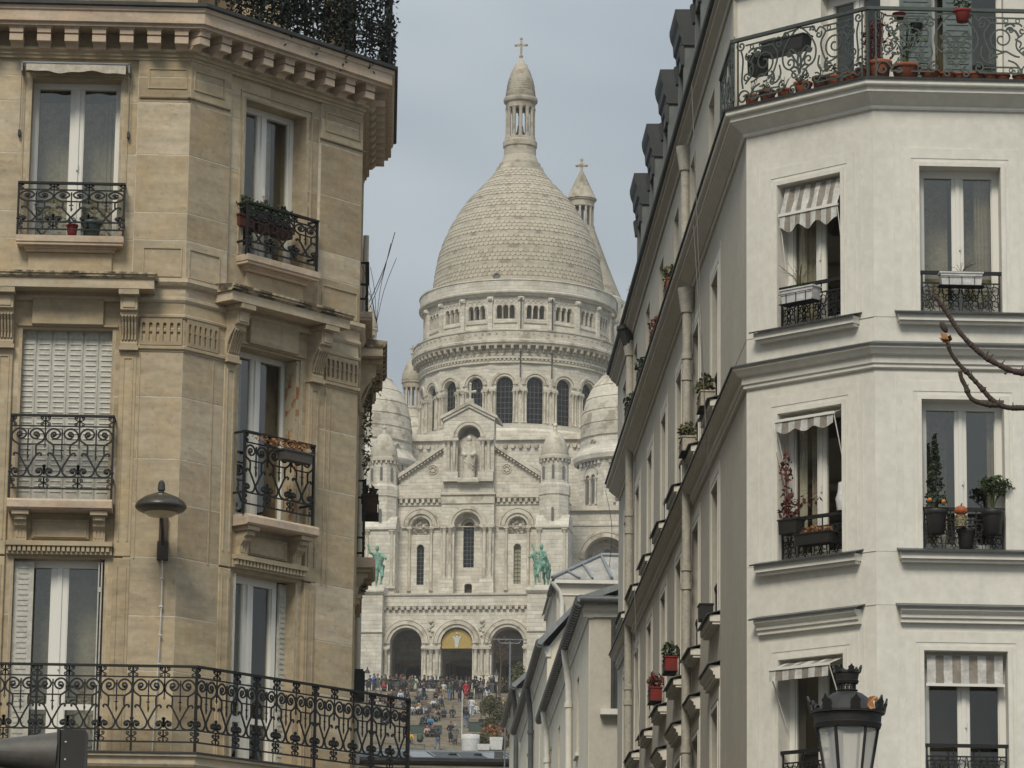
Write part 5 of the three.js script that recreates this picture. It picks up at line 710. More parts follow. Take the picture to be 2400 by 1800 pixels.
  // lantern
  bp('lantern_base', latheF([[2.75, 54.75], [2.85, 54.8], [2.7, 55.2], [2.45, 55.3], [2.4, 55.7], [2.2, 55.85], [1.95, 56.5], [1.88, 56.6], [1.85, 57.6], [1.98, 57.75], [1.98, 58.35], [1.8, 58.5], [1.78, 58.8], [0.01, 58.8]], 40, 0, Zd), M.domeStone);
  for (let i = 0; i < 12; i++) { const a = i / 12 * 6.283 + .15, x = Math.sin(a) * 1.5, z = Zd + Math.cos(a) * 1.5; bp('lantern_column', mrg([cyl(x, 58.8, 62.3, z, .22, .2, 8), cyl(x, 61.9, 62.4, z, .2, .3, 8), cyl(x, 58.8, 59.0, z, .29, .26, 8)]), M.domeStone); }
  bp('lantern_bell', mrg([latheF([[.05, 60.6], [.3, 60.4], [.4, 59.7], [.55, 59.4], [.0, 59.38]], 12, 0, Zd)]), M.copperDark);
  bp('lantern_cap', mrg([latheF([[.9, 62.38], [1.7, 62.4], [1.74, 63.05], [1.95, 63.15], [2.0, 63.4], [1.95, 63.65], [1.75, 63.7]], 40, 0, Zd), latheF([[1.73, 63.7], [1.7, 64.1], [1.58, 65.1], [1.44, 65.8], [1.24, 66.4], [1.02, 67.0], [.66, 67.8]].flatMap(([r, y], i, A) => { if (!i) return [[r, y]]; const p = A[i - 1], o = []; for (let t = 1; t <= 3; t++) { const u = t / 3, rr = p[0] + (r - p[0]) * u, yy = p[1] + (y - p[1]) * u; o.push([rr + .06, yy - .05], [rr - .01, yy]); } return o; }), 36, 0, Zd), latheF([[.66, 67.8], [.5, 67.85], [.3, 68.3], [.14, 68.6], [.1, 68.8]], 16, 0, Zd)]), M.domeStone);
  const cross = mrg([box(-.12, .12, 68.6, 70.95, -.1, .1), box(-.58, .58, 70.07, 70.31, -.1, .1), ...[[-.62, 70.2], [.62, 70.2], [0, 70.95]].map(([x, y]) => ball(x, y, 0, .19, 8, 6)), ball(0, 68.8, 0, .24, 8, 6)]).translate(0, 0, Zd); bp('cross', cross, M.domeStone);
}
// --- bell tower behind
{ const X = 2.4, Z = -80; bp('bell_tower', latheF([[5.4, 20], [5.4, 46], [5.6, 46.2], [5.6, 49.2], [5.4, 49.4]], 40, X, Z)); 
  for (let k = 0; k < 24; k++) { const a = k / 24 * 6.283; if (Math.cos(a) < 0) continue; bp('window', prism(archPts(0, 47.2, 48.3, .26, 8), 5.58, 5.66).rotateY(a).translate(X, 0, Z), M.unlitPane); }
  const pr = []; for (let i = 0; i <= 26; i++) { const t = i / 26, r = 5.3 + (1.75 - 5.3) * Math.pow(t, .92), y = 49.4 + 9.2 * t; pr.push([r + .06, y], [r - .04, y + .02]); } bp('bell_tower_spire', latheF(pr, 40, X, Z), M.domeStone);
  bp('spire_ring', latheF([[1.7, 58.5], [1.75, 59.0], [0, 59.02]], 24, X, Z), M.domeStone); for (let i = 0; i < 12; i++) { const a = i / 12 * 6.283; bp('lantern_column', mrg([cyl(X + 1.45 * Math.sin(a), 59, 61.6, Z + 1.45 * Math.cos(a), .17, .15, 8)]), M.domeStone); }
  const p2 = []; for (let i = 0; i <= 14; i++) { const t = i / 14, r = 1.8 * (1 - t) + .12; p2.push([r + .05, 62.6 + 3.9 * t], [r - .03, 62.62 + 3.9 * t]); } bp('spire_cap', mrg([latheF([[.9, 61.6], [1.65, 61.6], [1.7, 62.3], [1.85, 62.4], [1.85, 62.6]], 24, X, Z), latheF(p2, 28, X, Z)]), M.domeStone);
  bp('cross', mrg([box(-.16, .16, 66.3, 67.9, -.12, .12), box(-.6, .6, 67.0, 67.3, -.12, .12), ...[[-.6, 67.15], [.6, 67.15], [0, 67.9]].map(([x, y]) => ball(x, y, 0, .22, 8, 6))]).translate(X, 0, Z), M.domeStone); }
// ================================================================ figures: one continuous surface from tapered limbs
function sdfGeo(bones, cell, k = .05) { // bones: [ax,ay,az,bx,by,bz,ra,rb,tag]
  let lo = [1e9, 1e9, 1e9], hi = [-1e9, -1e9, -1e9]; for (const b of bones) for (let i = 0; i < 3; i++) { const r = Math.max(b[6], b[7]); lo[i] = Math.min(lo[i], b[i] - r, b[i + 3] - r); hi[i] = Math.max(hi[i], b[i] + r, b[i + 3] + r); }
  const size = Math.max(hi[0] - lo[0], hi[1] - lo[1], hi[2] - lo[2]) + cell * 6, N = Math.ceil(size / cell), c = lo.map((l, i) => (l + hi[i]) / 2);
  const mc = new MarchingCubes(N, new THREE.MeshStandardMaterial(), false, false, 60000); mc.isolation = 0; mc.field.fill(-9);
  const D = (x, y, z, b) => { const vx = b[3] - b[0], vy = b[4] - b[1], vz = b[5] - b[2], wx = x - b[0], wy = y - b[1], wz = z - b[2], L = vx * vx + vy * vy + vz * vz; let t = L > 1e-9 ? (wx * vx + wy * vy + wz * vz) / L : 0; t = t < 0 ? 0 : t > 1 ? 1 : t; return Math.hypot(wx - vx * t, wy - vy * t, wz - vz * t) - (b[6] + (b[7] - b[6]) * t); };
  const i0 = lo.map((l, i) => Math.max(0, Math.floor((l - c[i]) / cell + N / 2) - 2)), i1 = hi.map((h, i) => Math.min(N - 1, Math.ceil((h - c[i]) / cell + N / 2) + 2));
  for (let z = i0[2]; z <= i1[2]; z++) for (let y = i0[1]; y <= i1[1]; y++) for (let x = i0[0]; x <= i1[0]; x++) {
    const X = c[0] + (x - N / 2) * cell, Y = c[1] + (y - N / 2) * cell, Z = c[2] + (z - N / 2) * cell; let d = 9;
    for (const b of bones) { const e = D(X, Y, Z, b); if (e - d > k) continue; const h = Math.max(0, Math.min(1, .5 + .5 * (d - e) / k)); d = d + (e - d) * h - k * h * (1 - h); }
    mc.field[z * N * N + y * N + x] = -d;
  }
  mc.update(); const n = mc.count, p = new Float32Array(n * 3), nm = new Float32Array(n * 3), tags = new Array(n);
  for (let i = 0; i < n; i++) { for (let j = 0; j < 3; j++) { p[i * 3 + j] = c[j] + mc.positionArray[i * 3 + j] * N / 2 * cell; nm[i * 3 + j] = mc.normalArray[i * 3 + j]; } let best = 9, tg = 0; for (const b of bones) { const e = D(p[i * 3], p[i * 3 + 1], p[i * 3 + 2], b); if (e < best) { best = e; tg = b[8]; } } tags[i] = tg; }
  const g = new THREE.BufferGeometry(); g.setAttribute('position', new THREE.BufferAttribute(p, 3)); g.setAttribute('normal', new THREE.BufferAttribute(nm, 3)); g.userData.tags = tags; return g;
}
// tags: 0 skin, 1 top, 2 legs, 3 hair, 4 shoes
function figure({ hip = [0, .93, 0], lean = 0, legs, arms, skirt = 0, headTurn = 0, bulk = 1, hood = 0 }) {
  const B = [], b = (a, c, r0, r1, t) => B.push([...a, ...c, r0, r1, t]), [hx, hy, hz] = hip, sh = [hx, hy + .5, hz + lean], nk = [hx, hy + .58, hz + lean * 1.1], hd = [hx + headTurn * .02, hy + .71, hz + lean * 1.2 + .02];
  b([hx - .07, hy, hz], [hx + .07, hy, hz], .13 * bulk, .13 * bulk, 2); b([hx, hy + .06, hz], [hx, hy + .34, hz + lean * .6], .13 * bulk, .155 * bulk, 1); b([hx - .12, sh[1] - .07, sh[2]], [hx + .12, sh[1] - .07, sh[2]], .1 * bulk, .1 * bulk, 1);
  b(nk, hd, .055, .06, 0); b([hd[0], hd[1] - .02, hd[2]], [hd[0], hd[1] + .05, hd[2]], .085, .09, 0); b([hd[0], hd[1] + .06, hd[2] - .03], [hd[0], hd[1] + .075, hd[2] - .01], .1, .1, hood ? 1 : 3); b([hd[0], hd[1] - .05, hd[2] - .05], [hd[0], hd[1] + .04, hd[2] - .045], .075, .085, hood ? 1 : 3); b([hd[0], hd[1] - .01, hd[2] + .095], [hd[0], hd[1] - .02, hd[2] + .1], .016, .016, 0);
  for (const s of [-1, 1]) { const [kn, ft] = legs[s < 0 ? 0 : 1], K = [hx + kn[0] * s, kn[1], kn[2]], F = [hx + ft[0] * s, ft[1], ft[2]]; b([hx + s * .09, hy - .04, hz], K, .1 * bulk, .07, 2); b(K, F, .068, .048, 2); b(F, [F[0] + s * .02, F[1] - .03, F[2] + .15], .05, .04, 4);
    const [el, wr] = arms[s < 0 ? 0 : 1], S = [hx + s * .19, sh[1] - .05, sh[2]], E = [hx + el[0] * s, hy + el[1], hz + el[2]], W = [hx + wr[0] * s, hy + wr[1], hz + wr[2]]; b(S, E, .068 * bulk, .054 * bulk, 1); b(E, W, .052 * bulk, .042, 1); const d = new THREE.Vector3(W[0] - E[0], W[1] - E[1], W[2] - E[2]).normalize(); b(W, [W[0] + d.x * .07, W[1] + d.y * .07, W[2] + d.z * .07], .038, .036, 0);
    for (let f = 0; f < 4; f++) { const o = (f - 1.5) * .02; b([W[0] + d.x * .08, W[1] + d.y * .08 , W[2] + d.z * .08 + o], [W[0] + d.x * (.14 + .012 * (f % 3)), W[1] + d.y * .15, W[2] + d.z * .14 + o], .012, .01, 0); } b([W[0] + d.x * .03, W[1] + d.y * .03, W[2] + d.z * .03 + .03], [W[0] + d.x * .07, W[1] + d.y * .07, W[2] + d.z * .07 + .06], .014, .011, 0); }
  if (skirt) b([hx, hy + .1, hz], [hx, hy - skirt, hz], .15 * bulk, .19 * bulk, 1);
  return sdfGeo(B, .038, .045);
}
const armDown = [[.27, .2, -.02], [.27, -.03, .05]], armFold = [[.27, .22, .05], [.02, .24, .2]], armPocket = [[.31, .2, -.04], [.2, .0, .1]], armKnee = [[.25, .2, .18], [.12, .1, .42]], armPhone = [[.25, .2, .08], [.1, .36, .26]];
const legS = [[.1, .5, .02], [.11, .07, -.02]], poses = {
  stand: { legs: [legS, legS], arms: [armDown, armDown] }, fold: { legs: [legS, [[.12, .5, .05], [.13, .07, .03]]], arms: [armFold, armFold], bulk: 1.08 }, phone: { legs: [legS, legS], arms: [armPhone, armDown], lean: .03 }, coat: { legs: [legS, legS], arms: [armPocket, armPocket], skirt: .42, bulk: 1.1 },
  walk: { legs: [[[.09, .52, .17], [.1, .1, .22]], [[.09, .52, -.02], [.1, .12, -.3]]], arms: [[[.26, .22, -.14], [.25, .02, -.06]], [[.26, .22, .12], [.25, .02, .22]]], lean: .05 },
  sit: { hip: [0, .13, 0], lean: .1, legs: [[[.13, .38, .4], [.12, -.13, .5]], [[.13, .38, .4], [.12, -.13, .5]]], arms: [armKnee, armKnee], bulk: 1.06 }, sitBack: { hip: [0, .13, 0], lean: -.04, legs: [[[.15, .34, .42], [.14, -.13, .58]], [[.1, .36, .4], [.1, -.13, .48]]], arms: [armFold, armKnee] }, hunch: { hip: [0, .14, 0], lean: .24, legs: [[[.16, .4, .36], [.13, -.13, .42]], [[.16, .4, .36], [.13, -.13, .42]]], arms: [[[.25, .16, .3], [.06, .12, .48]], [[.25, .16, .3], [.06, .12, .48]]], bulk: 1.12, hood: 1 } };
const poseGeo = {}; for (const k in poses) poseGeo[k] = figure(poses[k]);
const skinMat = std(rgb(1, 1, 1), .9, { vertexColors: true });
const CL = { black: [.018, .018, .02], navy: [.025, .035, .07], blue: [.04, .12, .34], brown: [.09, .055, .035], grey: [.12, .12, .115], white: [.48, .47, .45], cream: [.5, .44, .35], red: [.34, .02, .03], olive: [.07, .065, .035], teal: [.03, .09, .12], jeans: [.11, .15, .22], tan: [.3, .2, .12], orange: [.26, .11, .05], pale: [.42, .48, .55], pink: [.45, .26, .24], yellow: [.62, .36, .02], sky: [.05, .2, .32], green: [.05, .08, .055], blond: [.42, .3, .14], dark: [.02, .014, .01], chestnut: [.07, .035, .018], gray: [.3, .29, .28] };
function person(label, pos, pose, top, legs, hair, turn, sc = 1) {
  const src = poseGeo[pose], n = src.attributes.position.count, col = new Float32Array(n * 3), pal = [[.33, .215, .155], CL[top], CL[legs], CL[hair], [.03, .027, .025]];
  for (let i = 0; i < n; i++) { const c = pal[src.userData.tags[i]]; col[i * 3] = c[0]; col[i * 3 + 1] = c[1]; col[i * 3 + 2] = c[2]; }
  const g = new THREE.BufferGeometry(); g.setAttribute('position', src.attributes.position); g.setAttribute('normal', src.attributes.normal); g.setAttribute('color', new THREE.BufferAttribute(col, 3)); g.setAttribute('uv', new THREE.BufferAttribute(new Float32Array(n * 2), 2));
  const m = new THREE.Mesh(g, skinMat); m.name = numbered('person'); m.position.set(...pos); m.rotation.y = turn; m.scale.setScalar(sc); m.userData = { label, category: 'person', group: 'people on the basilica stairs' }; m.castShadow = m.receiveShadow = true; scene.add(m);
}
const PP = [[-1.10, 51.00, -378.64], [-0.00, 51.00, -378.88], [0.62, 51.00, -379.60], [1.13, 51.00, -378.64], [1.95, 51.00, -379.60], [2.50, 51.00, -379.72], [2.98, 51.00, -379.24], [3.73, 48.89, -367.66], [4.64, 51.00, -379.60], [5.21, 49.09, -368.60], [5.64, 49.09, -368.59], [6.19, 48.89, -367.65], [6.51, 49.09, -368.60], [7.17, 48.68, -366.73], [7.83, 49.29, -369.54], [8.33, 49.29, -369.53], [8.90, 49.29, -369.54], [9.27, 49.29, -369.53], [9.80, 48.68, -366.71], [10.59, 51.00, -378.76], [11.11, 51.00, -379.84], [-0.10, 51.00, -378.1], [1.50, 48.68, -366.71], [2.03, 48.48, -365.78], [0.90, 47.07, -359.24], [2.48, 45.46, -351.75], [3.12, 45.66, -352.70], [3.54, 46.67, -357.36], [3.74, 45.86, -353.63], [4.57, 47.07, -359.23], [5.14, 47.47, -361.12], [5.36, 48.28, -364.84], [4.71, 44.45, -347.07], [5.44, 45.05, -349.88], [6.20, 45.05, -349.89], [7.96, 45.26, -350.81], [8.43, 46.06, -354.56], [7.34, 46.06, -354.56], [7.26, 42.84, -339.59], [9.34, 46.47, -356.44], [9.81, 46.87, -358.30], [10.10, 45.86, -353.62], [10.51, 46.06, -354.55], [10.12, 48.08, -363.91], [3.29, 43.24, -341.46], [3.72, 43.24, -341.46], [4.11, 43.04, -340.52], [3.71, 41.02, -331.17], [4.19, 41.02, -331.17], [5.67, 40.01, -326.50], [6.02, 39.61, -324.64], [4.47, 38.60, -319.95], [2.22, 39.81, -325.56], [3.02, 40.01, -326.49], [-1.25, 47.07, -359.24], [-0.59, 46.47, -356.44], [0.31, 47.68, -362.06]];
const WHO = [
  ['person in blue coat looking at a phone, leftmost by the terrace railing', 'phone', 'blue', 'navy', 'dark', .9], ['person in dark brown jacket standing right of the blue coat on the terrace', 'stand', 'brown', 'black', 'dark', .5], ['tall person in black coat standing before the left porch arch', 'coat', 'black', 'black', 'dark', 0], ['person in black jacket standing right of the tall black coat', 'fold', 'black', 'grey', 'chestnut', -.4],
  ['fair-haired person in black standing at the left porch arch', 'stand', 'black', 'navy', 'blond', .3], ['person in orange-brown coat over white at the top of the stairs', 'coat', 'orange', 'white', 'chestnut', .5], ['person in grey-beige coat walking in front of the left door', 'coat', 'cream', 'tan', 'gray', 3.1], ['person in dark jacket with folded arms on the upper steps, below the left pier', 'fold', 'black', 'navy', 'dark', .1],
  ['dark-clothed person leaning at the railing by the left pier', 'stand', 'navy', 'black', 'dark', -.6], ['person in olive jacket standing left of the white sweater', 'fold', 'olive', 'brown', 'dark', 0], ['person in white sweater and tan trousers on the upper steps', 'stand', 'white', 'tan', 'dark', 0], ['person in dark green jacket and blue jeans on the upper steps', 'stand', 'green', 'jeans', 'chestnut', .2],
  ['slim dark figure right of the blue jeans on the upper steps', 'stand', 'black', 'black', 'dark', -.2], ['person in black standing left of the red coat', 'coat', 'black', 'navy', 'chestnut', .3], ['blond person in long red coat in front of the middle door', 'coat', 'red', 'black', 'blond', 0], ['person in black sitting beside the red coat', 'sit', 'black', 'black', 'dark', -.3],
  ['person in black with bare forearms right of the middle arch', 'phone', 'black', 'black', 'dark', -.3], ['person in dark grey standing left of the right pier', 'fold', 'grey', 'black', 'dark', .2], ['person in dark blue top and pale trousers at the head of the stairs', 'walk', 'navy', 'pale', 'dark', .6], ['large person in black jacket turned away at the right arch', 'fold', 'black', 'grey', 'gray', 2.6],
  ['person in pink and white by the lamp post on the terrace', 'stand', 'pink', 'white', 'chestnut', 0], ['person in red jacket sitting by the terrace railing', 'sit', 'red', 'black', 'dark', .2], ['person in light blue top sitting on the upper left steps', 'sit', 'pale', 'jeans', 'blond', .1], ['person in black sitting right of the light blue top', 'hunch', 'black', 'brown', 'dark', .3],
  ['person with tan trousers climbing the left steps', 'walk', 'brown', 'tan', 'dark', 2.8], ['person in white jacket sitting mid-stairs at the left', 'sit', 'white', 'grey', 'chestnut', .2], ['person in beige sitting next to the white jacket', 'sitBack', 'cream', 'brown', 'blond', -.3], ['person in dark jacket sitting high on the left half of the stairs', 'sit', 'brown', 'black', 'dark', .5],
  ['person in light jeans and grey top sitting mid-stairs', 'sit', 'grey', 'pale', 'chestnut', 0], ['person in pale open jacket sitting at the middle of the stairs', 'sitBack', 'pale', 'black', 'dark', .2], ['person in black turned sideways near the pale jacket', 'hunch', 'navy', 'black', 'dark', 1], ['person in grey sitting alone on the upper middle steps', 'sit', 'gray', 'grey', 'dark', 0],
  ['person in black hood sitting left in the row of three', 'hunch', 'black', 'black', 'dark', .4], ['person in navy sitting in the middle of the row of three', 'sit', 'navy', 'black', 'chestnut', -.2], ['person in black with clasped hands sitting right in the row of three', 'sit', 'black', 'grey', 'dark', .1], ['person in white shirt and pale jeans walking down, right half of the stairs', 'walk', 'white', 'pale', 'dark', 3.0],
  ['person in white sitting beside the walker in white', 'sit', 'white', 'white', 'blond', .5], ['person in dark grey sitting left of the walker in white', 'sit', 'grey', 'black', 'dark', .4], ['person with dark backpack climbing by the thin pole', 'walk', 'black', 'jeans', 'dark', 2.9], ['person in black sitting at the right edge by the lamp post', 'hunch', 'black', 'black', 'dark', .6],
  ['person in white hooded top sitting by the lamp post', 'sit', 'white', 'grey', 'dark', .1], ['person in brown sitting below the white hooded top', 'sit', 'brown', 'black', 'chestnut', -.2], ['person in black standing right of the lamp post', 'fold', 'black', 'black', 'dark', -.4], ['person in brown scarf sitting at the top right steps', 'sit', 'chestnut', 'black', 'blond', 0],
  ['person in black coat crouching above the green fence', 'hunch', 'black', 'green', 'dark', .7], ['person in teal jacket sitting above the green fence', 'sit', 'teal', 'navy', 'dark', -.4], ['person in bright blue jacket behind the green fence', 'sitBack', 'sky', 'navy', 'chestnut', 0], ['person in pale pink top sitting in front of the green fence', 'sit', 'pink', 'black', 'chestnut', .1],
  ['person in black with a red cap sitting in front of the green fence', 'sit', 'black', 'black', 'red', -.1], ['person in long black coat standing on the lower steps', 'coat', 'black', 'black', 'dark', .1], ['person in long grey coat standing on the lowest steps', 'coat', 'grey', 'black', 'gray', -.2], ['person in dark jacket and jeans walking at the foot of the stairs', 'walk', 'black', 'jeans', 'dark', 2.6],
  ['person in yellow jacket sitting at the foot of the stairs by the balcony', 'sit', 'yellow', 'grey', 'dark', 0], ['person in dark green sitting at the foot of the stairs', 'hunch', 'green', 'black', 'dark', 2.9], ['person in navy seen through the balcony scrollwork, far left', 'sit', 'navy', 'pale', 'dark', .2], ['person in cream seen through the balcony scrollwork', 'sit', 'cream', 'black', 'blond', -.2], ['person in red-brown sitting just above the balcony rail', 'sit', 'orange', 'black', 'dark', .3]];
WHO.forEach((w, i) => person(w[0], PP[i], w[1], w[2], w[3], w[4], w[5], R(.94, 1.05)));
const seenLabels = new Set(); const colourWord = { black: 'black', navy: 'navy blue', brown: 'dark brown', grey: 'grey', green: 'dark green', olive: 'olive' }, poseWord = { stand: 'standing', fold: 'with folded arms', phone: 'raising a phone', coat: 'long-coated', sit: 'sitting', hunch: 'sitting hunched', sitBack: 'leaning back' };
function crowd(x, y, i, pos, pose, top, legs, hair, turn, sc) { // everyone in the crowd is told apart by colour, pose, hair and the landmark nearby
  const zones = [[-.6, 'left of the porch'], [1.6, 'before the left arch'], [3.6, 'before the left pier'], [5.4, 'left of the middle door'], [7.4, 'before the middle door'], [9.2, 'before the right pier'], [99, 'by the lamp post']], where = zones.find(z => x < z[0])[1], lv = !y ? 'on the terrace' : y < 44.6 ? 'on the lower steps' : y < 46.4 ? 'on the middle steps' : y < 48.2 ? 'on the upper steps' : 'on the topmost steps';
  const label = `${hair === 'dark' ? '' : hair === 'blond' ? 'fair-haired ' : 'brown-haired '}person in ${colourWord[top]} ${poseWord[pose]} ${lv} ${where}`; if (seenLabels.has(label)) return; seenLabels.add(label); person(label, pos, pose, top, legs, hair, turn, sc);
}
{ const q = mulberry(31), tops = ['black', 'navy', 'brown', 'grey', 'black', 'green', 'olive', 'black'], hp = ['stand', 'fold', 'phone', 'coat', 'stand'];
  for (let i = 0; i < 40; i++) { const x = -2 + i * .345 + q() * .4; crowd(x, 0, i, [x, 51.0, -378.6 - q() * 1.6], hp[i % 5], tops[i % 8], 'black', q() < .3 ? 'chestnut' : 'dark', q() * 6, R(.92, 1.06)); }
  const idx = i => { const z = -319 - i * 58 / 62; return [38.2 + 12.5 * (i + 1) / 62, z - .45]; };
  for (let i = 0; i < 70; i++) { const k = 24 + Math.floor(q() * 32), [y, z] = idx(k); const x = (i % 3 ? -1.5 + q() * 7 : 8.6 + q() * 2.6); crowd(x, y, i, [x, y, z], ['sit', 'hunch', 'sitBack'][i % 3], tops[(i * 5 + Math.floor(i / 8)) % 8], 'black', q() < .3 ? 'blond' : 'dark', q() * .8 - .4, R(.92, 1.04)); } }
// ---------------------------------------------------------------- statues
function statue(name, label, bones, cell, mat, pos, k, turn = 0, sc = 1) { const g = triUV(sdfGeo(bones, cell, k || .12)); const m = new THREE.Mesh(g, mat); m.name = numbered(name); const v = new THREE.Vector3(...pos).applyAxisAngle(new THREE.Vector3(0, 1, 0), -9.35 * D2R).add(bas.position); m.position.copy(v); m.rotation.y = -9.35 * D2R + turn; m.scale.setScalar(sc); m.userData = { label, category: 'statue' }; m.castShadow = m.receiveShadow = true; scene.add(m); return m; }
{ const b = [[0, .1, 0, 0, 2.6, 0, .58, .42, 0], [0, 2.6, 0, 0, 3.5, 0, .46, .42, 0], [-.35, 3.4, 0, .35, 3.4, 0, .28, .28, 0], [0, 3.6, .02, 0, 3.85, .04, .16, .15, 0], [0, 4.1, .05, 0, 4.3, .05, .25, .24, 0], [0, 4.15, -.08, 0, 3.8, -.12, .25, .2, 0], [0, 3.98, .22, 0, 3.9, .2, .12, .1, 0], [0, 4.17, .3, 0, 4.1, .31, .05, .05, 0]];
  for (const s of [-1, 1]) b.push([s * .5, 3.35, 0, s * .62, 2.6, .1, .2, .19, 0], [s * .62, 2.6, .1, s * .35, 2.35, .5, .18, .14, 0], [s * .35, 2.35, .5, s * .3, 2.45, .62, .1, .07, 0], [s * .55, 2.6, .1, s * .5, 1.2, .15, .2, .1, 0], [s * .22, .0, .5, s * .2, .02, .62, .12, .08, 0]);
  for (let i = 0; i < 7; i++) { const a = -1.2 + i * .4; b.push([Math.sin(a) * .44, 2.5, Math.cos(a) * .36, Math.sin(a) * .6, .15, Math.cos(a) * .52, .07, .1, 0]); }
  b.push([-.5, 2.2, .35, .45, 1.3, .5, .1, .1, 0], [-.45, 1.8, .4, .5, .9, .5, .08, .08, 0]);
  statue('niche_statue', 'pale stone robed figure standing in the gable niche of the basilica', b, .09, M.travCarve, [.05, 11.45, .95], .1); }
function rider(label, pos, s) { // bronze horse and rider, facing the viewer and slightly turned
  const H = [], q = (a, c, r0, r1) => H.push([...a, ...c, r0, r1, 0]);
  q([0, 2.05, -.75], [0, 2.0, .5], .48, .46); q([0, 2.2, -.9], [0, 2.15, -.6], .42, .44); q([0, 2.2, .55], [s * .25, 3.0, 1.0], .38, .23); q([s * .25, 3.05, 1.0], [s * .45, 2.75, 1.45], .22, .13); q([s * .25, 3.25, .95], [s * .22, 3.4, .93], .06, .03); q([s * .12, 2.5, .65], [s * .22, 3.2, .85], .12, .1);
  for (const [x, z, lift] of [[-.24, .6, 0], [.24, .65, .35], [-.25, -.95, 0], [.25, -.85, 0]]) { const f = z > 0; q([x, 1.85, z], [x, 1.05, z + (f ? .1 + lift : .12)], .24, .13); q([x, 1.05, z + (f ? .1 + lift : .12)], [x, .75 + lift * .4, z + (f ? .06 + lift * .6 : -.06)], .12, .1); q([x, .75 + lift * .4, z + (f ? .06 + lift * .6 : -.06)], [x, .12 + lift, z + (f ? .05 + lift * .2 : 0)], .1, .08); q([x, .1 + lift, z + .05], [x, .05 + lift, z + .14], .12, .12); }
  q([0, 2.3, -1.2], [0, 1.9, -1.5], .12, .14); q([0, 1.9, -1.5], [0, .9, -1.5], .15, .05);
  q([0, 2.5, -.1], [0, 3.2, -.05], .3, .26); q([-.28, 3.35, -.05], [.28, 3.35, -.05], .18, .18); q([0, 3.5, -.03], [0, 3.7, 0], .1, .1); q([0, 3.88, .02], [0, 3.98, .02], .19, .18); q([0, 4.1, 0], [0, 4.16, 0], .16, .12);
  for (const d of [-1, 1]) { q([d * .2, 2.5, -.05], [d * .55, 2.15, .35], .2, .15); q([d * .55, 2.15, .35], [d * .56, 1.45, .2], .13, .1); q([d * .56, 1.42, .2], [d * .58, 1.38, .42], .09, .07); }
  q([-.36, 3.35, -.05], [-.72, 3.45, .1], .13, .11); q([-.72, 3.45, .1], [-.95, 4.15, .15], .11, .08); q([-.95, 4.15, .15], [-.97, 4.3, .15], .08, .06); q([.36, 3.35, -.05], [.5, 2.9, .1], .13, .11); q([.5, 2.9, .1], [.25, 2.7, .4], .1, .08); q([0, 3.3, -.25], [0, 2.2, -.75], .3, .45);
  q([-.97, 4.1, .15], [-.99, 4.75, .16], .03, .02);
  return statue('equestrian_statue', label, H, .085, M.copper, pos, .1, s * .45, 1.05);
}
rider('green bronze rider with raised arm on horseback, left corner of the porch', [-8.3, -1.15, 7.9], 1); rider('green bronze rider with raised arm on horseback, right corner of the porch', [8.6, -1.15, 7.9], -1);
// ================================================================ lamps, pots, plants and other small things
const WL = [-2.496, -45], WR = [6.441, -50];
const onL = (f, u, y, n) => { const p = f.p3(u, y, n); return [p[0] + WL[0], p[1], p[2] + WL[1]]; }, onR = (f, u, y, n) => { const p = f.p3(u, y, n); return [p[0] + WR[0], p[1], p[2] + WR[1]]; };
{ // wall lamp on the limestone corner
  const t = thing('wall_lamp', 'dark saucer-shaped street lamp fixed to the limestone wall', 'lamp', [-2.645, 9.0, -44.96]);
  part('bracket', mrg([box(-.05, .05, 0, .5, 0, .07), box(-.065, .065, -.02, .2, 0, .09), tube([[0, .15, .07], [0, .3, .2], [.0, .4, .5], [0, .5, .64]], .022, 8)]), M.bronze, t);
  const hood = part('hood', lathe([[.03, .68], [.05, .675], [.1, .655], [.2, .615], [.275, .56], [.3, .515], [.3, .49], [.27, .46], [.2, .43]], 32).translate(0, 0, .66), std(rgb(.065, .055, .042), .35, { map: grainMap }), t); part('label_plate', box(-.02, .02, .605, .63, .83, .845), M.white, hood);
  part('diffuser', lathe([[.2, .435], [.14, .395], [.01, .385]], 28).translate(0, 0, .66), std(rgb(.55, .47, .33), .4), t);
  part('photocell', mrg([cyl(0, .65, .7, .66, .035, .03, 12), cyl(0, .7, .78, .66, .045, .04, 12), ball(0, .785, .66, .035, 10, 6)]), M.leadDark, t);
  part('cable', mrg([tube([[.0, 0, .05], [.005, -.5, .05], [-.01, -1.2, .05], [-.03, -1.7, .05], [-.05, -2.3, .05], [-.08, -2.6, .06]], .008, 5), ...[-.25, -.58, -.92, -1.26].map(y => box(-.02, .02, y, y + .015, .03, .065))]), M.white, t); }
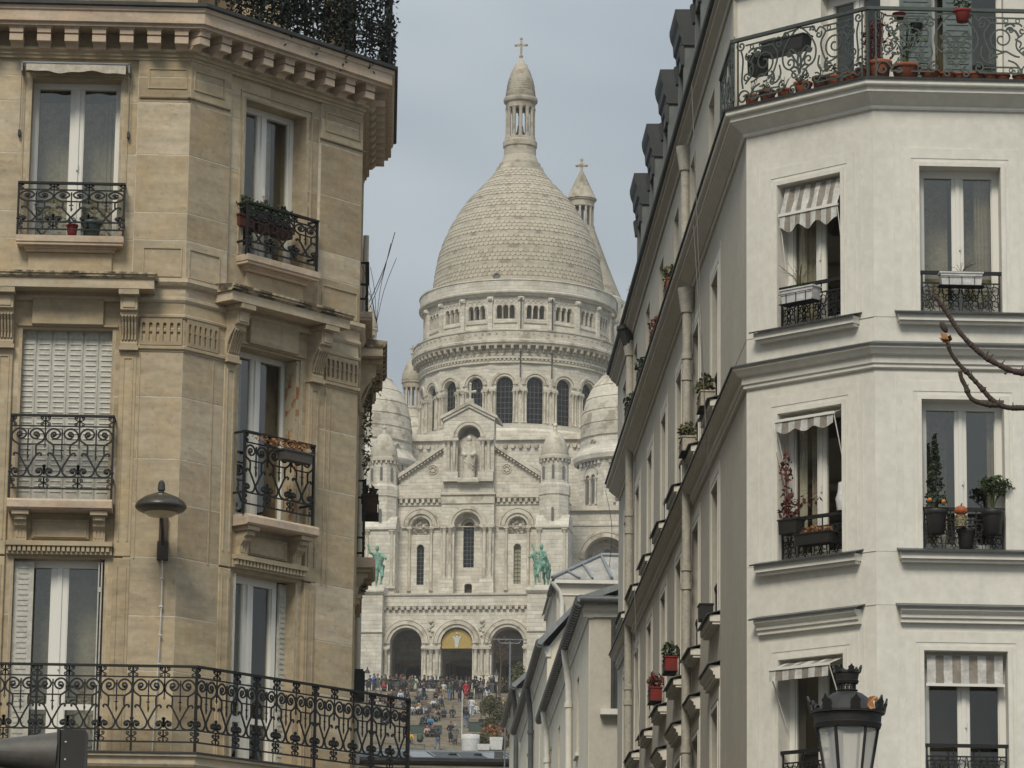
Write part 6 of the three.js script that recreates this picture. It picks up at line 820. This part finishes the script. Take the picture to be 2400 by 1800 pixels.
{ // Paris-style lantern in front of the white building
  const t = thing('street_lantern', 'cast-iron street lantern with crowned top in front of the white building', 'street lamp', [3.025, 0, -25]);
  part('post', mrg([lathe([[.2, 0], [.2, .3], [.13, .4], [.12, 1.0], [.09, 1.1], [.06, 1.3], [.05, 3.7], [.08, 3.75], [.08, 3.82], [.05, 3.88], [.09, 4.0]], 16), ...Array.from({ length: 4 }, (_, k) => limb([.05, 3.88, 0], [.11, 4.12, 0], .012, .012).rotateY(k * 1.571))]), M.housing, t);
  const cage = part('cage', mrg([...Array.from({ length: 6 }, (_, k) => limb([.1, 4.1, 0], [.2, 4.68, 0], .011, .012, 4).rotateY(k * Math.PI / 3)), flat(lathe([[.1, 4.08], [.115, 4.08], [.115, 4.12], [.1, 4.12]], 6))]), M.housing, t);
  for (let k = 0; k < 6; k++) { const a0 = k * Math.PI / 3, a1 = a0 + Math.PI / 3, P = (r, y, a) => [r * Math.cos(a), y, -r * Math.sin(a)]; part('pane', quadsGeo([[P(.098, 4.11, a0), P(.098, 4.11, a1), P(.196, 4.67, a1), P(.196, 4.67, a0)]]), M.lampGlass, cage); }
  part('reflector', lathe([[.19, 4.665], [.17, 4.66], [.05, 4.69]], 24), std(rgb(.3, .36, .38), .25, { metalness: .6 }), cage);
  const cap = part('cap', mrg([latheF([[.19, 4.665], [.215, 4.67], [.225, 4.7], [.22, 4.705], [.225, 4.76], [.245, 4.765], [.245, 4.78], [.2, 4.785]], 28), lathe([[.2, 4.785], [.165, 4.83], [.14, 4.87], [.1, 4.90], [.06, 4.915], [.055, 4.92]], 28), cyl(0, 4.92, 4.925, 0, .07, .07, 16), latheF([[.05, 4.96], [.07, 4.965], [.078, 4.985], [.07, 4.99], [.078, 5.03], [.085, 5.035], [.085, 5.05]], 20)]), M.housing, t);
  for (let k = 0; k < 12; k++) part('chimney_bar', cyl(.052, 4.92, 4.965, 0, .006, .006, 5).rotateY(k * .5236), M.housing, cap);
  const crest = (h, w) => prism([[-w, 0], [w, 0], [w * .8, h * .4], [w * .95, h * .6], [w * .4, h * .75], [0, h], [-w * .4, h * .75], [-w * .95, h * .6], [-w * .8, h * .4]], -.006, .006);
  for (let k = 0; k < 8; k++) { part('crest_leaf', mrg([crest(.105, .035).rotateX(.25).translate(0, 4.775, .24), fin(new THREE.TorusGeometry(.026, .009, 5, 12)).translate(0, 4.815, .235), ball(0, 4.815, .235, .012, 6, 4)]).rotateY(k * Math.PI / 4 + .1), M.housing, cap); }
  for (let k = 0; k < 6; k++) part('crown_point', mrg([crest(.05, .022).rotateX(.25).translate(0, 5.04, .082)]).rotateY(k * Math.PI / 3 + .2), M.housing, cap);
  solo('fallen_leaf', 'orange dead leaf caught on the rim of the street lantern', 'leaf', quadsGeo([[[-.02, 0, 0], [.015, .03, .01], [.03, .06, 0], [-.01, .05, .012]], [[-.02, 0, 0], [.0, -.03, .01], [.03, -.02, .005], [.015, .03, .01]], [[.015, .03, .01], [.045, .02, 0], [.05, .05, .01], [.03, .06, 0]]]), std(rgb(.4, .17, .06), .8), [3.025 + .12, 4.8, -25 + .235]); }
{ // lamp head at the lower left
  const t = thing('lamp_housing', 'dark grey floodlight housing with tapering hood at the lower left edge', 'lamp', [-1.61, 3.6, -20], 0);
  part('body', mrg([box(-.055, .07, .1, .375, -.1, .1), box(-.075, -.06, .095, .38, -.105, .105)]), M.housing, t); for (const y of [.16, .22, .31]) part('bolt', fin(new THREE.SphereGeometry(.006, 6, 5)).translate(-.03, y, .1), M.white, t);
  part('hood', limb([-.075, .25, 0], [-.62, .27, 0], .125, .03, 20), std(rgb(.105, .093, .08), .55, { map: grainMap }), t); part('hood_lip', prismX([[-.12, .12], [.14, .12], [.14, .15], [-.12, .16]], -.5, -.075), M.housing, t);
  part('mast', mrg([cyl(.0, -3.6, .12, 0, .05, .045, 12)]), M.housing, t); }
// foreground twig
{ const z = -18, t = thing('bare_branch', 'bare brown branch with a bud reaching in from the right edge', 'branch', [2.9, 5.4, z]);
  const p = (a, b, c = 0) => [a - 2.9, b - 5.4, c];
  const twig = (pts, r0, r1, sd) => { const q = mulberry(sd), c = crv(pts.map(a => [a[0] + (q() - .5) * .006, a[1] + (q() - .5) * .006, a[2]]), 5), n = c.length, g = []; for (let i = 0; i < n - 1; i++) { const R0 = (r0 + (r1 - r0) * i / n) * (.88 + .24 * q()), R1 = (r0 + (r1 - r0) * (i + 1) / n) * (.88 + .24 * q()); g.push(limb(c[i], c[i + 1], R0, R1, 8), ball(...c[i + 1], R1 * 1.06, 8, 6)); if (q() < .22) g.push(limb(c[i], [c[i][0] + (q() - .5) * .05, c[i][1] + .012 + q() * .02, c[i][2] + (q() - .5) * .03], R1 * .45, R1 * .15, 5), ball(c[i][0], c[i][1], c[i][2], R1 * 1.3, 8, 6)); } return mrg(g); };
  part('stem', twig([p(3.5, 5.33), p(3.25, 5.355), p(3.04, 5.368), p(2.95, 5.372), p(2.89, 5.4), p(2.83, 5.47), p(2.77, 5.53), p(2.72, 5.58), p(2.685, 5.64), p(2.672, 5.69)], .0145, .009, 3), M.bark, t);
  part('stem', twig([p(2.93, 5.375), p(2.84, 5.385), p(2.785, 5.41), p(2.755, 5.47), p(2.735, 5.51), p(2.73, 5.535)], .012, .010, 5), M.bark, t);
  part('stem', twig([p(3.5, 5.46, .1), p(3.2, 5.5, .1), p(3.04, 5.52, .1), p(2.98, 5.525, .1), p(2.91, 5.55, .1), p(2.84, 5.595, .1), p(2.77, 5.65, .1), p(2.72, 5.71, .1), p(2.68, 5.77, .1), p(2.64, 5.83, .1), p(2.605, 5.88, .1)], .0155, .010, 7), M.bark, t);
  part('bud', mrg([ball(0, 0, 0, .016, 8, 8).scale(1, 2, 1).rotateZ(.5).translate(...p(2.64, 5.735, .1)), limb(p(2.955, 5.54, .1), p(2.93, 5.51, .1), .008, .006)]), M.bark, t); part('dry_leaf', leaves(9, inBall(...p(2.65, 5.685, .1), .02, .02, .02), .016, 12), M.leafDry, t); }
// --- pots and plants -----------------------------------------------------
const potProf = (r, h) => [[.001, 0], [r * .72, 0], [r * .92, h * .82], [r * 1.05, h * .83], [r * 1.05, h], [r * .92, h], [r * .88, h * .86], [.001, h * .86]];
function pot(label, pos, r, h, mat, plant, group, name = 'flower_pot') { const t = thing(name, label, 'flower pot', pos, rnd() * 6, group); part('pot', lathe(potProf(r, h), 18), mat, t); if (plant) part('plant', plant, plant.userData.m || M.leaf, t); return t; }
const P = (g, m) => { g = mrg([g]); g.userData.m = m; return g; };
function stems(n, h, sp, r, seed, y0 = 0) { const q = mulberry(seed), g = []; for (let i = 0; i < n; i++) { const a = q() * 6.283, d = sp * q(); g.push(tube([[0, y0, 0], [Math.cos(a) * d * .4, y0 + h * .5, Math.sin(a) * d * .4], [Math.cos(a) * d, y0 + h * (.6 + .4 * q()), Math.sin(a) * d]], r, 4, 6)); } return mrg(g); }
function planter(label, pos, turn, w, h, d, mat, plant, group, cage) { const t = thing('window_planter', label, 'planter', pos, turn, group); part('box', mrg([prism([[-w / 2 * .92, 0], [w / 2 * .92, 0], [w / 2, h], [-w / 2, h]], -d / 2, d / 2), box(-w / 2 - .012, w / 2 + .012, h - .02, h, -d / 2 - .012, d / 2 + .012)]), mat, t); part('soil', box(-w / 2 + .02, w / 2 - .02, h, h + .004, -d / 2 + .02, d / 2 - .02), M.soil, t); if (plant) (Array.isArray(plant) ? plant : [plant]).forEach(p => part('plant', p, p.userData.m || M.leaf, t)); if (cage) part('holder', mrg([box(-w / 2 - .02, w / 2 + .02, h * .62, h * .62 + .008, d / 2 + .012, d / 2 + .02), ...[-.3, 0, .3].map(k => box(w * k - .004, w * k + .004, 0, h * .62, d / 2 + .012, d / 2 + .02)), box(-w / 2 - .02, w / 2 + .02, -.012, -.002, -d / 2, d / 2 + .02)]), M.iron, t); return t; }
const bush = (n, cy, rx, ry, rz, s, seed, m) => P(leaves(n, inBall(0, cy, 0, rx, ry, rz), s, seed), m);
// left building
pot('small red pot on the sill of the top-left limestone window', onL(L1, -1.352, 12.87, .06), .07, .16, M.redPot, P(mrg([leaves(14, inBall(0, .2, 0, .05, .07, .05), .02, 3)]), M.leafDark), 'pots on the limestone building');
pot('wide dark green bowl on the sill of the top-left limestone window', onL(L1, -1.12, 12.87, .06), .125, .2, std(rgb(.03, .05, .045), .5), P(leaves(30, inBall(0, .24, 0, .1, .06, .08), .02, 8), M.leafDark), 'pots on the limestone building');
for (const [u, i] of [[1.0, 0], [1.33, 1], [1.66, 2]]) planter(['red-brown trough of leafy plants in the chamfer window, left of its row', 'red-brown trough with a red flower in the chamfer window, middle of its row', 'red-brown trough of spiky leaves in the chamfer window, right of its row'][i], onL(L2, u, 13.24, -.02), L2.t, .28, .15, .14, std(rgb(.13, .035, .022), .8, { map: grainMap }), [bush(130, .28, .16, .13, .09, .024, 40 + i, M.leaf), bush(80, .26, .15, .12, .09, .026, 43 + i, M.leafDark), ...(i === 1 ? [P(leaves(6, inBall(.05, .42, 0, .02, .02, .02), .014, 5), M.redPot)] : [])], 'troughs in the chamfer window');
planter('grey trough of dried orange flowers on the middle chamfer balcony', onL(L2, 1.62, 10.38, .34), L2.t, .5, .13, .14, std(rgb(.07, .06, .05), .7), [bush(120, .2, .3, .07, .1, .016, 47, M.leafDry), P(leaves(60, inBall(-.45, .2, 0, .3, .05, .06), .016, 48), M.leafDry)], 'troughs in the chamfer window');
{ // plain rolled awning of the top-left window
  const t = thing('window_awning', 'plain beige awning rolled up over the top-left limestone window', 'awning', [WL[0] + c1, 0, WL[1]]);
  part('front_bar', mrg([box(-.66, .65, 15.0, 15.018, .17, .2), box(-.66, -.64, 14.9, 15.01, .0, .2), box(.63, .65, 14.9, 15.01, .0, .2)]), M.zincPale, t); const q = []; for (let i = 0; i < 24; i++) { const a = -.6 + i * .05, b = a + .05, H = x => 14.895 + .012 * Math.sin(x * 9) - .008 * Math.sin(x * 23); q.push([[a, H(a), .2 + .01 * Math.sin(a * 11)], [b, H(b), .2 + .01 * Math.sin(b * 11)], [b, 15.0, .19], [a, 15.0, .19]], [[a, 15.0, .19], [b, 15.0, .19], [b, 15.03, .0], [a, 15.03, 0]]); } part('cloth', quadsGeo(q), M.canvas, t); for (const s of [-.66, .65]) { part('arm', box(s - .004, s + .004, 14.2, 15.0, .06, .068), M.zinc, t); part('hook', mrg([box(s - .02, s + .01, 14.13, 14.2, .0, .07)]), M.leadDark, t); } }
// side street of the left building
planter('brown wicker trough hung outside the side-street railing', [-.24, 10.3, -49.2], Math.PI / 2, .6, .24, .2, std(rgb(.09, .045, .028), .9, { map: grainMap }), bush(60, .33, .25, .06, .1, .03, 71, M.leafDark), undefined, true);
solo('hanging_plant', 'trailing green plant over the side-street ledge of the limestone building', 'plant', mrg([leaves(190, inBall(-.3, 11.5, -49.3, .07, .7, .4), .02, 72), leaves(70, inBall(-.2, 12.0, -49, .1, .2, .2), .014, 75), stems(7, .7, .16, .005, 73, 11.5).translate(-.25, 0, -49)]), M.leafOlive);
solo('bare_shrub', 'bare twigs rising from the upper side-street balcony', 'shrub', mrg([stems(5, .9, .35, .0035, 76).translate(-.2, 12.9, -49.3), tube([[-.3, 13.1, -49], [-.1, 13.6, -49], [0.02, 14.05, -49]], .005, 4), tube([[-.3, 13.0, -49], [-.12, 13.5, -49], [-.03, 13.9, -49]], .004, 4)]), M.stem);
solo('hanging_plant', 'dark green plant on the lower side-street balcony', 'plant', leaves(150, inBall(-.34, 9.55, -49.6, .07, .3, .35), .024, 78), M.leafDark);
solo('loudspeaker_box', 'black box on the side wall above the long balcony', 'box', mrg([box(-.12, .1, 0, .35, -.2, .2), box(-.1, .08, .35, .38, -.18, .18)]), M.housing, [-.36, 7.95, -49.5]);
// right building: terrace pots
const potG = 'terracotta pots along the terrace';
[[.14, .1, .2], [.42, .12, .2], [.72, .11, .17], [1.05, .13, .2], [1.36, .12, .22], [1.58, .09, .2], [1.86, .11, .17], [2.08, .1, .2]].forEach(([u, r, h], i) => pot(['small earthen pot of pale grass at the left end of the chamfer terrace', 'glazed brown pot second along the chamfer terrace', 'round red pot third along the chamfer terrace', 'wide red pot under the centre of the chamfer railing', 'orange pot right of centre on the chamfer terrace', 'fluted orange pot near the chamfer terrace door', 'low red pot seventh along the chamfer terrace', 'brown-red pot at the corner post of the terrace'][i], onR(R2, u, 16.535, .05), r, h, i % 3 === 1 ? std(rgb(.2, .07, .045), .6, { map: grainMap }) : M.terracotta, i % 2 ? bush(40, h + .08, .1, .1, .1, .02, 80 + i, i === 0 ? M.leafDry : M.leaf) : stems(7, .25, .1, .004, 90 + i, h * .8), potG));
[[.1, .16, .27], [.45, .2, .22], [.78, .13, .15], [1.02, .11, .13], [1.2, .11, .12], [1.4, .12, .13], [1.6, .1, .12], [1.77, .1, .12], [2.0, .1, .12]].forEach(([u, r, h], i) => pot(['large red tub right of the terrace corner post', 'wide red tub with climbing stems under the front railing', 'shallow orange pot third on the front terrace', 'shallow orange pot left of the shutters', 'shallow orange pot between the shutters', 'shallow orange pot right of the shutters', 'small orange pot near the right edge of the terrace', 'small orange pot next to the white stones on the terrace', 'small orange pot at the right edge of the terrace'][i], onR(R1, u, 16.535, .05), r, h, M.terracotta, i < 2 ? P(mrg([stems(14, .75, .35, .006, 110 + i, h * .8), leaves(70, inBall(0, h + .35, 0, .3, .35, .2), .022, 120 + i)]), i ? M.leaf : M.leafRed) : i % 2 ? null : stems(5, .15, .08, .004, 100 + i, h * .8), potG));
solo('climbing_plant', 'red-brown climbing plant on the terrace corner of the white building', 'plant', mrg([leaves(130, inBall(0, .45, 0, .16, .45, .12), .02, 131), stems(10, .95, .2, .006, 132)]), M.leafRed, onR(R1, -.02, 16.535, .0));
pot('red geranium pot hanging high on the front terrace railing', onR(R1, 1.2, 17.33, .26), .11, .17, M.redPot, bush(90, .28, .17, .11, .12, .02, 141, M.leaf), undefined); pot('dark glazed bowl fixed to the railing above the climbing stems', onR(R1, .6, 17.24, .1), .1, .1, std(rgb(.03, .04, .04), .3), null); pot('small red-brown bowl on the upper railing bar', onR(R1, .36, 17.4, .1), .09, .08, M.redPot, null);
planter('long black trough hung inside the chamfer terrace railing', onR(R2, .8, 17.2, .1), R2.t, .75, .2, .2, M.housing, bush(60, .2, .3, .05, .08, .014, 145, M.leafOlive)); planter('small black trough at the left end of the chamfer terrace railing', onR(R2, .25, 17.0, .05), R2.t, .24, .28, .18, M.housing, bush(40, .3, .1, .06, .08, .02, 146, M.leafDark));
// right building: windows
planter('white trough of grasses in the top chamfer window', onR(R2, 1.0, 13.64, .06), R2.t, .56, .2, .18, M.white, [P(mrg([stems(26, .38, .3, .003, 151, .18)]), M.leafOlive), bush(150, .22, .25, .05, .07, .016, 152, M.leaf)], 'white window troughs', true);
planter('white trough with bare twigs on the top front window', onR(R1, 1.16, 13.70, .06), 0, .57, .18, .18, M.white, P(stems(9, .2, .25, .003, 153, .15), M.stem), 'white window troughs', true);
planter('black trough of dried orange heather in the middle chamfer window', onR(R2, 1.25, 10.28, .06), R2.t, .6, .16, .2, M.housing, bush(260, .2, .28, .06, .08, .014, 155, M.leafDry)); planter('black trough carrying the red creeper in the middle chamfer window', onR(R2, .78, 10.48, .0), R2.t, .32, .2, .18, M.housing, bush(60, .22, .15, .05, .07, .02, 156, M.leafOlive));
solo('red_creeper', 'dark red creeper climbing the left jamb of the middle chamfer window', 'creeper', mrg([leaves(90, inBall(.0, .45, 0, .11, .5, .06), .026, 161), leaves(70, inBall(.05, .12, 0, .2, .18, .08), .026, 162), leaves(24, inBall(.4, .18, .02, .22, .12, .06), .022, 164), stems(9, 1.0, .14, .004, 163), tube([[0, 0, 0], [.2, .1, .02], [.45, .22, .03], [.5, .3, .03]], .004, 4)]), M.leafRed, onR(R2, .72, 10.7, .03), R2.t);
solo('draped_cloth', 'white rag hanging at the right jamb of the middle chamfer window', 'cloth', lathe([[.001, .4], [.05, .38], [.06, .25], [.09, .16], [.07, .0]], 8), M.white, onR(R2, 1.6, 10.72, -.06));
pot('black tub with a small conifer in the front window', onR(R1, .8, 10.34, .02), .15, .32, M.housing, P(mrg([leaves(420, r => { const y = r(), a = r() * 6.283, d = (1 - y) * .15 * Math.sqrt(r()) + .01; return [Math.cos(a) * d - .03, .38 + y * .95, Math.sin(a) * d]; }, .022, 171), stems(3, .8, .05, .008, 172, .3)]), M.leafDark)); pot('black tub with a round-headed shrub in the front window', onR(R1, 1.55, 10.34, .04), .15, .32, M.housing, P(mrg([leaves(420, inBall(.06, .66, 0, .27, .14, .17), .022, 175), stems(12, .42, .26, .007, 176, .3)]), M.leaf)); pot('black tub in the middle of the front window', onR(R1, 1.2, 10.16, -.04), .12, .26, M.housing, null);
{ const t = thing('pumpkin', 'orange pumpkin on a printed tin in the front window', 'pumpkin', onR(R1, 1.12, 10.58, .09)); const g = fin(new THREE.SphereGeometry(.085, 28, 14)); const p = g.attributes.position; for (let i = 0; i < p.count; i++) { const a = Math.atan2(p.getZ(i), p.getX(i)), k = 1 + .07 * Math.cos(a * 9); p.setXYZ(i, p.getX(i) * k, p.getY(i) * .78, p.getZ(i) * k); } g.computeVertexNormals(); part('flesh', g.translate(0, .065, 0), std(rgb(.5, .13, .04), .6, { map: grainMap }), t); part('stalk', limb([0, .125, 0], [.015, .165, 0], .012, .01), M.leafOlive, t); }
solo('printed_tin', 'pale printed tin under the pumpkin in the front window', 'tin', cyl(0, 0, .15, 0, .075, .08, 18), std(rgb(.4, .36, .26), .6, { map: tex(128, (u, v) => { const s = sstep(.52, .58, nB(u * 2, v * 2)); return [.85 - .6 * s, .8 - .5 * s, .7 - .45 * s]; }, .2) }), onR(R1, 1.12, 10.43, .09));
for (const [u, i] of [[.7, 0], [.88, 1]]) solo('orange_fruit', i ? 'orange fruit right below the conifer in the front window' : 'orange fruit left below the conifer in the front window', 'fruit', ball(0, 0, 0, .03, 10, 8), std(rgb(.55, .2, .03), .6), onR(R1, u, 10.77 - i * .02, .16));
// planters along the street side
[[5.0, 13.32, M.canvas, M.leafOlive, 'pale trough of dry plants at the first side-street window'], [8.5, 13.32, M.canvas, M.leafOlive, 'pale trough with grass at the second side-street window'], [5.0, 10.12, M.housing, null, 'black bucket on the lowest side-street sill near the corner'], [12.05, 10.3, M.redPot, M.leaf, 'red trough of green leaves by the downpipe, side street'], [15.56, 10.25, M.redPot, M.leafRed, 'red trough of trailing red leaves, further up the side street'], [12.05, 16.75, M.terracotta, M.leafOlive, 'terracotta trough above the cornice, nearest of the four'], [15.56, 16.65, M.terracotta, M.leafRed, 'terracotta trough in a wire holder above the cornice, second of the four'], [19.1, 16.7, M.housing, M.leafDark, 'dark trough above the cornice, third of the four'], [22.6, 16.75, M.housing, M.leafDark, 'dark trough above the cornice, farthest of the four']].forEach(([d, y, m, lf, lb], i) => planter(lb, onR(R3, -d, y, .14), R3.t, i === 2 ? .35 : .62, .24, .2, m, lf ? bush(150, .36, .38, .17, .15, .03, 200 + i, lf) : null, 'troughs along the side street', i !== 2));
// cables on the side street
[[3.9, 15.9, 12.4, 2], [4.3, 18.2, 12.7, 1], [26.3, 16.0, 14.9, 3], [17, 12.5, 7, 1]].forEach(([d, y0, y1], i) => solo('wall_cable', ['thin cable hanging from the cornice near the corner', 'thin cable running down past the first dormer', 'slack white cable at the far end of the side street', 'thin cable on the far side-street wall'][i], 'cable', tube([onR(R3, -d, y0, .42), onR(R3, -d - .1, (y0 + y1) / 2, .3), onR(R3, -d - (i === 2 ? 3 : .5), y1, .15)], .006, 4, 14), M.cable));
// antenna on the row of houses
{ const t = thing('television_antenna', 'grey rooftop television antenna in front of the right porch arch', 'antenna', [4.56, 19.0, -140]); part('mast', cyl(0, 0, 2.8, 0, .035, .03, 8), M.zincPale, t); part('boom', mrg([box(-.7, .62, 2.86, 2.89, -.02, .02), tube([[-.43, 2.88, 0], [-.4, 2.76, 0], [0, 2.74, 0], [.35, 2.76, 0], [.38, 2.88, 0]], .02, 6, 20)]), M.zincPale, t); for (let i = 0; i < 14; i++) part('element', cyl(-.66 + i * .095, 2.83, 2.93, 0, .008, .008, 5).rotateX(0), M.zincPale, t); }
{ const t = thing('satellite_dish_mast', 'thin mast with crossbar at the end of the cream row of houses', 'antenna', [4.6, 16.5, -146]); part('mast', cyl(0, 0, 3.2, 0, .03, .03, 6), M.zincPale, t); part('crossbar', mrg([box(-.55, .05, 1.98, 2.02, -.02, .02), box(-.4, -.05, 1.7, 1.95, -.03, .03)]), M.zinc, t); }
// stairs furniture
function stairLamp(label, x, y, z) { const t = thing('stair_lamp', label, 'street lamp', [x, y, z], 0, 'lamps on the stairs'); part('post', lathe([[.16, 0], [.16, .4], [.08, .6], [.06, 3.3], [.1, 3.4]], 10), M.housing, t); part('lantern', flat(lathe([[.1, 3.4], [.22, 4.0], [.25, 4.02]], 6)), M.lampGlass, t); part('cap', lathe([[.27, 4.02], [.2, 4.2], [.08, 4.35], [.05, 4.5], [.02, 4.6]], 10), M.housing, t); }
stairLamp('green-black lamp post on the right of the stairs', 10.03, 44.3, -345); stairLamp('lamp post on the left of the stairs behind the balcony scrollwork', -1.6, 44.3, -345);
solo('thin_pole', 'thin pale pole standing in the middle of the stairs', 'pole', cyl(0, 0, 4.6, 0, .05, .04, 8), M.white, [6.68, 40.3, -330]);
{ const t = thing('white_kiosk', 'round white hoarding at the foot of the stairs', 'kiosk', [7.13, 37.6, -316]); part('drum', lathe([[.72, 0], [.74, 1.4], [.70, 1.42]], 24), M.white, t); part('lid', lathe([[.75, 1.38], [.75, 1.8], [.1, 1.83]], 24), M.white, t); }
function fence(label, x0, x1, y, z, h, mesh) { const t = thing('stair_fence', label, 'fence', [x0, y, z]); const w = x1 - x0, n = Math.max(2, Math.round(w / 2)); part('rail', mrg([box(0, w, h - .05, h, -.02, .02)]), M.ironGreen, t); part('rail', box(0, w, .08, .12, -.02, .02), M.ironGreen, t); for (let i = 0; i <= n; i++) part('post', box(w * i / n - .03, w * i / n + .03, 0, h, -.03, .03), M.ironGreen, t); const g = []; for (let x = .14; x < w; x += .14) g.push(box(x - .012, x + .012, .1, h - .04, -.008, .008)); const b = part('bars', mrg(g), M.ironGreen, t); b.userData.kind = 'stuff'; if (mesh) part('screen', box(0, w, .1, h - .05, -.03, -.025), std(rgb(.07, .1, .085), .9), t); }
fence('dark railing along the terrace edge, left part', -6, 3.2, 50.95, -378.1, 1.0); fence('dark railing along the terrace edge, before the left pier', 3.3, 5.2, 50.95, -378.1, 1.0); fence('green screened fence across the stairs, left', 2.1, 5.0, 41.3, -333.2, .95, true); fence('green screened fence across the stairs, right', 7.4, 10.2, 42.0, -336, .95, true); fence('black iron railing at the foot of the stairs', -1, 3.4, 38.5, -319.6, .5);
[[-5, 0.1], [3.25, 5.2], [6.6, 7.3]].forEach(([a, b], i) => solo('low_wall', ['pale low wall at the terrace edge, left', 'pale low wall at the terrace edge below the left pier', 'pale low wall at the terrace edge below the middle door'][i], 'wall', box(a, b, 50.5, 51.45, -379.4, -379.0), M.trav));
function shrub(label, x, y, z, r, h, seed, m, dense = 1) { const t = thing('shrub', label, 'shrub', [x, y, z], 0, 'shrubs beside the stairs'); part('trunk', stems(10, h, r * .8, .03, seed), M.stem, t); const g = []; const q = mulberry(seed); for (let i = 0; i < 9; i++) { const a = q() * 6.28, d = q() * r * .6; g.push(leaves(Math.round(150 * dense), inBall(Math.cos(a) * d, h * (.35 + .5 * q()), Math.sin(a) * d, r * .5, h * .28, r * .5), .075, seed + i)); } part('crown', mrg(g), m, t); }
[[8.2, 38.4, -320, 1.1, 1.6, M.leafOlive, 'olive shrub right of the white hoarding'], [9.0, 39.2, -323, 1.0, 1.8, M.leafDry, 'russet shrub behind the hoarding'], [9.0, 41.5, -331, .9, 1.2, M.leafOlive, 'olive shrub mid-slope right of the thin pole'], [10.2, 42.8, -337, .9, 1.5, M.leafOlive, 'olive shrub under the stair lamp'], [9.4, 44.2, -343, 1.1, 1.8, M.leafOlive, 'low olive shrub by the stair lamp'], [11.8, 46, -350, 1.1, 3.0, M.leafOlive, 'tall olive shrub at the right edge of the stairs'], [12.6, 49, -365, 1.0, 3.2, M.leafOlive, 'thin olive tree before the right porch arch'], [9.6, 38.2, -317, .9, 1.2, M.leafOlive, 'small shrub at the foot of the stairs on the right'], [-3.6, 49, -366, 1.2, 2.5, M.leafDark, 'dark shrub left of the stairs'], [10.6, 40.2, -327, 1.0, 1.6, M.leafDry, 'russet shrub near the cream houses']].forEach(([x, y, z, r, h, m, lb], i) => shrub(lb, x, y, z, r, h, 400 + i * 20, m));
{ const t = thing('bare_tree', 'bare thin tree in front of the right porch arch', 'tree', [11.2, 50.2, -374]); part('trunk', mrg([limb([0, 0, 0], [.1, 3, 0], .12, .07), limb([.1, 3, 0], [0, 5, 0], .07, .04)]), M.stem, t); const q = mulberry(5), g = []; for (let i = 0; i < 26; i++) { const y = 2.5 + q() * 2.5, a = q() * 6.28, l = .7 + q() * 1.2; g.push(tube([[.05, y, 0], [Math.cos(a) * l * .5, y + l * .5, Math.sin(a) * .5], [Math.cos(a) * l, y + l * .8, Math.sin(a) * l]], .018, 4, 6)); } part('crown', mrg([...g, leaves(140, inBall(0, 5, 0, 1.4, 1.3, 1), .06, 6)]), M.stem, t); }
for (const [x, y, z, i] of [[9.2, 38.0, -315, 0], [8.15, 37.9, -314, 1]]) solo('stone_planter', i ? 'low pale stone planter left at the foot of the stairs' : 'tall pale stone planter right at the foot of the stairs', 'planter', mrg([prism([[-.45, 0], [.45, 0], [.55, i ? .5 : 1.1], [-.55, i ? .5 : 1.1]], -.4, .4)]), M.white, [x, y, z]);
scene.traverse(o => { if (o.isMesh) { o.castShadow = true; o.receiveShadow = true; } });
renderer.render(scene, camera);
